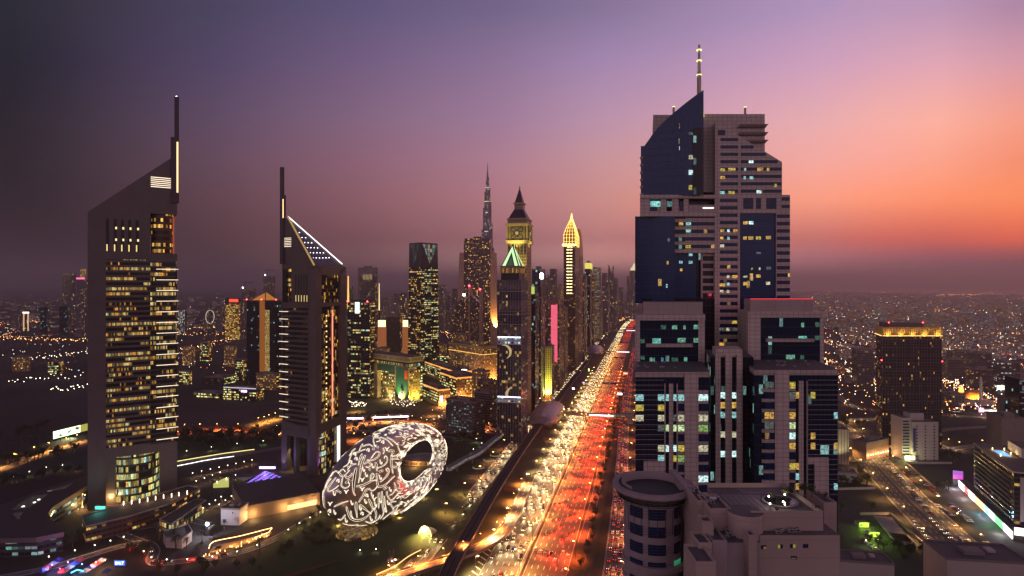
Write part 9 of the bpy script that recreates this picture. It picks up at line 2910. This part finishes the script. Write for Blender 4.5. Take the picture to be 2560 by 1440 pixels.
row((2152, 1095), (2290, 1235), 9, -AVD, 'driving with headlights on the left side of the avenue', True, 'cars on the avenue', 1)
row((2165, 1090), (2440, 1372), 12, AVD, 'driving away on the right side of the avenue', True, 'cars on the avenue', 1)
for ln in range(3):
 s = -40 + cr.uniform(0, 8)
 i = 0
 while s < 420:
  p = H_(s, -66.5 - ln * 4.2 if s < 300 else -68 - ln * 4.2, .05)
  beam(p, -RD, True, 8000)
  put_car(p, -RD, True, f'with headlights on the frontage road beside the viaduct, lane {NUM[ln]}, {nth(i)}', 'cars on the frontage road'); i += 1
  s += cr.uniform(14, 40)
for i, (px, py, px2, py2) in enumerate(((352, 1366, 362, 1364), (368, 1364, 376, 1370), (378, 1378, 380, 1390), (386, 1405, 400, 1407), (420, 1406, 440, 1404), (500, 1398, 520, 1396), (560, 1389, 580, 1386))):
 p = G(px, py); d_ = (G(px2, py2) - p).normalized()
 put_car(Vector((p.x, p.y, .05)), d_, True, f'with red lights on the bottom left lane by the roundabout, {nth(i)}', 'cars on the bottom left lane'); beam(p, d_, False, 9000)
for ln in range(3):
 s = -10 + cr.uniform(0, 8)
 i = 0
 while s < 360:
  p = H_(s, (61 if s < 140 else 60 - (s - 140) * .019) + (ln - 1) * 3.7, .05)
  put_car(p, RD, True, f'with red tail lights on the right service road, lane {NUM[ln]}, {nth(i)}', 'cars on the right service road'); i += 1
  s += cr.uniform(8, 17)
plan_c.sort(key=lambda a: a[0])
nb = 0
for s, l_, head, k, i in plan_c:
 p = H_(s, l_, .05)
 d = -RD if head else RD
 if NC < MAXC:
  put_car(p, d, True, f"{'with headlights' if head else 'with red tail lights'}, highway lane {NUM[k]} from median, {nth(i)} from bottom", 'cars coming on the bright carriageway' if head else 'cars leaving on the red carriageway')
 else:
  far_car(p, d, head)
 if s < 900 and nb < 260:
  beam(p, d, head, 9000 if head else 6000); nb += 1
for (pts, w, n_) in (([G(-60, 838), G(60, 842), G(217, 832), G(445, 832), G(620, 828)], 10, 330), ([G(-20, 812), G(40, 826), G(10, 838), G(60, 848), G(217, 846)], 8, 160), ([G(2290, 776), G(2330, 800), G(2440, 845), G(2600, 870)], 9, 160), ([G(1960, 790), G(2080, 800), G(2200, 793), G(2330, 800)], 8, 120),
                     ([G(443, 1082), G(560, 1080), G(700, 1086)], 4, 46), ([G(870, 1078), G(980, 1085), G(1060, 1080), G(1160, 1080), G(1240, 1078)], 4, 46), ([G(870, 1076), G(930, 1060), G(1010, 1058), G(1060, 1070), G(1090, 1050), G(1120, 1030), G(1200, 960)], 5, 50), ([G(2120, 862), G(2190, 880)], 4, 16), ([G(2125, 1015), G(2190, 1027), G(2400, 1040)], 4, 24), ([G(440, 885), G(520, 870), G(600, 845)], 6, 60)):
 pp_ = smooth(pts, 8)
 for i in range(n_):
  t = cr.random() * (len(pp_) - 1.001)
  a, b = pp_[int(t)], pp_[int(t) + 1]
  d = (b - a).normalized(); n2 = Vector((d.y, -d.x, 0))
  sg = cr.choice((-1, 1))
  far_car(a.lerp(b, t % 1) + n2 * sg * cr.uniform(1.5, w), d * sg, cr.random() < .45)
for i in range(420):     # crossing traffic on the far interchange and the frontage beyond the station
 s = cr.uniform(430, 1900)
 far_car(H_(s, -68 - cr.choice((0, 4, 8)), .05), -RD, True)
for i in range(150):
 s = cr.uniform(360, 1500)
 far_car(H_(s, 50 + cr.choice((0, 4, -4)), .05), RD, False)
tag(far.build('distant_traffic'), kind='stuff', label='streams of far cars with white headlights and red tail lights')
# ================================================================== STREET LAMPS
E_sod = em('sodium_lamp', (1, .45, .12), 30)
E_wht = em('white_lamp', (1, .84, .58), 12)
def lamp_proto(kind):
 o = thing('street_lamp', '', 'street lamp', (0, 0, 0))
 if kind == 'double':
  h = 14
  q = MB(); q.tube([(0, 0, 0), (0, 0, h)], [.16, .08], M_dark, 6); q.build('pole', o)
  for s_ in (-1, 1):
   q = MB(); q.tube([(0, 0, h - .4), (s_ * 1.4, 0, h + .2), (s_ * 2.6, 0, h + .3)], .06, M_dark, 4); q.build('arm', o)
   q = MB(); q.box(s_ * 3 - .45, s_ * 3 + .45, -.2, .2, h + .15, h + .4, E_sod); q.build('lamp_head', o)
 elif kind == 'single':
  h = 9
  q = MB(); q.tube([(0, 0, 0), (0, 0, h)], [.13, .07], M_dark, 6); q.build('pole', o)
  q = MB(); q.tube([(0, 0, h - .2), (.9, 0, h + .1)], .05, M_dark, 4); q.build('arm', o)
  q = MB(); q.box(.8, 1.5, -.18, .18, h, h + .2, E_sod); q.build('lamp_head', o)
 else:
  h = 5
  q = MB(); q.tube([(0, 0, 0), (0, 0, h)], [.09, .06], M_dark, 6); q.build('pole', o)
  q = MB(); q.cyl((0, 0), .2, .34, h, h + .45, E_wht, 8); q.build('lamp_head', o)
 return o
LPR = {k: lamp_proto(k) for k in ('double', 'single', 'post')}
bpy.context.view_layer.update()
lused = {k: False for k in LPR}
lcnt = {}
def lamp(kind, p, rz, where, energy=0, col=(1, .42, .1), sc_=1.0, angle=155, tilt=0):
 o = LPR[kind] if not lused[kind] else copy_tree(LPR[kind])
 lused[kind] = True
 o.location = p
 o.rotation_euler = (0, 0, rz)
 o.scale = (sc_,) * 3
 lcnt[where] = lcnt.get(where, 0) + 1
 o['label'] = f"{ {'double': 'two armed', 'single': 'one armed', 'post': 'short'}[kind]} street lamp {where}, {nth(lcnt[where] - 1)} in line"
 o['group'] = f"street lamps {where}"
 if energy:
  h = {'double': 13.8, 'single': 9, 'post': 5.2}[kind] * sc_
  l = lamp_light('SPOT', Vector(p) + Vector((0, 0, h)), energy, col, None, .4, angle, (0, 0, -1), blend=.9)
  l.parent = o
  l.matrix_parent_inverse = Matrix.Identity(4)
  l.location = (0, 0, h / sc_)
  l.rotation_euler = (0, -R(tilt), 0)
 return o
for i in range(34):
 s = 5 + i * 48
 lamp('double', H_(s, 0, .7), R(-12.5), 'on the highway median', 110000, (1, .38, .08), 1, 172)
for i in range(24):
 s = -10 + i * 42
 lamp('single', H_(s, 34.5), R(180 - 12.5), 'right of the red carriageway', 110000, (1, .11, .015), 1.4, 140, 22)
for i in range(22):  # lamps added to spread even warm light over the bright carriageway
 lamp('single', H_(-5 + i * 44, -27.6), R(-12.5), 'added left of the bright carriageway', 90000, (1, .66, .30), 1.4, 140, 22)
for i in range(14):
 s = 10 + i * 60
 lamp('single', H_(s, 68), R(180 - 12.5), 'along the right service road', 45000, (1, .28, .08), 1.3, 150, 10)
for i in range(14):
 s = -20 + i * 52
 lamp('single', H_(s, -79.5 if s < 420 else -82), R(-12.5), 'along the frontage road', 45000, (1, .40, .12), 1.3, 150, 10)
for i in range(9):
 p = rp_p[min(len(rp_p) - 1, 2 + i * 7)]
 q_ = side(rp_p, 5.2)[min(len(rp_p) - 1, 2 + i * 7)]
 lamp('single', Vector((q_.x, q_.y, q_.z - .5)), R(200), 'along the elevated ramp', 80000, (1, .28, .05), .7)
def lamps_on(pts, n, where, e=0, kind='post', col=(1, .6, .25), off=0, sc_=1.0):
 p = smooth([G(*a) for a in pts], 6)
 if off: p = side(p, off)
 for i in range(n):
  t = (i + .5) / n * (len(p) - 1)
  a = p[int(t)].lerp(p[min(len(p) - 1, int(t) + 1)], t % 1)
  lamp(kind, a, tr.uniform(0, 6), where, e, col, sc_)
lamps_on([(440, 1083), (560, 1080), (700, 1086)], 6, 'along the red road left of the hotel tower', 150000, 'single', (1, .16, .03), -8)
lamps_on([(0, 1176), (120, 1132), (217, 1104)], 6, 'along the left road', 60000, 'single', (1, .40, .10), -8)
lamps_on([(870, 1076), (930, 1060), (1010, 1058), (1060, 1070)], 9, 'round the orange curve behind the museum', 110000, 'single', (1, .32, .06), -9)
lamps_on([(870, 1100), (960, 1110)], 3, 'behind the museum ring', 90000, 'single', (1, .30, .05))
lamps_on([(1080, 1048), (1150, 990), (1210, 950)], 6, 'along the lit street to the hotel block', 60000, 'single', (1, .45, .12), -6)
lamps_on([(1120, 1080), (1240, 1078)], 3, 'before the clinic block', 50000, 'single', (1, .25, .08), -8)
lamps_on([(636, 1064), (696, 1046)], 4, 'on the orange forecourt behind the red road', 80000, 'single', (1, .42, .07))
lamps_on([(875, 1032), (905, 1028)], 2, 'left of the gate building', 30000, 'single', (1, .5, .1))
lamps_on([(1130, 1098), (1205, 1112), (1175, 1140)], 4, 'in the lawn behind the walkway', 3500, 'post', (.7, 1, .45))
for r_, (a, b, n_) in enumerate((((470, 1198), (640, 1160), 8), ((480, 1220), (560, 1190), 4), ((530, 1222), (600, 1196), 3), ((500, 1290), (560, 1252), 4), ((540, 1282), (600, 1240), 4))):
 lamps_on([a, b], n_, f'in the left plaza, lamp row {NUM[r_]}', 4200, 'post', (1, .55, .22))
lamps_on([(100, 1424), (220, 1394), (300, 1370), (340, 1360)], 6, 'along the bottom left lane', 2600, 'post', (1, .6, .2), -6)
lamps_on([(380, 1366), (385, 1400), (450, 1410), (560, 1398), (650, 1370)], 8, 'along the lane by the string lights', 2200, 'post', (1, .6, .25), 5)
lamps_on([(700, 1345), (752, 1315), (800, 1290)], 4, 'between the pavilion and the museum', 3500, 'post', (1, .6, .2), 4)
lamps_on([(20, 1210), (80, 1190), (150, 1175), (205, 1180)], 5, 'behind the leaf shaped podium', 2500, 'post', (1, .65, .25))
lamps_on([(445, 1142), (560, 1124), (680, 1110)], 4, 'above the yellow lit wall', 2500, 'post', (.8, 1, .6))
lamps_on([(880, 1395), (960, 1390)], 2, 'on the dark lawn below the museum', 700, 'post', (1, .9, .6))
for i in range(11):
 s = 10 + i * 42
 p = Vector((340, 425, 0)) + AX * s + AN * -1.5
 p2 = Vector((340, 425, 0)) + AX * (s + 4)
 lamp('single', p, R(180 - 15), 'on the right kerb of the avenue', 30000, (1, .52, .16), 1.2, 160)
for i in range(9):
 s = 10 + i * 46
 p = Vector((340, 425, 0)) + AX * s - AN * 40
 lamp('single', p, R(-15), 'on the left kerb of the avenue', 24000, (1, .52, .16), 1.2, 160)
lamps_on([(2110, 1050), (2250, 1048)], 4, 'along the side street behind the big tower', 9000, 'single', (1, .62, .25))
lamps_on([(2110, 1010), (2200, 1027), (2400, 1040), (2540, 1048)], 7, 'along the street before the mosque', 9000, 'single', (1, .6, .3))
lamps_on([(2345, 1100), (2400, 1125), (2540, 1108)], 5, 'by the bend right of the white block', 7000, 'single', (1, .6, .3))
lamps_on([(2150, 1370), (2210, 1365)], 2, 'near the green lit huts', 3000, 'post', (.7, 1, .3))
E1, E2, E3, E4 = em('far_lamp_orange', (1, .42, .12), 14), em('far_lamp_white', (1, .82, .58), 12), em('far_lamp_red', (1, .06, .03), 12), em('far_lamp_cool', (.6, .9, 1), 9)
q = MB()
fl = random.Random(99)
def dot(x, y, z, m, r_):
 q.box(x - r_, x + r_, y - r_, y + r_, z - r_, z + r_, m, skip=('bot', 'b'))
def pick():
 t = fl.random()
 return E1 if t < .5 else E2 if t < .86 else E3 if t < .93 else E4
for i in range(3400):
 inv = fl.random() ** .75
 D = 1 / (1 / 22000 + inv * (1 / 850 - 1 / 22000))
 px = fl.uniform(1985, 2600)
 if D < 1000 and px < 2360: continue
 xx = kx(px) * D
 if fl.random() < .7:      # most lamps stand along the streets of the grid
  v = Vector((xx, D, 0)); a, b = v.dot(hax), v.dot(hay)
  if fl.random() < .6: b = round(b / 130) * 130 + fl.uniform(-5, 5); a = round(a / 22) * 22
  else: a = round(a / 260) * 260 + fl.uniform(-6, 6); b = round(b / 20) * 20
  v = hax * a + hay * b; xx, D = v.x, v.y
 dot(xx, D, fl.uniform(4, 14), pick(), .16 + D / 9500 * fl.uniform(.5, 1.5))
for i in range(1000):
 inv = fl.random() ** .8
 D = 1 / (1 / 15000 + inv * (1 / 1250 - 1 / 15000))
 px = fl.uniform(-40, 1560)
 if D < 2100 and fl.random() < .35: continue
 dot(kx(px) * D, D, fl.uniform(4, 14), pick(), .14 + D / 11000 * fl.uniform(.5, 1.5))
for (x0, y0, x1, y1, n, m, r_) in ((0, 850, 217, 856, 40, E1, .9), (445, 826, 612, 822, 36, E1, .9), (445, 840, 612, 836, 22, E1, .8), (445, 800, 475, 770, 26, E2, 1.0), (0, 812, 100, 806, 30, E1, 1.0), (60, 905, 217, 885, 26, E2, .7), (450, 878, 600, 846, 36, E1, .8), (20, 960, 210, 945, 22, E2, .6), (130, 985, 217, 975, 16, E2, .7),
                                   (2080, 800, 2330, 806, 46, E2, 1.1), (2330, 806, 2590, 870, 46, E1, .8), (2060, 795, 2110, 792, 26, em('far_pinkwhite', (1, .6, .9), 16), 1.5), (2335, 738, 2450, 737, 40, E1, 3.4), (1990, 722, 2040, 716, 22, E2, 3.0), (2440, 786, 2500, 784, 8, E4, 1.6), (2330, 776, 2420, 783, 26, E1, 1.3), (1600, 790, 1500, 812, 60, E1, .9), (1500, 830, 1560, 800, 40, E1, .8),
                                   (1485, 850, 1360, 985, 120, E1, .7), (1470, 860, 1350, 990, 70, E2, .8), (1350, 995, 1330, 1030, 14, E2, .8), (890, 1020, 915, 1022, 24, E2, .35), (975, 1016, 1040, 1020, 50, E2, .35), (872, 1020, 900, 1024, 24, E2, .35), (946, 775, 1240, 832, 90, E1, .9), (1060, 800, 1130, 845, 40, E1, .9)):
 for k in range(n):
  t = (k + fl.uniform(-.4, .4)) / max(1, n - 1)
  g_ = G(x0 + (x1 - x0) * t + fl.uniform(-3, 3), y0 + (y1 - y0) * t + fl.uniform(-2.5, 2.5) * (1 if y0 > 745 else .3), 0)
  dot(g_.x, g_.y, fl.uniform(3, 11), m, r_ * fl.uniform(.35, .8))
tag(q.build('distant_lights'), kind='stuff', label='countless tiny street and house lights scattered to the horizon')
# ================================================================== HAZE
hz = bpy.data.materials.new('haze_air')
hz.use_nodes = True
t = hz.node_tree
t.nodes.clear()
ho = nd(t, 'ShaderNodeOutputMaterial')
hv = nd(t, 'ShaderNodeVolumePrincipled')
hv.inputs['Color'].default_value = (.86, .78, .80, 1)
hv.inputs['Density'].default_value = HAZE_D
hv.inputs['Anisotropy'].default_value = .62
t.links.new(hv.outputs[0], ho.inputs['Volume'])
q = MB()
q.box(-61000, 61000, -3100, 75100, -1.2, 860, hz)
hb = q.build('haze')
tag(hb, kind='stuff', label='thin dusty evening air over the whole town')
